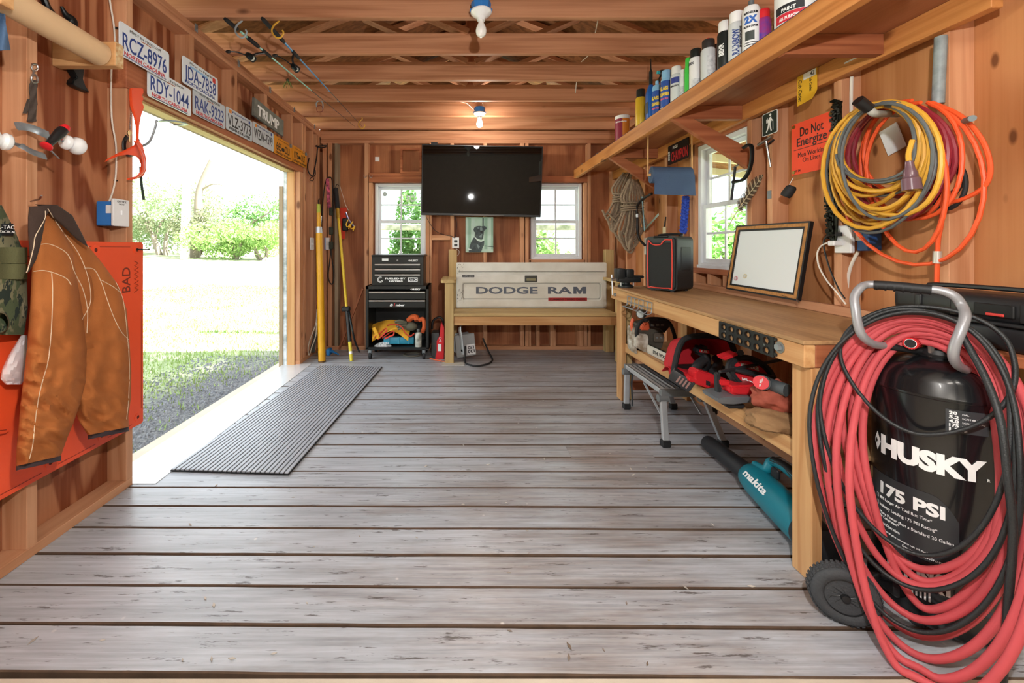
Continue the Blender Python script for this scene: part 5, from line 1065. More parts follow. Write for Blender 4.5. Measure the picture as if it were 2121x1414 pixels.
def seal_lab(t, m, r, h):
    cyl_label(t, m, r, h*.55, h*.70, M('label_indigo', '#2c3a86', .5), -180, -90); cyl_text('SEALANT', t, m, r, h*.48, .010, ink, .05, -140); cyl_label(t, m, r, .02, h*.4, M('label_fine', '#b9bec2', .6, c2='#dfe2e4', vscale=60), -90, -50)
can('short white sealant can with a grey white cap', 1401, 0, 139, .033, cgy, capw, 'spray', X=1.32, extra=seal_lab)
can('small white can behind the sealant with fine print', 1415, 0, 146, .026, cw, capw, 'spray', X=1.35, extra=lambda t, m, r, h: cyl_label(t, m, r, .03, h*.5, M('label_fine'), -180, -90))
can('bright green can squeezed between white cans', 1428, 0, 121, .026, M('can_green', '#45c84f', .4), M('can_green'), 'spray', X=1.335)
can('white spray can with a black cap next to the green can', 1441, 0, 103, .033, cw, cbk, 'spray', X=1.325, extra=lambda t, m, r, h: (cyl_text('FLEX', t, m, r, h*.66, .014, ink, .035, -165), cyl_label(t, m, r, .03, h*.3, M('label_fine'), -160, -70)))
can('white spray can with a dark lid and red nozzle', 1467, 0, 84, .036, cgy, M('lid_dark', '#33302f', .4), 'spray', X=1.33, extra=lambda t, m, r, h: (cyl_label(t, m, r, h*.1, h*.62, M('label_fine'), -130, -50), MB().lathe([(0, h), (.008, h), (.007, h+.012), (0, h+.012)], m, 10).obj('nozzle', red, t)))
can('thin brown grease tube between two spray cans', 1484, 0, 92, .012, M('tube_brown', '#6a4436', .5), M('tube_brown'), 'spray', X=1.38)
can('tall black spray can with a white cap', 1501, 0, 46, .033, cbk, capw, 'spray', X=1.335, extra=lambda t, m, r, h: cyl_text('BEHR', t, m, r, h*.45, .022, wink, .06, -150, vertical=True, bold=.001))
def rain(t, m, r, h):
    cyl_text('RAINBOW', t, m, r, h*.42, .026, navy, .125, -128, vertical=True, bold=.0012); cyl_text('INSECTICIDE', t, m, r, h*.5, .008, ink, .10, -95, vertical=True)
can('tall white can with large blue vertical lettering', 1525, 0, 27, .034, cgy, capw, 'spray', X=1.33, extra=rain)
def ultra(t, m, r, h):
    cyl_text('2X', t, m, r, h*.62, .030, M('blue_ink', '#2f62b4', .5), .05, -128, bold=.0025); cyl_text('RUST-OLEUM', t, m, r, h*.74, .009, ink, .055, -128, bold=.0008); cyl_text('ULTRA COVER', t, m, r, h*.50, .008, ink, .058, -128); cyl_label(t, m, r, h*.26, h*.42, M('label_charcoal', '#3a4240', .5), -165, -105)
    for z_ in (.17, .21): cyl_label(t, m, r, h*z_, h*(z_+.014), ink, -170, -85)
can('large white spray paint can with blue characters and dark grey collar', 1556, 0, 2, .035, cw, M('collar_grey', '#5c6266', .4), 'bare', X=1.33, extra=ultra)
can('red and blue can lying behind the paint can', 1581, 0, 22, .030, M('can_cobalt', '#2440a8', .4, c2='#c2263a', vscale=12), red, 'spray', X=1.37)
bu = can('big white bucket with a red and black label at the shelf edge', 1650, 0, -60, .075, cw, capw, 'jar', X=1.40, hfix=.24, name='paint_bucket', cat='bucket', extra=lambda t, m, r, h: (cyl_label(t, m, r, .055, .09, M('label_red', '#c8283a', .5), -190, -60), cyl_label(t, m, r, .092, .125, M('label_black', '#20242a', .5), -190, -110, off=.001), cyl_text('PAINT', t, m, r, .105, .014, wink, .05, -150), cyl_text('ALL PURPOSE', t, m, r, .07, .012, wink, .07, -150)))
# wire coils at the far end of the shelf
for i_, (px, py) in enumerate(((1217, 336), (1249, 312))):
    t = thing('wire_coil', ['loose coil of bare wire at the far shelf corner', 'coil of grey wire lying beside the maroon tub'][i_], 'wire', (1.33, F*1.33/(px-CX), SH)); c = V((1.345, F*1.345/(px-CX), SH+.006))
    for k in range(4): MB().tube([c+V((.05*math.cos(a), .10*math.sin(a)+.01*k, .007*k+.012*math.sin(a*2+k))) for a in [2*PI*j/24 for j in range(24)]], .003, 6, closed=True).obj('loop', M('dull_wire', '#a8a69c', .4, .7), t)

# ---------------- work bench
TILT = math.atan((.838-.815)/(3.12-1.37)); WB = Matrix.Translation((0, 1.37, .815)) @ Matrix.Rotation(TILT, 4, 'X')   # local: x same, y along bench, z from top surface
LB = 1.755
wk = thing('workbench', 'long pine workbench with a lower shelf along the right wall', 'workbench', (1.43, 2.25, 0))
def wbx(name, lo, hi, mat, bev=.003): return MB().box(lo, hi, bev, WB).obj(name, MATS[mat], wk, 0)
wbx('bench_top', (1.135, -.01, -.014), (XR-.001, LB, 0), 'bench_ply', .002)
wbx('front_apron', (1.14, -.008, -.092), (1.178, LB-.005, -.0145), 'pine_Y'); wbx('end_apron', (1.1785, -.007, -.092), (XR-.004, .031, -.0145), 'redwood_X'); wbx('end_apron', (1.1785, LB-.04, -.092), (XR-.004, LB-.006, -.0145), 'pine_X')
wbx('backsplash', (XR-.038, -.005, .0005), (XR-.001, LB-.01, .042), 'stud_Y')
zl0 = .724; zl1 = .742
for name, lo, hi, mt in (('leg', (1.168, 1.368, 0), (1.206, 1.450, zl0-.002), 'pine_Z'), ('leg', (1.178, 3.02, 0), (1.216, 3.108, zl1-.004), 'pine_Z'), ('leg', (1.66, 1.40, 0), (1.698, 1.49, zl0-.004), 'pine_Z'), ('leg', (1.66, 3.02, 0), (1.698, 3.108, zl1-.006), 'pine_Z'), ('leg', (1.232, 3.045, 0), (1.27, 3.106, zl1-.006), 'treated_Z')):
    MB().box(lo, hi, .003).obj(name, MATS[mt], wk, 0)
ZS = .425
def wsx(name, lo, hi, mat): return MB().box(lo, hi, .003).obj(name, MATS[mat], wk, 0)
wsx('shelf_rail', (1.207, 1.30 if False else 1.372, ZS-.065), (1.243, 3.02, ZS), 'pine_Y'); wsx('shelf_board', (1.2435, 1.38, ZS-.02), (XR-.005, 3.10, ZS-.004), 'bench_ply'); wsx('shelf_rail', (1.62, 1.50, ZS-.09), (1.655, 3.02, ZS-.021), 'old_wood'); wsx('shelf_cross_rail', (1.2165, 3.03, ZS-.085), (1.655, 3.044, ZS-.021), 'pine_X'); wsx('shelf_cross_rail', (1.2435, 1.41, ZS-.085), (1.655, 1.43, ZS-.021), 'pine_X')
wsx('stretcher', (1.27, 3.05, .07), (1.655, 3.09, .13), 'redwood_X')
# hardware on the apron
def AP(px, py):  # point on the apron face
    return onX(px, py, 1.1395)
t = thing('perforated_bracket', 'black plastic tool rack with two rows of holes screwed to the bench front', 'tool rack', AP(1550, 700))
ap = frame((1.1395, 1.37, .815), (0, -1, -math.tan(TILT)), (0, -math.sin(TILT), math.cos(TILT)))   # local x runs towards the camera
y1_, y0_ = AP(1492, 690).y-1.37, AP(1606, 720).y-1.37; cxp = -(y0_+y1_)/2; wp = y1_-y0_
hls = [circ(.0145, 14, cxp+(k-2.5)*wp/6.4, -.055+sy*.018, .0125) for k in range(6) for sy in (-1, 1)]
MB().prism(rrect(wp, .074, .003, cx=cxp, cy=-.055), .006, ap @ Matrix.Translation((0, 0, .0003)), 0, hls).obj('rack_plate', black, t, 0)
for k in range(6):
    for sy in (-1, 1):
        c_ = circ(.0162, 14, cxp+(k-2.5)*wp/6.4, -.055+sy*.018, .0142); MB().prism(c_, .004, ap @ Matrix.Translation((0, 0, .006)), 0, [circ(.0145, 14, cxp+(k-2.5)*wp/6.4, -.055+sy*.018, .0125)]).obj('ring', black, t, 30)
for yy in (-.03, -.06, -.085): MB().box((cxp+wp/2, yy, .0005), (cxp+wp/2+.012, yy+.012, .006), .001, ap).obj('tab', black, t, 0)
for sx in (-.36, .36): MB().cyl(ap @ V((cxp+sx*wp, -.055, .006)), ap @ V((cxp+sx*wp, -.055, .008)), .004, n=8).obj('screw', steel, t)
p = AP(1616, 719); t = thing('lag_bolt', 'steel hex bolt and washer in the bench apron', 'bolt', p); MB().cyl(p+V((-.003, 0, 0)), p+V((.001, 0, 0)), .021, n=20).obj('washer', steel, t); MB().cyl(p+V((-.014, 0, 0)), p+V((-.003, 0, 0)), .0125, n=6).obj('hex_head', galv, t, 20)
p = AP(1275.5, 610); t = thing('lag_bolt', 'steel bolt head at the far end of the bench apron', 'bolt', p); MB().cyl(p+V((-.012, 0, 0)), p+V((.001, 0, 0)), .012, n=6).obj('hex_head', galv, t, 20)
wr_ = thing('wire_rack', 'small grey wire rack hooked on the bench apron', 'rack', AP(1325, 640)); yA, yB_ = AP(1302, 630).y, AP(1353, 650).y
zt_, zb_ = .815+(yA-1.37)*math.tan(TILT)-.035, .815+(yA-1.37)*math.tan(TILT)-.105
for yy in [yB_+(yA-yB_)*k/6 for k in range(7)]: MB().tube([(1.132, yy, zt_), (1.128, yy, zb_+.01), (1.10, yy, zb_)], .0028, 6, smooth=3).obj('bar', galv, wr_)
for x_, z_ in ((1.1325, zt_), (1.10, zb_), (1.128, (zt_+zb_)/2)): MB().cyl((x_, yB_, z_), (x_, yA, z_), .003, n=6).obj('rail', galv, wr_)
wl_ = thing('work_lamp', 'small black round work light hanging from the wire rack', 'lamp', AP(1330, 655)); c = onX(1328, 650, 1.12)
q_ = Matrix.Translation(c) @ V((-.75, -.55, -.05)).to_track_quat('Z', 'Y').to_matrix().to_4x4(); MB().lathe([(0, -.035), (.02, -.034), (.027, -.02), (.029, 0), (.027, .012), (0, .012)], q_, 20).obj('housing', black, wl_); MB().lathe([(0, .0122), (.022, .0122), (.022, .0135), (0, .015)], q_, 20).obj('lens', M('lens_grey', '#9fa4a6', .3), wl_)
MB().tube([c+V((0, 0, .025)), c+V((0, 0, .045)), c+V((-.01, .02, .055))], .004, 6).obj('hanger', galv, wl_)
# ---------------- vise
vz = .838+.0005; vi = thing('bench_vise', 'small black bench vise clamped at the far bench corner', 'vise', (1.22, 3.04, vz)); c = V((1.215, 3.03, vz))
vm = M('vise_black', '#2a2e30', .4, .4)
MB().lathe([(0, 0), (.055, 0), (.055, .012), (.03, .022), (.03, .035), (0, .036)], Matrix.Translation(c), 18).obj('swivel_base', vm, vi, 35); MB().box(c+V((-.06, -.035, .035)), c+V((.10, .035, .075)), .01, None, 2).obj('body', vm, vi, 40)
MB().box(c+V((-.075, -.04, .06)), c+V((-.015, .04, .138)), .012, None, 2).obj('front_jaw', vm, vi, 40); MB().box(c+V((-.01, -.04, .07)), c+V((.05, .04, .132)), .012, None, 2).obj('rear_jaw', vm, vi, 40); MB().box(c+V((.05, -.02, .065)), c+V((.13, .02, .085)), .006).obj('anvil', vm, vi, 40)
MB().cyl(c+V((-.075, 0, .055)), c+V((-.105, 0, .055)), .012, n=12).obj('screw_end', steel, vi); MB().cyl(c+V((-.10, .005, .09)), c+V((-.10, -.01, -.06)), .005, n=8).obj('handle_bar', steel, vi)
for sx in (-1, 1): MB().cyl(c+V((.045*sx, -.03, .012)), c+V((.045*sx, -.03, .035)), .006, n=8).obj('clamp_bolt', steel, vi)

# ---------------- speaker
sk = thing('portable_speaker', 'black portable speaker with a red outlined grille on the workbench', 'speaker', (1.45, 2.6, .83))
zb_ = .8305; f0 = onZ(1338, 590, zb_); Yf = 2.75
fx0, fx1 = (1339-CX)*Yf/F, (1388-CX)*Yf/F; zt_ = H-(486-CY)*Yf/F
# front face looks at the camera and slightly into the room
px0 = V(((1340-CX)*2.84/F, 2.84, 0)); px1 = V(((1396-CX)*2.68/F, 2.68, 0)); fdir = (px1-px0); fw = fdir.length; nrm = V((fdir.y, -fdir.x, 0)).normalized(); bdir = -nrm
hgt = .362
SPm = frame(px0.lerp(px1, .5)+V((0, 0, zb_+hgt/2+.012)), fdir, (0, 0, 1))   # z towards the viewer
dp2 = .22
MB().prism(rrect(fw+.03, hgt, .03), dp2, SPm @ Matrix.Translation((0, 0, -dp2)), .012).obj('cabinet', M('speaker_black', '#202426', .55, bump=.15, bscale=200), sk, 40)
gr = rrect(fw*.86, hgt*.82, .022, cx=0, cy=-.012); MB().prism(gr, .004, SPm @ Matrix.Translation((0, 0, .0005))).obj('grille', M('speaker_grille', '#121617', .7, bump=.6, bscale=500), sk, 0)
ol = [(fw*.43*sx, (hgt*.41-.012)*1 if True else 0) for sx in (-1, 1)]
gw, gh_ = fw*.44, hgt*.42; pts_ = [(-gw+.02, -gh_-.012), (gw-.02, -gh_-.012), (gw, -gh_+.008), (gw, gh_-.02), (gw-.015, gh_+.002), (gw-.05, gh_+.002), (gw-.075, gh_-.026), (gw-.10, gh_-.030), (-gw+.05, gh_-.030), (-gw+.025, gh_-.022), (-gw+.012, gh_-.008), (-gw, gh_-.02), (-gw, -gh_+.008)]
MB().tube([SPm @ V((a, b_, .005)) for a, b_ in pts_], .0042, 8, closed=True, smooth=3).obj('red_outline', M('speaker_red', '#d8463a', .45), sk)
MB().box((-fw*.3, hgt/2-.012, -.06), (fw*.28, hgt/2+.004, -.005), .006, SPm).obj('control_panel', black, sk, 0); MB().box((fw/2+.008, -.05, -dp2*.8), (fw/2+.0175, hgt*.30, -dp2*.25), .004, SPm).obj('side_grip', M('speaker_black2', '#0f1112', .6), sk, 0)
MB().tube([SPm @ V((-fw*.35, hgt/2-.005, -.10)), SPm @ V((-fw*.35, hgt/2+.012, -.12)), SPm @ V((fw*.4, hgt/2+.012, -.12)), SPm @ V((fw*.4, hgt/2-.005, -.10))], .009, 8, smooth=4).obj('carry_handle', black, sk)
for sx in (-1, 1):
    for sz in (-.03, -dp2+.03): p_ = SPm @ V((sx*fw*.36, -hgt/2, sz)); MB().cyl(V((p_.x, p_.y, zb_)), V((p_.x, p_.y, zb_+.014)), .014, n=10).obj('foot', rubber, sk)

# ---------------- whiteboard
wbd = thing('whiteboard', 'white board in a black and cork frame leaning on the bench backsplash', 'whiteboard', onX(1610, 600, 1.66))
A = [onX(1527, 463, 1.700), onX(1690, 436, 1.70), onX(1681, 622, 1.655), onX(1523, 592, 1.655)]   # TL TR BR BL
yl, yr = 2.555, 2.00; zt0 = 1.262
bl = V((1.635, 2.53, .873)); br_ = V((1.635, 1.992, .866)); tl_ = V((1.694, 2.53, 1.262)); xw = (br_-bl); uw = tl_-bl; W_, H_ = xw.length, uw.length
WM = frame(bl.lerp(br_, .5)+uw*.5, xw, uw)
MB().prism(rrect(W_, H_, .004), .018, WM @ Matrix.Translation((0, 0, -.018)), 0, [rrect(W_-.05, H_-.05, .003)]).obj('outer_frame', black, wbd, 0); MB().prism(rrect(W_-.018, H_-.018, .003), .020, WM @ Matrix.Translation((0, 0, -.019)), 0, [rrect(W_-.052, H_-.052, .003)]).obj('cork_frame', M('cork', '#c08a4e', .8, var=.3, vscale=60), wbd, 0)
MB().prism(rrect(W_-.05, H_-.05, .003), .016, WM @ Matrix.Translation((0, 0, -.017)), 0, [rrect(W_-.074, H_-.074, .003)]).obj('inner_frame', black, wbd, 0); MB().box((-W_/2+.036, -H_/2+.036, -.014), (W_/2-.036, H_/2-.036, -.006), 0, WM).obj('board', M('dry_erase_white', '#e8f0f4', .25), wbd, 0)
for i_, (a, b_, mt) in enumerate(((-.20, -.125, M('magnet_pink', '#c8808e', .4)), (-.125, -.105, M('magnet_cream', '#cfc8a8', .4)))):
    p_ = WM @ V((a, b_, -.0059)); t = thing('fridge_magnet', ['round pink magnet on the whiteboard', 'round cream magnet on the whiteboard'][i_], 'magnet', p_); MB().cyl(p_, WM @ V((a, b_, -.001)), .013, n=18).obj('magnet', mt, t); MB().cyl(WM @ V((a, b_, -.001)), WM @ V((a, b_, -.0004)), .008, n=14).obj('face', cgy, t)
MB().cyl(WM @ V((W_/2-.004, -H_/2+.006, 0)), WM @ V((W_/2+.012, -H_/2-.004, .004)), .004, n=8).obj('corner_screw', steel, wbd)
text('Boone', WM @ Matrix.Translation((W_/2-.08, -H_/2+.014, .0011)), .006, ink, wbd, width=.03)

# ---------------- signs on the right wall
def wallm(px, py, X=XR): p_ = onX(px, py, X); return frame(p_, (0, -1, 0), (0, 0, 1))   # x to the right as seen from the room
def wsize(p0, p1, X=XR):
    a, b_ = onX(p0[0], p0[1], X), onX(p1[0], p1[1], X); return a.y-b_.y
Xs = XR-.003
# orange sign
a, b_ = onX(1641, 260, Xs), onX(1728, 236, Xs); wS = a.y-b_.y; hS = (366-262)*a.y/F
sg = thing('warning_sign', 'orange cloth sign reading Do Not Energize', 'sign', onX(1680, 360, Xs)); m = frame((Xs, (a.y+b_.y)/2, a.z-hS/2), (0, -1, 0), (0, 0, 1))
MB().prism(rrect(wS, hS, .003), .003, m).obj('banner', M('sign_orange', '#ee4d2c', .7, var=.06), sg, 0); si = M('sign_ink', '#2c1512', .6); T = lambda x, y: m @ Matrix.Translation((x, y, .0036))
text('Do Not', T(.0, hS*.31), .044, si, sg, width=wS*.56, bold=.0008); text('Energize', T(0, hS*.12), .042, si, sg, width=wS*.72, bold=.0008); MB().box((-wS*.44, -.006, .003), (wS*.44, -.003, .0036), 0, m).obj('rule', si, sg, 0)
text('Men Working', T(0, -hS*.13), .025, si, sg, width=wS*.66); text('On Lines', T(0, -hS*.24), .023, si, sg, width=wS*.42); text('LPF 04', T(-wS*.35, -hS*.43), .012, si, sg, width=wS*.16)
for sx in (-1, 1):
    for sy in (-1, 1): MB().cyl(m @ V((sx*(wS/2-.014), sy*(hS/2-.014), .003)), m @ V((sx*(wS/2-.014), sy*(hS/2-.014), .006)), .009, n=12).obj('grommet', M('brass', '#a08a4a', .35, .9), sg)
# hiking sign
sg = thing('trail_sign', 'small black sign with a white hiker figure', 'sign', onX(1596, 275, Xs)); a, b_ = onX(1580, 241, Xs), onX(1611, 233, Xs); wS = a.y-b_.y; hS = .125; m = frame((Xs, (a.y+b_.y)/2, a.z-hS/2+.006), (0, -1, 0), (0, 0, 1))
MB().prism(rrect(wS, hS, .008), .003, m).obj('plate', wink, sg, 0); MB().prism(rrect(wS-.006, hS-.006, .006), .0035, m).obj('field', M('sign_dark', '#20302c', .5), sg, 0)
hkr = [[(0, .030), (.012, .034), (.016, .012), (.008, -.006), (-.010, -.006), (-.012, .016)], [(-.010, -.006), (.0, -.006), (-.006, -.026), (-.018, -.048), (-.026, -.046), (-.016, -.026)], [(0, -.006), (.008, -.006), (.012, -.026), (.018, -.046), (.010, -.047), (.003, -.026)], [(.012, .026), (.026, .008), (.023, .005), (.010, .016)], [(-.012, .03), (-.022, .024), (-.022, .004), (-.013, .004)], [(.025, .012), (.028, .012), (.029, -.044), (.026, -.044)]]
for k, pl in enumerate(hkr): MB().prism(pl, .0006, m @ Matrix.Translation((0, .002, .0035+.0002*k))).obj('hiker_figure', wink, sg, 0)
MB().prism(circ(.0075, 12, .006, .044), .0006, m @ Matrix.Translation((0, .002, .0035))).obj('hiker_head', wink, sg, 0)
# champion plate
Xp = XR-.045; a, b_ = onX(1384, 304, Xp), onX(1438, 288, Xp); wS = .305; hS = .152
sg = thing('champion_plate', 'black novelty plate with red CHAMPION lettering', 'licence plate', onX(1410, 320, Xp)); m = frame((Xp, a.y-wS/2, a.z-hS/2), (0, -1, 0), (0, 0, 1)); MB().prism(rrect(wS, hS, .01), .002, m).obj('plate', M('plate_black', '#15171a', .4), sg, 0); T = lambda x, y: m @ Matrix.Translation((x, y, .0026))
text('CHAMPION', T(.02, -.02), .075, redink, sg, width=.235, bold=.0012); text('FOCUS', T(-.04, .05), .022, wink, sg, width=.07); text('2020', T(-.135, -.005) @ Matrix.Rotation(PI/2, 4, 'Z'), .022, wink, sg, width=.075, bold=.0006)
# mower tag
Xc = XR-.042; a, b_ = onX(1653, 160, Xc), onX(1694, 143, Xc); sg = thing('mower_tag', 'curled yellow cardboard tag hanging on the shelf cleat', 'tag', onX(1670, 200, Xc)); hS = (221-160)*a.y/F; wS = a.y-b_.y
def tfn(u, v): return V((Xc-.004-.022*max(0, v-.72)*u*4, a.y-wS*u, a.z+.0-hS*v+ (0 if True else 0)))
MB().grid(tfn, 10, 14, .0015).obj('card', M('tag_yellow', '#e9b42c', .6), sg, 50)
m = frame((Xc-.0065, a.y-wS*.18, a.z-hS*.52), (0, 0, -1), (0, -1, 0)); text('Cub Cadet', m, .020, ink, sg, width=hS*.72, shear=.2); m2 = frame((Xc-.0065, a.y-wS*.72, a.z-hS*.42), (0, 0, -1), (0, -1, 0)); text('Cub Cadet', m2, .014, ink, sg, width=hS*.5, shear=.2)
MB().box((Xc-.0072, a.y-wS*.98, a.z-hS*.22), (Xc-.006, a.y-wS*.35, a.z-.002)).obj('paper_strip', wink, sg, 0); text('42', frame((Xc-.0078, a.y-wS*.8, a.z-hS*.11), (0, -1, 0), (0, 0, 1)), .02, ink, sg, width=.022)
MB().box(onX(1748, 130, XR-.0445), onX(1780, 118, XR-.0405)-V((0, 0, .0))).obj('cleat_label', M('sticker_white'), None, 0); tag(bpy.data.objects['cleat_label'], 'small white paper sticker on the shelf cleat', 'sticker')
# ---------------- tools on the right wall
th_ = thing('t_handle_wrench', 'steel T-handle wrench hanging under the trail sign', 'wrench', onX(1590, 300, XR-.02)); X_ = XR-.03
MB().cyl(onX(1571, 300, X_), onX(1599, 282, X_), .009, n=12).obj('crossbar', steel, th_); MB().cyl(onX(1587, 292, X_), onX(1596, 345, X_+.02), .006, .005, 10).obj('shaft', steel, th_); MB().cyl(onX(1586, 303, XR+.0), onX(1602, 290, X_+.01), .006, n=8).obj('peg', MATS['dark_iron'], th_)
cc = thing('c_clamp', 'black iron C-clamp hooked on the shelf brace', 'clamp', onX(1545, 340, 1.66)); X_ = 1.62; fr = lambda a, b_: onX(a, b_, X_)
bp = [(1540, 306), (1550, 300), (1557, 305), (1557, 330), (1552, 352), (1543, 368), (1534, 374), (1520, 376)]
MB().tube([fr(a, b_) for a, b_ in bp], (.012, .009), 8, smooth=5, flat=(1, 0, 0)).obj('frame', iron, cc); MB().box(fr(1514, 381), fr(1526, 371)+V((.02, 0, 0)), .004).obj('nut_boss', iron, cc, 0); MB().cyl(fr(1515, 414), fr(1523, 345), .007, n=10).obj('screw', MATS['dark_iron'], cc); MB().cyl(fr(1519, 347), fr(1530, 341), .005, n=8).obj('tommy_bar', steel, cc)
fe = thing('feather', 'large brown and white feather stuck behind the whiteboard', 'feather', onX(1540, 430, XR-.03)); X_ = XR-.035
q0, q1 = onX(1509, 468, X_), onX(1580, 364, X_); MB().tube([q0, q0.lerp(q1, .5)+V((-.01, 0, 0)), q1], lambda s: .0028*(1-s)+.0008, 6, smooth=6).obj('quill', M('quill', '#cdbf9f', .6), fe)
for k in range(26):
    s_ = .34+.66*k/25; p_ = q0.lerp(q1, s_); d_ = (q1-q0).normalized(); per = V((0, d_.z, -d_.y)); 
    for sd in (-1, 1):
        L = (.05 if sd > 0 else .03)*math.sin(min(1, (1.03-s_)*3.2)*PI/2); e = p_+per*sd*L+d_*(.02); MB().prism([(0, -.005), (L*1.1, -.003), (L*1.15, .002), (0, .006)], .0008, frame(p_+V((-.001, 0, 0)), e-p_, (1, 0, 0)) @ Matrix.Rotation(PI/2, 4, 'X')).obj('barb', M('feather_dark', '#4a3a2c', .8) if (k % 3) else M('feather_pale', '#a8977c', .8), fe, 0)
ec = thing('rubber_cup', 'small black rubber cup hanging from the orange sign corner', 'cup', onX(1633, 395, XR-.03)); p_ = onX(1634, 396, XR-.03); q_ = Matrix.Translation(p_) @ V((-.3, .4, -.8)).to_track_quat('Z', 'Y').to_matrix().to_4x4(); MB().lathe([(0, -.03), (.016, -.03), (.024, -.02), (.026, .02), (.022, .03), (0, .026)], q_, 18).obj('cup', rubber, ec); MB().tube([p_+V((0, 0, .03)), onX(1643, 368, XR-.01)], .0015, 5).obj('string', wink, ec)
for i_, (px, py) in enumerate(((1589, 403),)):
    t = MB().box(onX(px, py+9, XR-.004), onX(px+9, py-9, XR+.0)).obj('metal_tab', galv, None, 0); tag(t, 'small galvanised tab nailed on the stud above the whiteboard', 'bracket')
# chain
chn = thing('saw_chain', 'black oily saw chain hanging on the stud beside the orange sign', 'chain', onX(1730, 360, XR-.02)); b = MB(); rnd_ = random.Random(3)
for k in range(420):
    s_ = k/419; px = 1732-(8 if s_ > .35 else 0)*1-6*s_+rnd_.uniform(-9, 9)*(1 if s_ < .85 else .6); py = 208+285*s_; p_ = onX(px, py, XR-.012-rnd_.random()*.03); b.box(p_-V((.005, .006, .004)), p_+V((.005, .006, .004)), 0, None)
b.obj('chain_links', M('oily_chain', '#23241c', .4, .6, var=.5, vscale=60), chn, 0, kind='stuff')
for k in range(3): MB().tube([onX(a+3*k, b_, XR-.02-.006*k) for a, b_ in ((1731, 208), (1728, 300), (1722, 400), (1720, 485), (1726, 492), (1730, 400), (1735, 300), (1735, 212))], .005, 6, smooth=5).obj('chain_strand', M('oily_chain'), chn)
# ---------------- outlet, charger, cables at the right wall
ol_ = thing('outlet_box', 'white outlet with chargers and a blue back box by the cord coil', 'outlet', onX(1743, 495, XR-.02)); Xo = XR-.022
a, b_ = onX(1727, 470, Xo), onX(1762, 520, Xo); MB().box((Xo, b_.y, a.z-.118), (XR-.001, a.y, a.z+.004), .004).obj('cover_plate', white, ol_, 0); MB().box((XR+.0005, b_.y-.055, a.z-.108), (XR+.06, b_.y-.002, a.z-.01), .004).obj('box', M('navy_box', '#22528c', .5), ol_, 0)
MB().box(onX(1763, 500, XR-.001), onX(1796, 480, XR+.06)).obj('box_side', M('navy_box'), ol_, 0); MB().box(onX(1771, 498, XR-.003), onX(1785, 484, XR-.001)).obj('box_sticker', M('sticker_grey', '#c0b4a8', .6), ol_, 0)
MB().box(onX(1729, 489, Xo-.03), onX(1745, 481, Xo)).obj('black_plug', black, ol_, 0); MB().box(onX(1713, 509, Xo-.045), onX(1748, 498, Xo-.0), .004).obj('usb_charger', white, ol_, 0)
ccb = thing('charger_cable', 'white charger cable drooping from the outlet below the cord coil', 'cable', onX(1715, 560, XR-.03))
MB().tube([onX(a, b_, XR-.05) for a, b_ in ((1713, 503), (1700, 510), (1693, 525), (1696, 550), (1712, 580), (1733, 605), (1752, 630))], .0035, 6, smooth=6).obj('cable', M('white_cable'), ccb); ccb = thing('charger_cable', 'black charger cable drooping from the outlet below the cord coil', 'cable', onX(1722, 565, XR-.03)); MB().tube([onX(a, b_, XR-.045) for a, b_ in ((1731, 486), (1712, 490), (1706, 505), (1712, 535), (1722, 565), (1738, 600), (1750, 618))], .0035, 6, smooth=6).obj('cable', black, ccb)
rmx = thing('wall_cable', 'off-white house cable running down the right wall studs', 'cable', onX(1760, 200, XR+.02)); MB().tube([onX(a, b_, XR+.03) for a, b_ in ((1764, 158), (1763, 220), (1765, 260))], (.003, .006), 8, smooth=5).obj('cable', M('white_cable'), rmx); MB().tube([onX(a, b_, XR+.03) for a, b_ in ((1778, 520), (1762, 552), (1755, 590), (1754, 640))], (.003, .006), 8, smooth=5).obj('cable', M('white_cable'), rmx)
# conduit
gc = thing('grey_conduit', 'scuffed grey plastic conduit standing against the stud', 'conduit', onX(1945, 150, XR-.03)); MB().cyl(onX(1949, 76, XR-.025), onX(1943, 215, XR-.025), .0165, n=18).obj('pipe', M('conduit_grey', '#8f9a9c', .5, var=.3, vscale=25), gc)
# ---------------- extension cords on pipe hooks
hkp = thing('pipe_hook', 'grey pipe arm with black taped end carrying the cords', 'hook', onX(1800, 235, XR-.1)); pA = onX(1830, 240, XR); 
e0 = onX(1860, 236, XR); e1 = onX(1812, 235, 1.50); e2 = onX(1790, 218, 1.46)
MB().tube([e0, e0.lerp(e1, .6), e1, e1.lerp(e2, .6)+V((0, 0, -.0)), e2], .013, 12, smooth=5).obj('pipe', M('pipe_grey', '#a9a8a0', .5), hkp); MB().cyl(e1.lerp(e2, .55), e2+(e2-e1).normalized()*.03, .019, n=14).obj('taped_end', M('black_tape', '#15171a', .3), hkp)
hk2 = thing('pipe_hook', 'short grey peg behind the orange extension cord', 'hook', onX(2000, 250, XR-.03)); MB().cyl(onX(1985, 255, XR), onX(2014, 245, XR-.09), .010, n=12).obj('peg', M('pipe_grey2', '#6f7a7c', .5), hk2)
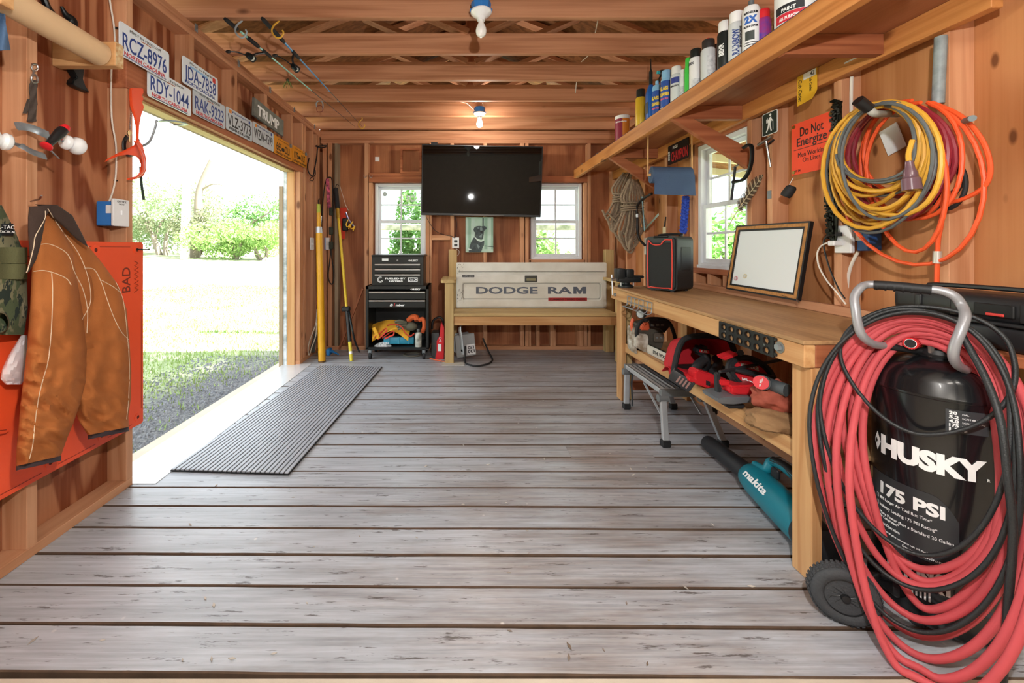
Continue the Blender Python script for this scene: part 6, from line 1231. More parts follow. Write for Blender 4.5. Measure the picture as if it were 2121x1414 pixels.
def loops(n, c, rx, ry, X0, dX, jit, seed, tilt=0, k=28, sag=.12, start=0):
    r_ = random.Random(seed); pts_ = []
    ph = [r_.uniform(-1, 1) for _ in range(8)]
    for i in range(n*k):
        lp = i/k; a = 2*PI*lp+PI/2+start; j = int(lp); 
        jx = jit*math.sin(lp*2.4+ph[0]*3)+jit*.6*math.sin(lp*5.1+ph[1]*5); jr = 1+.11*math.sin(lp*1.7+ph[2]*4)+.06*math.sin(lp*4.3+ph[3])
        low = max(0, -math.sin(a)); x = c[0]+jx*(.4+low)+rx*jr*math.cos(a); y = c[1]+ry*jr*(1-math.sin(a))*(1+sag*low*math.sin(lp*3.1+ph[4]*3))-0
        pts_.append(onX(x+tilt*(y-c[1]), y, X0-dX*(.5+.5*math.sin(lp*2.9+ph[5]*4))))
    return pts_
ycd = M('cord_yellow', '#dba436', .45, var=.08); gcd = M('cord_grey', '#5a5f60', .45); rcd = M('cord_maroon', '#8f2533', .45, var=.1); ocd = M('cord_orange', '#ee5c2c', .45, var=.08)
yc = thing('cord_coil', 'thick yellow and grey extension cord coiled on the pipe hook', 'extension cord', onX(1850, 300, XR-.15), group='extension cords on the right wall')
for k, (cx_, cy_, rx_, ry_, n_, sd_) in enumerate(((1836, 212, 104, 108, 3, 1), (1828, 216, 88, 98, 2, 2), (1846, 210, 100, 114, 3, 3), (1838, 214, 96, 118, 2, 5), (1826, 220, 78, 88, 2, 6))):
    MB().tube(loops(n_, (cx_, cy_), rx_, ry_, XR-.10, .10, 6, sd_, -.10), .0078, 8).obj('yellow_loop', ycd, yc)
for k, (cx_, cy_, rx_, ry_, n_, sd_) in enumerate(((1834, 214, 96, 104, 2, 7), (1842, 211, 102, 114, 2, 8), (1826, 218, 84, 94, 1, 9))): MB().tube(loops(n_, (cx_, cy_), rx_, ry_, XR-.11, .11, 7, sd_, -.10, start=.4), .0055, 8).obj('grey_loop', gcd, yc)
p0, p1 = onX(1883, 334, XR-.235), onX(1889, 395, XR-.235); q_ = Matrix.Translation(p0) @ (p1-p0).to_track_quat('Z', 'Y').to_matrix().to_4x4(); L = (p1-p0).length
MB().lathe([(0, 0), (.010, 0), (.013, L*.25), (.018, L*.4), (.019, L*.55), (.024, L*.6), (.025, L*.98), (0, L)], q_, 14).obj('plug', M('smoky_plug', '#6b5058', .2), yc, 40)
MB().tube([p0, onX(1882, 318, XR-.23), onX(1890, 290, XR-.22)], .0075, 8, smooth=4).obj('lead', ycd, yc)
mc = thing('cord_coil', 'maroon extension cord looped behind the yellow coil', 'extension cord', onX(1900, 300, XR-.08), group='extension cords on the right wall'); MB().tube(loops(2, (1868, 216), 112, 112, XR-.055, .04, 8, 11, -.05), .0085, 8).obj('maroon_loop', rcd, mc); MB().tube(loops(1, (1850, 224), 86, 112, XR-.05, .03, 8, 12, -.02), .0085, 8).obj('maroon_loop', rcd, mc)
oc = thing('cord_coil', 'bright orange extension cord with wide drooping loops', 'extension cord', onX(1960, 320, XR-.06), group='extension cords on the right wall')
for cx_, cy_, rx_, ry_, sd_, tl_2 in ((1890, 208, 132, 150, 21, .05), (1880, 214, 96, 128, 22, .06), (1862, 216, 88, 142, 23, .12), (1905, 212, 110, 140, 24, -.05), (1872, 216, 90, 112, 26, .02)): MB().tube(loops(1, (cx_, cy_), rx_, ry_, XR-.05, .04, 7, sd_, tl_2), .0068, 8).obj('orange_loop', ocd, oc)
MB().tube([onX(a, b_, XR-.05) for a, b_ in ((1930, 212), (1990, 240), (2034, 290), (2051, 345), (2040, 385), (2000, 410), (1965, 420))], .0068, 8, smooth=6).obj('orange_loop', ocd, oc); MB().tube([onX(a, b_, XR-.055) for a, b_ in ((1955, 330), (1956, 400), (1950, 460), (1943, 500), (1941, 560), (1940, 600))], .0068, 8, smooth=6).obj('orange_drop', ocd, oc); MB().cyl(onX(1942, 520, XR-.055), onX(1941, 545, XR-.055), .0115, n=10).obj('taped_joint', M('foil_tape', '#c9c4ba', .4, .4), oc)
bkc = thing('black_cord_bundle', 'black cord with an orange plug bunched behind the coils', 'cord', onX(1980, 380, XR-.03)); MB().tube(loops(3, (1958, 330), 36, 42, XR-.02, .02, 6, 31), .007, 8).obj('black_loop', rubber, bkc); MB().box(onX(1962, 420, XR-.04), onX(1974, 395, XR-.015), .003).obj('plug', ocd, bkc, 0)
wp_ = thing('wall_plate', 'white blank cover plate behind the yellow coil', 'plate', onX(1850, 280, XR-.004)); m = frame(onX(1850, 288, XR+.085), (0, -1, .35), (0, .35, 1)); MB().prism(rrect(.075, .115, .004), .006, m, .0015).obj('plate', white, wp_, 0)

# ---------------- blue towel roll, ropes, hacksaw, braided rope
tr = thing('towel_roll', 'blue shop towel roll hanging under the shelf', 'towel roll', (1.5, 3.28, 1.65)); c0, c1 = onX(1347, 364, 1.50), onX(1432, 368, 1.50)
A, B_ = V((1.40, 2.98, c0.z)), V((1.60, 2.98, c0.z)); A = onY(1348, 362, 2.97); B_ = onY(1428, 364, 2.93); R_ = .060
MB().cyl(A, B_, R_, n=28).obj('roll', M('shop_towel_blue', '#44597a', .9, bump=.5, bscale=160, var=.06), tr, 40); MB().cyl(A+(A-B_).normalized()*.001, A+(A-B_).normalized()*.002, .013, n=14).obj('core', M('core_brown', '#8a6a5a', .8), tr); MB().tube([A+V((0, 0, .0))+(A-B_).normalized()*.002]+[A+(A-B_).normalized()*.002+V((0, .035*math.cos(q*.8)*(.4+q*.05), .035*math.sin(q*.8)*(.4+q*.05))) for q in range(12)], .0006, 4).obj('edge_spiral', M('roll_edge', '#8296a8', .9), tr)
def tf(u, v):
    x = A.lerp(B_, u); a = -.2+1.4*v; d = max(0, v-.38); 
    ang = PI/2+PI*min(1, v/.38); yy = x.y+(R_+.001)*math.cos(ang) if v < .38 else x.y-(R_+.001)+.004*math.sin(u*9+v*5); zz = x.z+(R_+.001)*math.sin(ang) if v < .38 else x.z-d*.24
    return V((x.x+d*.03*(u-.3), yy, zz))
MB().grid(tf, 14, 24, .0015).obj('hanging_sheet', M('shop_towel_blue'), tr, 50)
MB().cyl(A+(A-B_)*.10, B_+(B_-A)*.08, .009, n=10).obj('dowel', MATS['pine_X'], tr)
for e_ in (A+(A-B_)*.08, B_+(B_-A)*.06): MB().box((e_.x-.003, e_.y-.006, e_.z-.012), (e_.x+.003, e_.y+.006, 1.9765)).obj('hanger', MATS['pine_Z'], tr, 0)
rpm = M('tan_rope', '#a3907a', .85, c2='#82705c', vscale=90, bump=.8, bscale=240)
def hank(label, top, mid, bot, w_, Y, seed, n_=9):
    t = thing('rope_hank', label, 'rope', onY(top[0], top[1], Y), group='rope hanks under the shelf'); r_ = random.Random(seed)
    for k in range(n_):
        f_ = (k/(n_-1)-.5)*2; dy = r_.uniform(-.03, .03); o = r_.uniform(-4, 4); lo_ = r_.uniform(-25, 12)
        pts_ = [onY(top[0]+f_*8, top[1], Y+dy*.3), onY(mid[0]+f_*w_*.42, mid[1]-20, Y+dy), onY(mid[0]+f_*w_*.30, mid[1], Y+dy*.5), onY(mid[0]+f_*w_*.6+(bot[0]-mid[0])*.4, (mid[1]+bot[1])/2, Y+dy), onY(bot[0]+f_*w_*.55+o, bot[1]-25+lo_, Y+dy), onY(bot[0]+f_*w_*.2+o, bot[1]+lo_, Y+dy*1.3), onY(bot[0]-f_*w_*.3+o, bot[1]-16+lo_, Y+dy*1.5), onY((bot[0]+mid[0])/2-f_*w_*.25, (bot[1]+mid[1])/2, Y+.03), onY(mid[0]-f_*6, mid[1], Y+.03)]
        MB().tube(pts_, .0108, 7, smooth=5).obj('strand', rpm, t)
    for k in range(4): c_ = onY(mid[0], mid[1]-9+6*k, Y); MB().tube([c_+V((w_*.40*Y/F*math.cos(2*PI*q/12), .045*math.sin(2*PI*q/12), .008*math.sin(2*PI*q/12+k))) for q in range(12)], .0085, 7, closed=True).obj('wrap', rpm, t)
    return t
hank('tan rope hank hanging at the back wall corner', (1300, 358), (1285, 410), (1272, 478), 40, 3.92, 41, 6); hank('larger tan rope hank tied in front of the other', (1312, 372), (1310, 428), (1306, 518), 56, 3.78, 42, 9)
hw = thing('bow_saw', 'bow saw with black handle and pale blue frame hanging by the ropes', 'saw', onX(1330, 420, 1.60)); Xh = 1.60
MB().tube([onX(a, b_, Xh) for a, b_ in ((1350, 401), (1336, 409), (1324, 420), (1319, 432), (1320, 452), (1321, 480), (1326, 497), (1336, 508))], .011, 9, smooth=6).obj('handle', black, hw); MB().tube([onX(a, b_, Xh+.01) for a, b_ in ((1330, 407), (1333, 450), (1335, 478))], .006, 8, smooth=4).obj('frame_tube', M('pale_teal_steel', '#7c9aa0', .35, .5), hw); MB().cyl(onX(1320, 443, Xh-.012), onX(1320, 450, Xh-.012), .013, n=10).obj('clamp', alu, hw)
MB().prism([(0, 0), (.30, 0), (.30, .02), (0, .02)], .0012, frame(onX(1334, 480, Xh+.01), (0, -.55, .25), (1, 0, 0)) @ Matrix.Rotation(PI/2, 4, 'X')).obj('blade', steel, hw, 0)
br2 = thing('braided_rope', 'bright blue braided rope hanging below the towel roll', 'rope', onX(1420, 440, 1.6)); bm3 = M('rope_blue', '#2548b8', .7, var=.25, vscale=60, bump=.5, bscale=250)
pA, pB = onY(1421, 408, 3.06), onY(1415, 482, 3.06); 
for ph_ in range(3): MB().tube([pA.lerp(pB, q/30)+V((.016*math.sin(q*.75+ph_*2.094), .012*math.sin(q*1.5+ph_*4.19), 0)) for q in range(31)], .012, 8).obj('strand', bm3, br2)
wn = thing('hand_trowel', 'small pale wooden paddle standing behind the speaker', 'tool', onX(1376, 470, 1.70)); MB().tube([onX(1376, 485, 1.69), onX(1376, 472, 1.69), onX(1376, 470, 1.69)], (.008, .026), 10, flat=(1, 0, 0)).obj('paddle', M('pale_wood_paint', '#cbbd9a', .7), wn); MB().cyl(onX(1376, 472, 1.69), onX(1379, 449, 1.69), .008, .005, 8).obj('handle', black, wn)
gb = MB().box(onX(1334, 527, 1.70)+V((0, 0, 0)), onX(1344, 492, 1.715), .003).obj('switch_plate', M('outlet_ivory', '#d9d2c6', .5), None, 0); tag(gb, 'ivory wall plate half hidden behind the black speaker', 'switch plate')
# ================================================================== UNDER THE BENCH
SB = ZS-.0035     # top of the lower shelf board
def onb(px, py, Y): return onY(px, py, Y)
def slab2(name, pts, Y, depth, mat, par, bev=.006, smooth=40):
    """outline in photo pixels at distance Y, extruded away from the viewer"""
    p2 = [onY(a, b_, Y) for a, b_ in pts]; return MB().prism([(q.x, q.z) for q in p2], depth, frame((0, Y+depth, 0), (1, 0, 0), (0, 0, 1)), bev).obj(name, mat, par, smooth)
# ---------------- aluminium step platform
st = thing('step_platform', 'folding aluminium work platform half under the bench shelf', 'step stool', (1.31, 2.6, 0)); zt = .312
for k in range(3): MB().box((1.145+k*.088, 2.37, zt-.028), (1.145+k*.088+.08, 2.86, zt), .004).obj('deck_board', alu, st, 0)
for k in range(9): MB().box((1.150+k*.0292, 2.38, zt), (1.150+k*.0292+.007, 2.85, zt+.003), .001).obj('tread_rib', M('rib_dark', '#4d5256', .5, .5), st, 0)
MB().box((1.142, 2.345, zt-.04), (1.41, 2.37, zt+.001), .004).obj('end_cap', M('cap_grey', '#6f7375', .5), st, 0); MB().box((1.142, 2.86, zt-.04), (1.41, 2.885, zt+.001), .004).obj('end_cap', M('cap_grey'), st, 0)
for sx, x_, xf in ((-1, 1.160, 1.158), (1, 1.395, 1.485)):
    for sy, y_, yf_ in ((-1, 2.36, 2.325), (1, 2.87, 2.875)):
        lg = MB(); lg.bar((x_, y_, zt-.03), (xf, yf_, .03), .034, .024, .003, up=(0, 1, 0)); l_ = lg.obj('leg', alu, st, 0); MB().box((xf-.024, yf_-.02, 0), (xf+.024, yf_+.02, .04), .005).obj('rubber_foot', rubber, l_, 0); MB().cyl((x_-.028, y_, zt-.05), (x_+.028, y_, zt-.05), .022, n=12).obj('hinge', M('cap_grey'), l_)
    MB().bar((x_, 2.36+.02, .16), (x_+(xf-x_)*.1, 2.60, zt-.04), .012, .006).obj('brace', alu, st, 0)
MB().box((1.425, 2.335, .17), (1.465, 2.365, .285), .008).obj('lock_lever', black, st, 0); MB().tube([(1.165, 2.78, zt-.02), (1.163, 2.80, .2), (1.166, 2.79, .05)], (.001, .007), 6).obj('strap', M('strap_black', '#23262b', .8), st)
# ---------------- leaf blower
lb = thing('leaf_blower', 'teal leaf blower with a long black tube on the floor under the bench', 'leaf blower', (1.3, 1.9, 0)); teal = M('blower_teal', '#12788a', .4, var=.05)
a0, a1, a2 = onZ(1467, 917, .055), onZ(1556, 985, .078), V((1.252, 1.40, .085)); d_ = (a2-a1).normalized()
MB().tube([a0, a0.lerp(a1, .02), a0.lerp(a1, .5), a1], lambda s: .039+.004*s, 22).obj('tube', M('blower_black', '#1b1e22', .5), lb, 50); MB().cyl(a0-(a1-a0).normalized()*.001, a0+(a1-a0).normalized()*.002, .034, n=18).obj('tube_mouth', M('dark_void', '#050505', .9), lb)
LQ = (a2-a1).length; fm_ = Matrix.Translation(a1) @ d_.to_track_quat('Z', 'X').to_matrix().to_4x4()
MB().lathe([(0, -.01), (.046, -.01), (.058, .005), (.066, .06), (.068, LQ*.55), (.066, LQ*.8), (0, LQ*.8)], fm_, 30).obj('housing', teal, lb, 45); MB().lathe([(0, LQ*.8), (.067, LQ*.8), (.066, LQ*.98), (.04, LQ*1.02), (0, LQ*1.02)], fm_, 26).obj('intake', M('blower_black'), lb, 45)
hz_ = [onY(a, b_, 1.70) for a, b_ in ((1560, 968), (1578, 958), (1596, 968))]
up_ = V((.35, .1, .93)).normalized(); hp_ = lambda s, h: a1+d_*(LQ*s)+up_*h
MB().tube([hp_(.02, .055), hp_(.18, .075), hp_(.22, .12), hp_(.42, .135), hp_(.62, .12), hp_(.70, .06)], (.017, .020), 12, smooth=5).obj('handle', teal, lb); MB().tube([hp_(.24, .128), hp_(.42, .142), hp_(.60, .127)], (.019, .019), 12, smooth=5).obj('grip', M('blower_black'), lb); MB().box(hp_(.30, .09)-V((.008, .02, .02)), hp_(.30, .09)+V((.008, .02, .02)), .005).obj('trigger', M('blower_black'), lb, 0)
def bw(co): 
    ang = RAD(BA)+co.y/.0685; v_ = fm_ @ V((math.cos(ang)*(.0688+co.z), math.sin(ang)*(.0688+co.z), LQ*.30+co.x)); return v_
# choose the side of the housing that looks at the aisle
best = None
for ba in range(0, 360, 5):
    n_ = (fm_.to_3x3() @ V((math.cos(RAD(ba)), math.sin(RAD(ba)), 0))); sc__ = n_.dot(V((-.75, -.35, .55)))
    if best is None or sc__ > best[0]: best = (sc__, ba)
BA = best[1]
# reading direction: letters' tops point up
tst = fm_.to_3x3() @ (V((math.cos(RAD(BA+5)), math.sin(RAD(BA+5)), 0))-V((math.cos(RAD(BA)), math.sin(RAD(BA)), 0)))
def bw2(co):
    s_ = 1 if tst.z > 0 else -1; ang = RAD(BA)+s_*co.y/.0685; return fm_ @ V((math.cos(ang)*(.0692+co.z), math.sin(ang)*(.0692+co.z), LQ*.28+co.x))
text('makita', Matrix(), .030, wink, lb, width=.17, bold=.0012, warp=bw2, shear=.15)
# ---------------- chainsaw
cs = thing('chainsaw', 'white and black chainsaw on the lower bench shelf', 'chainsaw', onZ(1350, 738, SB)); Yc = 2.80
slab2('clutch_cover', [(1319, 700), (1324, 692), (1342, 693), (1344, 702), (1341, 735), (1333, 727), (1318, 720)], Yc-.05, .05, M('saw_white', '#d9d6cd', .5, c2='#8a7a66', vscale=18), cs); slab2('engine_body', [(1320, 690), (1326, 675), (1350, 668), (1372, 676), (1378, 700), (1372, 724), (1345, 732), (1322, 722)], Yc, .16, M('saw_grey', '#5a554c', .6, var=.3, vscale=20), cs, .012)
slab2('cylinder_cover', [(1328, 684), (1334, 670), (1346, 668), (1346, 684)], Yc-.02, .05, M('saw_orange', '#d8603a', .5), cs); slab2('muffler', [(1356, 690), (1376, 690), (1377, 708), (1356, 709)], Yc-.03, .05, M('muffler_steel', '#8a8478', .45, .6), cs)
for px in (1361, 1369): MB().cyl(onY(px, 699, Yc-.034), onY(px, 699, Yc-.03), .006, n=10).obj('bolt', black, cs)
MB().tube([onY(a, b_, y_) for a, b_, y_ in ((1322, 715, Yc), (1319, 690, Yc-.03), (1323, 672, Yc-.05), (1336, 662, Yc-.06), (1362, 660, Yc-.06), (1384, 666, Yc-.04), (1396, 690, Yc), (1400, 715, Yc+.02))], .012, 10, smooth=6).obj('front_handle', rubber, cs); slab2('hand_guard', [(1345, 662), (1384, 664), (1388, 676), (1376, 690), (1366, 680), (1347, 676)], Yc-.075, .012, black, cs, .003)
for px in (1349, 1359, 1369): MB().box(onY(px, 675, Yc-.078), onY(px+6, 671, Yc-.0755)).obj('guard_slot', M('saw_grey'), cs, 0)
sB0, sB1 = onY(1342, 714, Yc-.06), onY(1410, 757, Yc-.42); sB0.z = max(sB0.z, SB+.07); bd = (sB1-sB0); 
pb0, pb1 = onY(1342, 722, Yc-.055), onY(1404, 752, 2.42)
MB().prism(rrect((pb1-pb0).length, .062, .02), .006, frame(pb0.lerp(pb1, .5), pb1-pb0, (0, 0, 1))).obj('guide_bar', M('bar_white', '#d8d5cc', .4, .2, var=.12, vscale=30), cs, 0)
text('STIHL WOOD BOSS', frame(pb0.lerp(pb1, .5), pb1-pb0, (0, 0, 1)) @ Matrix.Translation((.02, 0, .0066)), .02, ink, cs, width=.22, bold=.0008)
b = MB(); L = (pb1-pb0).length; fb = frame(pb0.lerp(pb1, .5), pb1-pb0, (0, 0, 1))
for k in range(34):
    for sy in (-1, 1): x_ = -L/2+.02+k*(L-.04)/33; b.box((x_-.003, sy*.0315-.003, .0), (x_+.003, sy*.0315+.004, .006), 0, fb)
b.obj('saw_chain', M('oily_chain'), cs, 0, kind='stuff')
slab2('rear_tank', [(1311, 680), (1319, 678), (1320, 735), (1311, 726)], Yc, .1, M('saw_white'), cs); MB().tube([onY(a, b_, Yc+.03) for a, b_ in ((1312, 690), (1308, 672), (1312, 660))], .012, 8, smooth=4).obj('rear_handle', M('saw_orange'), cs)
# ---------------- red tool bag
tbg = thing('tool_bag', 'open red canvas tool bag with black trim on the lower bench shelf', 'tool bag', (1.38, 2.4, SB)); redc = M('red_canvas', '#cf1f2d', .75, var=.15, vscale=9, bump=.35, bscale=240)
rimpx = [(1393, 788), (1396, 765), (1401, 740), (1408, 716), (1420, 701), (1450, 695), (1490, 697), (1510, 704), (1519, 722), (1522, 745)]
rim = spline([onY(a, b_, 2.20+.05*i/9) for i, (a, b_) in enumerate(rimpx)], 6)
ctr = onY(1462, 752, 2.46)
def shell(u, v):
    q = rim[int(round(u*(len(rim)-1)))]; k = v**.8; p_ = q.lerp(V((ctr.x+(q.x-ctr.x)*.75, 2.46, ctr.z+(q.z-ctr.z)*.7)), k); n_ = mnoise.noise(V((u*6, v*4, 2)))*.012*math.sin(v*PI)
    p_ += V((n_, 0, n_)); p_.z = max(p_.z, SB+.003); return p_
MB().grid(shell, len(rim), 12, .004).obj('canvas', redc, tbg, 60)
def back(u, v): q = shell(u, 1); c0 = V((ctr.x, 2.465, SB+.01)); return q.lerp(c0, v)
MB().grid(back, len(rim), 6, .004).obj('back_panel', redc, tbg, 60)
def lip(u, v): return V((onY(1394+70*u, 0, 2.20).x+.004*math.sin(v*9), 2.19+.14*v+.01*math.sin(u*7), SB+.004+(.045-.03*u)*math.sin(v*PI)+.006*mnoise.noise(V((u*6, v*6, 1)))))
MB().grid(lip, 20, 10, .003).obj('front_flap', redc, tbg, 60)
MB().tube(rim, .015, 9).obj('rim_binding', M('bag_black', '#1c1d1f', .8), tbg); MB().box((1.225, 2.20, SB+.0005), (1.56, 2.47, SB+.004)).obj('bag_base', M('bag_black'), tbg, 0)
dr = thing('impact_driver', 'black and red impact driver standing in the red bag', 'power tool', onY(1452, 770, 2.28)); tk = M('tool_black', '#26282b', .5); tr_ = M('tool_red', '#d0252e', .45)
slab2('head', [(1445, 720), (1457, 716), (1473, 720), (1471, 735), (1458, 740), (1445, 735)], 2.27, .06, tk, dr, .012); slab2('badge', [(1450, 723), (1469, 726), (1467, 732), (1449, 729)], 2.268, .004, tr_, dr, 0); text('FUEL', frame(onY(1459, 727.5, 2.2675), (1, 0, -.15), (0, 0, 1)), .010, wink, dr, width=.035, bold=.0006)
MB().tube([onY(1460, 735, 2.29), onY(1462, 752, 2.26), onY(1452, 768, 2.20)], (.022, .026), 12, smooth=4).obj('grip', tk, dr); MB().tube([onY(1482, 740, 2.28), onY(1488, 752, 2.24), onY(1478, 770, 2.16)], (.022, .022), 12, smooth=4).obj('rear_grip', tk, dr)
bt = thing('battery_light', 'red work light with a black battery lying on the shelf edge', 'power tool', onY(1420, 800, 2.02)); 
mb_ = frame(onY(1412, 786, 2.09), V((.75, -.45, -.50)), V((.2, -.1, .8))); MB().box((-.055, -.03, -.035), (.055, .032, .035), .010, mb_, 2).obj('battery', tk, bt, 40); 
for k in range(4): MB().box((-.02+k*.016, -.018, .035), (-.012+k*.016, .02, .0365), 0, mb_).obj('contact_rail', M('rail_grey', '#8b6a64', .5), bt, 0)
slab2('red_body', [(1440, 770), (1447, 766), (1484, 778), (1487, 806), (1473, 806), (1440, 795), (1425, 788), (1428, 779), (1440, 783)], 2.03, .07, tr_, bt, .006); slab2('dark_port', [(1463, 788), (1471, 790), (1471, 799), (1463, 797)], 2.027, .004, tk, bt, 0); MB().tube([onY(1438, 770, 2.12), onY(1446, 755, 2.14), onY(1458, 745, 2.16)], (.022, .024), 10, smooth=4).obj('handle', tk, bt)
# ---------------- circular saw and planer
cw_ = thing('circular_saw', 'black and red circular saw with a round guard on the shelf', 'power tool', onY(1550, 840, 1.85)); Ys = 1.84
fs = frame(onY(1556, 775, Ys), V((.93, -.05, -.22)), V((.1, .5, .85)))
MB().prism(circ(.108, 36, 0, 0, .085), .035, fs @ Matrix.Translation((0, 0, -.02)), .006, [circ(.082, 32, 0, 0, .06)]).obj('blade_guard', tk, cw_, 40); MB().prism(circ(.082, 32, 0, 0, .06), .012, fs @ Matrix.Translation((0, 0, -.015))).obj('red_disc', tr_, cw_, 0); MB().box((-.10, -.013, .002), (.10, .012, .026), .008, fs).obj('cross_arm', tk, cw_, 40)
text('MILWAUKEE', fs @ Matrix.Translation((0, .036, -.0025)), .016, wink, cw_, width=.08, bold=.001); text('Milwaukee', fs @ Matrix.Translation((.0, -.034, -.0025)), .020, wink, cw_, width=.085, bold=.001)
MB().bar(onY(1490, 770, 1.80), onY(1622, 744, 1.92), .014, .012, .003).obj('guide_rod', tk, cw_, 0); slab2('red_motor', [(1515, 800), (1570, 797), (1582, 805), (1578, 818), (1530, 820), (1514, 816)], 1.76, .08, tr_, cw_, .008); slab2('base_frame', [(1486, 776), (1493, 772), (1496, 818), (1510, 822), (1510, 828), (1488, 826)], 1.80, .03, tk, cw_, .004); slab2('red_block', [(1492, 786), (1512, 788), (1512, 800), (1493, 798)], 1.79, .05, tr_, cw_, .004)
slab2('shoe_plate', [(1487, 826), (1512, 822), (1575, 822), (1568, 832), (1520, 838), (1492, 836)], 1.74, .12, M('shoe_grey', '#8f979e', .35, .6), cw_, .003); slab2('battery', [(1504, 837), (1545, 838), (1542, 846), (1510, 847)], 1.76, .08, tk, cw_, .004)
slab2('top_badge', [(1497, 740), (1526, 730), (1530, 736), (1502, 747)], 1.86, .05, tr_, cw_, .003); MB().cyl(onY(1530, 733, 1.9), onY(1534, 730, 1.86), .013, n=12).obj('dust_port', tk, cw_)
gr_ = thing('angle_grinder', 'angle grinder with a round red end cap and grey grip', 'power tool', onY(1590, 815, 1.62)); MB().cyl(onY(1576, 792, 1.60), onY(1581, 793, 1.66), .026, n=20).obj('end_cap', tr_, gr_); MB().cyl(onY(1578, 792, 1.605), onY(1586, 793, 1.70), .029, n=20).obj('collar', tk, gr_); MB().tube([onY(1588, 793, 1.66), onY(1606, 800, 1.60), onY(1630, 808, 1.56)], (.024, .026), 12, smooth=4).obj('grip', M('grip_grey', '#4c5356', .6), gr_)
text('FUEL', frame(onY(1576, 792, 1.5985), (.1, 0, 1), (-1, 0, .1)), .010, wink, gr_, width=.032, bold=.0006)
def blob(name, label, cat, part, c, r, mat, seed, amp=.25, sq=1.0):
    t = thing(name, label, cat, (c[0], c[1], SB)); 
    def fn(u, v):
        a = 2*PI*u; ph = PI*v; n_ = V((math.cos(a)*math.sin(ph), math.sin(a)*math.sin(ph), math.cos(ph))); k = 1+amp*mnoise.noise(n_*2.2+V((seed, 0, 0)))+amp*.5*mnoise.noise(n_*5+V((0, seed, 0)))
        p_ = V((c[0]+n_.x*r[0]*k, c[1]+n_.y*r[1]*k, c[2]+n_.z*r[2]*k)); p_.z = max(p_.z, SB+.001) if sq else p_.z; return p_
    MB().grid(fn, 40, 24, closeu=True).obj(part, mat, t, 70); return t
p_ = onY(1603, 833, 1.60); blob('leather_gloves', 'faded red leather gloves crumpled on the shelf', 'gloves', 'glove_leather', (p_.x+.03, p_.y+.03, p_.z+.005), (.085, .06, .062), M('red_leather', '#a8523e', .8, var=.3, vscale=14, bump=.5, bscale=60), 3, .35, 0)
p_ = onY(1602, 885, 1.56); blob('canvas_pouch', 'tan canvas tool pouch under the leather gloves', 'pouch', 'pouch_canvas', (p_.x+.03, p_.y+.04, SB+.028), (.09, .085, .042), M('tan_canvas', '#97744f', .9, var=.2, bump=.4, bscale=200), 9, .2, 1)

# ================================================================== AIR COMPRESSOR
TA, TR = V((1.474, 1.268, 0)), .146
ac = thing('air_compressor', 'black upright air compressor tank beside the workbench end', 'air compressor', (TA.x, TA.y, 0)); tkm = M('tank_black', '#15171a', .25, var=.3, vscale=5, coat=.3)
mT = Matrix.Translation((TA.x, TA.y, 0))
MB().lathe([(0, .055), (.07, .058), (.115, .075), (TR-.004, .115), (TR, .14), (TR, .686), (TR+.0015, .688), (TR+.0015, .694), (TR-.001, .697), (TR-.012, .732), (.115, .762), (.07, .785), (.045, .792), (0, .794)], mT, 56).obj('tank', tkm, ac, 35)
MB().lathe([(.10, .012), (.125, .012), (.125, .10), (.118, .10)], mT, 40).obj('base_skirt', tkm, ac, 35)
MB().lathe([(0, .79), (.05, .79), (.052, .80), (.046, .812), (.036, .816), (.034, .84), (0, .842)], mT, 28).obj('neck', black, ac, 35)
u_ = V((TA.x, TA.y, 0)).normalized(); c_ = -u_; r_v = V((u_.y, -u_.x, 0))     # towards camera, to the right
def PV(px, py, d):
    """photo pixel on the upright plane that stands d in front of the tank axis, square to the line of sight"""
    ray = V(((px-CX)/F, 1, (CY-py)/F)); o = V((0, 0, H)); t_ = ((V((TA.x, TA.y, 0))-V((0, 0, 0))).dot(c_)+d-o.dot(c_))/ray.dot(c_); p_ = o+ray*t_
    lo = .013
    if p_.z < lo: p_.z = lo
    return p_
kn = PV(1886, 711, .075); q_ = Matrix.Translation(kn) @ (c_+V((-.15, .1, .05))).to_track_quat('Z', 'Y').to_matrix().to_4x4()
b = MB(); prof = []
for k in range(40): a = 2*PI*k/40; rr_ = .0185 if k % 2 else .0165; prof.append((rr_*math.cos(a), rr_*math.sin(a)))
b.prism(prof, .05, q_ @ Matrix.Translation((0, 0, -.05)), 0); b.obj('regulator_knob', M('knob_red', '#c21d22', .4), ac, 25); MB().prism(circ(.0125, 20), .003, q_).obj('knob_face', black, ac, 0); MB().prism(circ(.0135, 20), .002, q_, 0, [circ(.0115, 20)]).obj('knob_ring', wink, ac, 0)
MB().cyl(PV(1905, 712, .03), V((TA.x, TA.y, .835)), .011, n=10).obj('manifold', M('brass', '#a08a4a', .35, .9), ac); MB().cyl(PV(1930, 738, .04), PV(1928, 716, .04), .009, n=8).obj('valve', steel, ac)
hnm = M('handle_grey', '#9a9a9e', .4, .3)
hpts = [(1832, 716, .07), (1808, 712, .13), (1786, 695, .165), (1777, 672, .17), (1772, 640, .165), (1770, 615, .15), (1782, 596, .13), (1800, 589, .11), (1850, 592, .11), (1900, 597, .11), (1945, 601, .11), (1975, 612, .11), (1992, 632, .11), (1999, 655, .14), (1990, 685, .16), (1978, 715, .165), (1975, 738, .16), (1984, 756, .13), (2000, 765, .09)]
MB().tube([PV(*p_) for p_ in hpts], .0118, 14, smooth=5).obj('handle_tube', hnm, ac); MB().tube([PV(*p_) for p_ in ((1810, 590, .11), (1850, 592, .11), (1900, 597, .11), (1930, 600, .11))], .0142, 14, smooth=5).obj('handle_grip', M('grip_black', '#1a1b1d', .6), ac)
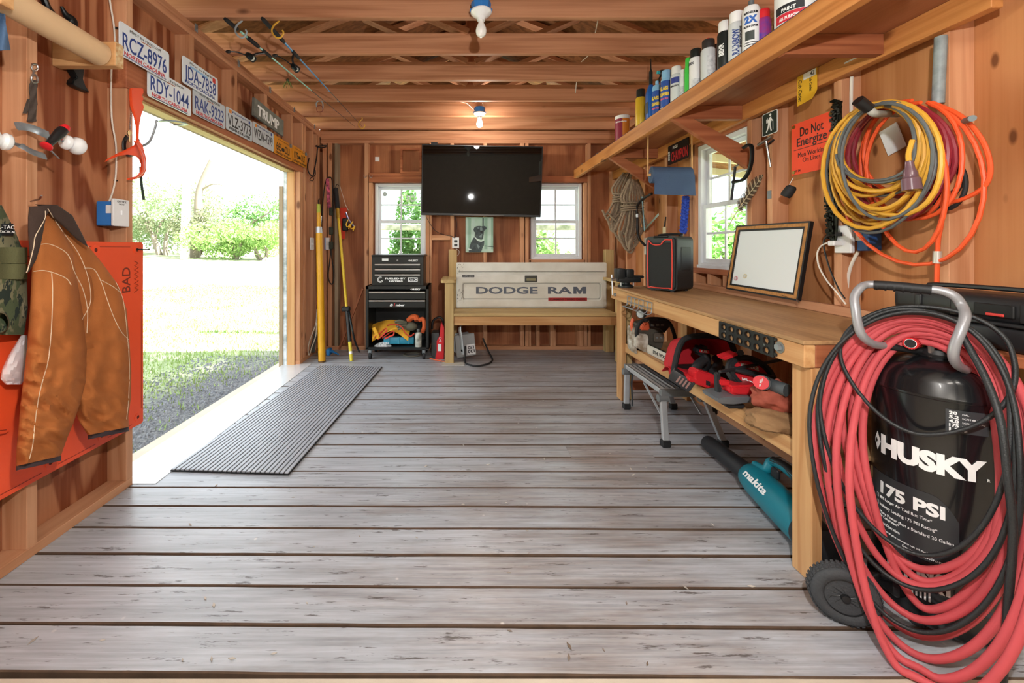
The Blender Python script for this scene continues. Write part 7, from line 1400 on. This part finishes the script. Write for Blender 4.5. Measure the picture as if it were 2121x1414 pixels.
for k in range(7): s_ = k/6; c0 = PV(1815+110*s_, 590.5+9*s_, .11); c1 = PV(1819+110*s_, 591+9*s_, .11); MB().cyl(c0, c1, .0152, n=14).obj('grip_ring', M('grip_black'), ac)
MB().tube([PV(1832, 716, .07), V((TA.x-.02, TA.y-.0, .80)), V((TA.x+.02, TA.y, .80)), PV(2000, 765, .08)], .011, 10, smooth=4).obj('handle_base', black, ac)
# wheels
for lab, wx, wy in (('wheel', 1.150, 1.235), ('wheel', 1.40, 1.48 if False else 1.45)):
    ax = V((-.62, -.78, 0)) if False else V((-.45, -.89, 0)).normalized(); c = V((wx, wy, .084)); q_ = Matrix.Translation(c) @ ax.to_track_quat('Z', 'Y').to_matrix().to_4x4()
    if wx > 1.3: continue
    w0 = MB().lathe([(.05, -.024), (.072, -.026), (.081, -.018), (.084, -.006), (.084, .006), (.081, .018), (.072, .026), (.055, .024), (.05, .018)], q_, 40).obj('tyre', M('tyre_grey', '#3c3f42', .75, bump=.8, bscale=140), ac, 50)
    MB().lathe([(0, .006), (.05, .006), (.056, .02), (.05, .021), (.047, .010), (0, .010)], q_, 32).obj('wheel_rim', black, w0, 40)
    for k in range(14): a = 2*PI*k/14; MB().tube([q_ @ V((.012*math.cos(a), .012*math.sin(a), .016)), q_ @ V((.033*math.cos(a+.25), .033*math.sin(a+.25), .016)), q_ @ V((.049*math.cos(a+.6), .049*math.sin(a+.6), .014))], (.0018, .004), 6).obj('spoke', black, w0)
    MB().lathe([(0, .02), (.012, .02), (.010, .027), (0, .028)], q_, 16).obj('hub_cap', black, w0)
    for k in range(40):
        a = 2*PI*k/40
        for s__ in (-1, 1): MB().box((.0825, -.0042, s__*.009-.0075), (.0862, .0042, s__*.009+.0075), .001, q_ @ Matrix.Rotation(a+s__*.04, 4, 'Z')).obj('tread_block', M('tyre_grey'), w0, 0)
    MB().cyl(c-ax*.02, V((TA.x-.1, TA.y+.05, .084)), .010, n=10).obj('axle', steel, ac)
MB().box((TA.x-.15, TA.y-.02, .05), (TA.x-.05, TA.y+.08, .11), .01).obj('axle_bracket', tkm, ac, 0)
for a in (200, 300): MB().cyl((TA.x+.115*math.cos(RAD(a)), TA.y+.115*math.sin(RAD(a)), .0), (TA.x+.115*math.cos(RAD(a)), TA.y+.115*math.sin(RAD(a)), .02), .018, n=14).obj('foot', rubber, ac)
# lettering around the tank (angles in degrees round the axis, 180 = towards the middle of the room)
def tank_text(s, a0, z, h, width, mat=wink, bold=0, shear=0, name='lettering'):
    """left end at angle a0, baseline z"""
    def warp(co): a = RAD(a0)+co.x/TR; return V((TA.x+(TR+.0016+co.z)*math.cos(a), TA.y+(TR+.0016+co.z)*math.sin(a), z+co.y))
    return text(s, Matrix(), h, mat, ac, name, width=width, bold=bold, shear=shear, warp=warp, align='LEFT')
def tank_patch(a0, a1, z0, z1, mat, name='decal', off=.0008, top=None):
    def fn(u, v): a = RAD(a0+(a1-a0)*u); zt_ = z1 if top is None else z1-top*max(0, u-.75)**2*16; return V((TA.x+(TR+off)*math.cos(a), TA.y+(TR+off)*math.sin(a), z0+(zt_-z0)*v))
    return MB().grid(fn, 22, 3).obj(name, mat, ac, 60)
def tank_diamond(a0, a1, zc, hh):
    def fn(u, v): a = RAD(a0+(a1-a0)*u); k = 1-abs(u-.45)/.55; return V((TA.x+(TR+.0012)*math.cos(a), TA.y+(TR+.0012)*math.sin(a), zc+hh*k*(2*v-1)))
    MB().grid(fn, 12, 4).obj('emblem', wink, ac, 60)
    def fn2(u, v): a = RAD(a0+1.5+(a1-a0)*.35*u); k = 1-abs(u-.5)/.5; return V((TA.x+(TR+.0017)*math.cos(a), TA.y+(TR+.0017)*math.sin(a), zc+hh*.35*k*(2*v-1)))
    MB().grid(fn2, 8, 3).obj('emblem_eye', tkm, ac, 60)
tank_text('HUSKY', 168, .481, .052, .226, bold=.0045); tank_diamond(157, 167, .508, .030)
tank_text('R', 257.5, .481, .008, .006, name='registered_mark'); tank_patch(150, 236, .215, .412, M('decal_grey_panel', '#2c2f33', .35), 'decal_panel', .0008, top=.06)
tank_text('175 PSI', 167, .352, .034, .150, bold=.002)
for i_, (s, wd_) in enumerate((('80% Longer Air Tool Run Time*', .128), ('Industry Leading 175 PSI Rating*', .138), ('More Power than a Standard 20 Gallon', .168), ('Air Compressor*', .058), ('Quiet Operation', .060))):
    z_ = (.331, .308, .285, .274, .254)[i_]; tank_text(s, 166, z_, .0088, wd_)
    if i_ != 3: tank_patch(160.5, 163.8, z_-.001, z_+.011, wink, 'tick_box', .0011); tank_patch(161, 163.3, z_+.0002, z_+.0098, M('decal_grey_panel'), 'tick_field', .0014)
tank_text('*than 20 gallon compressor with 150 Max PSI', 172, .236, .005, .11); tank_text('for your environment', 192, .222, .0085, .105)
tank_patch(226, 259, .605, .668, M('spec_panel', '#3a3d40', .4), 'spec_panel', .0010)
for i_, (s, s2) in enumerate((('20', 'GAL'), ('5.2', 'SCFM @ 40 PSI'), ('4.0', 'SCFM @ 90 PSI'), ('175', 'PSI'), ('1.3', 'HP'))): z_ = .655-i_*.0115; tank_text(s, 228.5, z_, .0085, .009+.003*len(s), bold=.0005); tank_text(s2, 238, z_, .0045, .003+.0032*len(s2))
tank_patch(176, 186, .12, .20, wink, 'lower_label', .001); tank_text('HUSKY', 187, .14, .05, .12, bold=.004)
for k in range(5): tank_patch(200+k*3.4, 201.6+k*3.4, .10, .16, wink, 'label_bar', .0012)
# ---------------- red hose draped over the handle
hz = thing('air_hose', 'thick red rubber air hose coiled over the compressor handle', 'hose', PV(1900, 1340, .2)); hm = M('hose_red', '#c64c52', .7, var=.12, vscale=7, bump=.1, bscale=200)
def ring(cx, top, left, right, bot, dt, db, k=26, ph=0, wob=0):
    """one hanging loop given by its photo extents; dt/db: stand-off at the top and lower down"""
    pts_ = []
    for i in range(k):
        a = 2*PI*i/k+ph; sx, sy = math.sin(a), math.cos(a)
        x = cx+(right-cx)*sx if sx > 0 else cx+(cx-left)*sx
        mid = top+(bot-top)*.40
        y = mid-(mid-top)*max(0, sy)**.9 if sy > 0 else mid+(bot-mid)*(-sy)**1.0
        x = x+(40*(y-mid)/(bot-mid) if y > mid else 0)
        f_ = max(0, min(1, (y-top)/300))*.75+.25*max(0, min(1, (y-top-300)/400))
        pts_.append(PV(x+wob*math.sin(3*a+ph*7), y, dt+(db-dt)*f_))
    return pts_
spec = [(1885, 668, 1722, 2092, 1215, .07, .205), (1888, 680, 1742, 2078, 1180, .06, .19), (1892, 694, 1764, 2070, 1205, .05, .20), (1890, 706, 1788, 2066, 1262, .045, .21), (1886, 662, 1704, 2108, 1285, .08, .22),
        (1884, 655, 1688, 2120, 1318, .085, .228), (1895, 664, 1712, 2135, 1365, .075, .27), (1900, 672, 1730, 2145, 1410, .065, .32), (1905, 690, 1756, 2155, 1455, .055, .36)]
for k, s_ in enumerate(spec): MB().tube(ring(*s_, ph=.1*k, wob=3), .0098, 12, closed=True, smooth=3).obj('hose_loop', hm, hz)
MB().tube([PV(2050, 800, .1), PV(2090, 760, .06), PV(2118, 742, .03), PV(2150, 735, .02)], .0098, 12, smooth=4).obj('hose_end', hm, hz); MB().cyl(PV(2066, 775, .1), PV(2060, 755, .1), .008, n=8).obj('fitting', M('brass'), hz)
# ---------------- black power cord
pc2 = thing('power_lead', 'black power cord looped over the compressor handle and hose', 'cord', PV(1900, 1250, .25)); cm_ = M('cord_black', '#1e2123', .45, bump=.4, bscale=300)
cspec = [(1885, 634, 1742, 2096, 900, .125, .20, .3), (1880, 640, 1700, 2090, 1150, .13, .245, .6), (1886, 648, 1690, 2104, 1222, .12, .255, .9), (1890, 645, 1676, 2110, 1310, .135, .275, .2)]
for k, s_ in enumerate(cspec): MB().tube(ring(*s_[:7], ph=s_[7], wob=4), .0058, 10, closed=True, smooth=3).obj('cord_loop', cm_, pc2)
MB().tube([PV(*p_) for p_ in ((1990, 690, .14), (2040, 780, .2), (2072, 870, .25), (2086, 980, .275), (2098, 1100, .285), (2088, 1250, .292), (2076, 1420, .292), (2070, 1500, .292))], .0078, 10, smooth=6).obj('cord_drop', cm_, pc2)
# ---------------- black case on a wall bracket shelf
bsf = thing('bracket_shelf', 'short wooden shelf board on the right wall behind the compressor', 'shelf', (1.62, 1.2, .8)); MB().box((1.50, 1.03, .798), (XR-.001, 1.355, .828), .003).obj('board', MATS['redwood_Y'], bsf, 0); MB().bar((XR-.02, 1.34, .60), (1.56, 1.34, .797), .03, .02).obj('bracket', MATS['redwood_Z'], bsf, 0)
bc_ = thing('tool_case', 'black moulded plastic tool case behind the compressor handle', 'case', (1.62, 1.24, .83)); cb_ = M('case_black', '#1f2022', .45, var=.2, vscale=4)
def casebox(name, lo, hi, bev, mat=cb_): return MB().box(lo, hi, bev, None, 3).obj(name, mat, bc_, 40)
casebox('lower_shell', (1.535, 1.06, .8285), (XR-.004, 1.45, .905), .02); casebox('lid', (1.528, 1.05, .907), (XR-.002, 1.46, .985), .028); casebox('seam', (1.524, 1.045, .900), (XR-.001, 1.465, .911), .004)
casebox('latch_recess', (1.522, 1.13, .925), (1.53, 1.22, .962), .004, M('case_dark', '#0d0e0f', .6)); casebox('latch', (1.519, 1.15, .928), (1.526, 1.19, .936), .002, M('latch_red', '#c83a34', .5))
for y_ in (1.10, 1.26, 1.36): casebox('rib', (1.5225, y_, .915), (1.532, y_+.02, .97), .005)
MB().tube([(1.60, 1.10, .985), (1.60, 1.11, 1.0), (1.60, 1.38, 1.0), (1.60, 1.40, .985)], .008, 8, smooth=4).obj('carry_handle', cb_, bc_)

# ================================================================== OUTSIDE
def ground_z(x, y):
    d = max(0, math.hypot(x+1.7, max(0, y-2))-6); return -.19+min(1.35, d*.062)+.01*mnoise.noise(V((x*1.3, y*1.3, 0)))
def gmat():
    t = NT('lawn'); tc = t.n('TexCoord'); v = tc.outputs['Object']; a = t.noise(v, 1.2, 5, .7); b_ = t.noise(v, 14, 4, .7); c = t.noise(v, 60, 3, .6)
    sep = t.n('SeparateXYZ'); t.l(v, sep.inputs[0]); col = t.mix(t.ramp(b_, .35, .7), lin('#7a8a5c'), lin('#a0aa82')); col = t.mix(t.ramp(a, .45, .62), col, lin('#cfc7b2'))
    gr = t.math('SUBTRACT', 1, t.ramp(t.math('ADD', t.math('ABSOLUTE', t.math('ADD', sep.outputs[0], 2.2)), t.math('MULTIPLY', t.math('SUBTRACT', a, .5), 1.2)), .3, .65))
    near = t.math('SUBTRACT', 1, t.ramp(sep.outputs[1], 4.2, 6.0)); st = t.mix(t.ramp(c, .35, .65), lin('#3f4145'), lin('#7d7d7c')); col = t.mix(t.math('MULTIPLY', gr, near), col, st)
    t.l(col, t.p.inputs['Base Color']); t.p.inputs['Roughness'].default_value = .95; t.bump(c, .6, .02); return t.m
b = MB(); nx, ny = 60, 60
def gfn(u, v):
    x = -60+120*u; y = -20+80*v
    x = -1.7+math.copysign(abs((u-.5)*2)**2.2*60, u-.5); y = 3+math.copysign(abs((v-.4)*1.7)**2.2*60, v-.4); return V((x, y, ground_z(x, y)))
b.grid(gfn, 80, 80); b.obj('ground', gmat(), None, 60); tag(bpy.data.objects['ground'], 'sunlit lawn and gravel outside the doorway', 'ground', kind='structure')
fo = MB().box((-1.86, YF-.1, -.2), (-1.653, YB+.2, -.035), .01).obj('footing', MATS['concrete'], None, 0); tag(fo, 'pale concrete footing strip below the doorway threshold', 'footing', kind='structure')
rnd_ = random.Random(9)
# gravel
vs2, fs2 = [], []
for k in range(5200):
    x = -1.9-rnd_.random()**1.3*1.25; y = rnd_.uniform(1.9, 5.0)
    if rnd_.random() < .25+.25*mnoise.noise(V((x*2, y*2, 4))): continue
    z = ground_z(x, y); s_ = rnd_.uniform(.008, .021); n0 = len(vs2); ro = rnd_.random()*6
    for q in range(5): a = ro+2*PI*q/5; rr_ = s_*rnd_.uniform(.7, 1.2); vs2.append((x+rr_*math.cos(a), y+rr_*math.sin(a), z-.002)); 
    vs2.append((x+s_*.2*math.cos(ro), y+s_*.2*math.sin(ro), z+s_*rnd_.uniform(.5, .9)))
    for q in range(5): fs2.append((n0+q, n0+(q+1) % 5, n0+5))
me = bpy.data.meshes.new('gravel'); me.from_pydata(vs2, [], fs2); me.materials.append(M('gravel_stone', '#85878b', .9, c2='#5d6065', vscale=25)); gv = link('gravel', me); tag(gv, 'loose grey gravel beside the threshold outside', 'gravel', kind='stuff')
vs2, fs2 = [], []
for k in range(60000):
    x = -1.9-rnd_.random()*6; y = rnd_.uniform(1.9, 11.5)
    if rnd_.random() > .28+.7*mnoise.noise(V((x*1.4, y*1.4, 9)))+.45*(-x-2.5)+.25*max(0, y-3.8): continue
    z = ground_z(x, y); a = rnd_.random()*6.28; h_ = rnd_.uniform(.02, .06); w_2 = .004+.0006*y; n0 = len(vs2); lx, ly = rnd_.uniform(-.02, .02), rnd_.uniform(-.02, .02)
    vs2 += [(x-w_2*math.cos(a), y-w_2*math.sin(a), z-.003), (x+w_2*math.cos(a), y+w_2*math.sin(a), z-.003), (x+lx, y+ly, z+h_)]; fs2.append((n0, n0+1, n0+2))
me = bpy.data.meshes.new('grass'); me.from_pydata(vs2, [], fs2); me.materials.append(M('grass_blade', '#86a558', .8, c2='#a6bb74', vscale=2)); gv = link('grass', me); tag(gv, 'short green grass growing outside the doorway', 'grass', kind='stuff')
# foliage
def leafm(name, c, c2):
    if name in MATS: return MATS[name]
    t = NT(name); v = t.coords((1, 1, 1), False); nz = t.noise(v, 2.5, 3); col = t.mix(t.ramp(nz, .35, .65), lin(c), lin(c2)); t.l(col, t.p.inputs['Base Color']); t.p.inputs['Roughness'].default_value = .7
    tr2 = t.n('BsdfTranslucent'); t.l(col, tr2.inputs[0]); mx = t.n('MixShader'); mx.inputs[0].default_value = .4; t.l(t.p.outputs[0], mx.inputs[1]); t.l(tr2.outputs[0], mx.inputs[2]); t.l(mx.outputs[0], t.out.inputs[0]); MATS[name] = t.m; return t.m
barkm = M('bark', '#7d7468', .9, bump=.6, bscale=20)
def shrub(label, cat, c, r, n, leaf, mat, seed, name='shrub', trunk=True, grp=None):
    r_ = random.Random(seed); t = thing(name, label, cat, c, group=grp); vs_2, fs_2 = [], []
    lobes = [(V((r_.gauss(0, .45)*r[0], r_.gauss(0, .45)*r[1], r[2]*r_.uniform(.35, 1.5))), r_.uniform(.3, .55)) for _ in range(12)]
    for k in range(n):
        lc, lr = r_.choice(lobes); d = V((r_.gauss(0, 1), r_.gauss(0, 1), r_.gauss(0, 1))).normalized()*r_.uniform(.55, 1.05)*lr
        p_ = lc+V((d.x*r[0], d.y*r[1], d.z*r[2])); 
        if p_.z < .02: p_.z = .02+abs(p_.z)*.2
        a = V((r_.uniform(-1, 1), r_.uniform(-1, 1), r_.uniform(-1, 1))).normalized(); b2 = a.orthogonal().normalized(); s_ = leaf*r_.uniform(.6, 1.3); n0 = len(vs_2)
        vs_2 += [p_-a*s_, p_+b2*s_*.45, p_+a*s_, p_-b2*s_*.45]; fs_2.append((n0, n0+1, n0+2, n0+3))
    me = bpy.data.meshes.new('foliage'); me.from_pydata([tuple(q) for q in vs_2], [], fs_2); me.materials.append(mat); link('foliage', me, t)
    if trunk:
        for k in range(4): MB().tube([(r_.uniform(-.1, .1)*r[0], 0, -.1), (r_.uniform(-.3, .3)*r[0], r_.uniform(-.2, .2)*r[1], r[2]*.5), (r_.uniform(-.6, .6)*r[0], r_.uniform(-.4, .4)*r[1], r[2]*1.3)], lambda s, r=r: .05*r[0]*(1.1-s), 6, smooth=3).obj('stem', barkm, t, local=True)
    return t
lg1 = leafm('leaf_spring', '#9dbd72', '#7a9c54'); lg2 = leafm('leaf_deep', '#6f9a4f', '#4f7a3e'); lg3 = leafm('leaf_pale', '#a3b58c', '#84996c')
G = 'shrubs along the far edge of the lawn'
def far(px, base, Y): p_ = onY(px, base, Y); p_.z = ground_z(p_.x, p_.y)-.05; return p_
shrub('pale budding tree left of the utility pole', 'tree', far(335, 520, 20), (2.6, 1.6, 2.1), 7500, .07, lg3, 1, 'budding_tree', grp=G); shrub('grey tangled thicket around the utility pole foot', 'shrub', far(412, 520, 19.5), (1.5, 1.2, 1.5), 4600, .06, leafm('leaf_grey', '#8a8f70', '#68704e'), 2, grp=G)
shrub('broad bright green shrub in the middle of the far edge', 'shrub', far(480, 520, 19), (1.9, 1.2, 1.05), 5200, .07, lg1, 3, grp=G); shrub('rounded light green shrub nearest the door jamb', 'shrub', far(540, 520, 19), (1.5, 1.2, 1.0), 4200, .07, lg1, 4, grp=G); shrub('wide dark evergreen tree behind the bright shrubs', 'tree', far(520, 518, 27), (4.5, 1.6, 1.9), 4600, .10, lg2, 5, 'evergreen_tree', grp=G); shrub('pale shrubs behind the orange sheet side of the doorway', 'shrub', far(285, 520, 21), (2.0, 1.4, 1.2), 3600, .07, lg3, 6, grp=G)
up2 = thing('utility_pole', 'tall pale utility pole standing at the lawn edge', 'pole', far(382, 522, 18.5)); p_ = far(382, 522, 18.5); MB().cyl(p_-V((0, 0, .3)), p_+V((.25, 0, 9)), .19, .13, 16).obj('pole', M('pole_pale', '#c9c6bd', .9), up2)
dt = thing('dead_tree', 'bare ivy-covered tree trunk beside the utility pole', 'tree', far(405, 522, 19.2)); p_ = far(402, 522, 19.2); MB().tube([p_, p_+V((.2, 0, 1.8)), p_+V((.25, 0, 3.2)), p_+V((.8, 0, 4.6))], lambda s: .26-.16*s, 10, smooth=4).obj('trunk', barkm, dt); MB().tube([p_+V((.28, 0, 3.2)), p_+V((.9, 0, 3.5)), p_+V((1.6, 0, 3.35))], lambda s: .06-.05*s, 6, smooth=4).obj('branch', barkm, dt)
for k in range(7): MB().tube([p_+V((.2, 0, 1.6+.25*k)), p_+V((.2+.35*(-1)**k, .2, 2.2+.2*k)), p_+V((.2+.8*(-1)**k, .2, 2.4+.3*k))], lambda s: .03-.025*s, 5, smooth=3).obj('twig', barkm, dt)
mbx = thing('mailbox', 'white round-topped mailbox standing far across the lawn', 'mailbox', far(551, 525, 16)); p_ = far(551, 525, 16); MB().tube([p_+V((-.16, 0, 0)), p_+V((-.16, 0, .25)), p_+V((0, 0, .42)), p_+V((.16, 0, .25)), p_+V((.16, 0, 0))], .04, 8, smooth=4).obj('arch', white, mbx)
# behind the back wall
shrub('leafy green bush outside the window above the tool chest', 'shrub', V((-.68, 7.6, ground_z(-.75, 7.6))), (.55, .5, 1.35), 7000, .05, lg2, 11, grp='bushes behind the back wall'); shrub('pale green bush outside the window above the bench', 'shrub', V((1.62, 7.6, ground_z(1.6, 7.6))), (.45, .5, 1.0), 4600, .05, lg1, 12, grp='bushes behind the back wall')
rl = thing('porch_rail', 'weathered white rail outside the back windows', 'rail', (0, 6.2, -.1)); MB().box((-2.6, 6.2, 1.40), (3.0, 6.26, 1.49), .01).obj('rail', M('rail_white', '#c9cabc', .8, c2='#7d8a72', vscale=9), rl, 0)
for x_ in (-2.5, .2, 2.9): MB().box((x_-.045, 6.26, -.2), (x_+.045, 6.35, 1.6), .01).obj('post', M('rail_white'), rl, 0)
# lean-to and hedge outside the right window
lt = thing('lean_to', 'open lean-to roof on posts outside the right wall', 'shelter', (3, 2.6, -.1)); MB().prism([(1.95, 2.28), (4.6, 1.98), (4.6, 2.02), (1.95, 2.33)], 4.0, frame((0, 5.3, 0), (1, 0, 0), (0, 0, 1))).obj('roof_sheet', MATS['osb'], lt, 0)
for y_ in (1.4, 2.2, 3.0, 3.8, 4.6, 5.2): MB().bar((1.95, y_, 2.24), (4.6, y_, 1.95), .04, .09).obj('rafter', M('pale_rafter', '#b9b39a', .8), lt, 0)
for y_ in (1.6, 3.5, 5.1): MB().box((4.4, y_, -.25), (4.5, y_+.1, 1.95), .01).obj('post', M('pale_rafter'), lt, 0)
shrub('dense green hedge beyond the lean-to posts', 'hedge', V((5.9, 8.4, -.2)), (1.7, 1.9, 1.3), 9000, .07, leafm('leaf_hedge', '#8fc35a', '#5f9440'), 15, 'hedge')
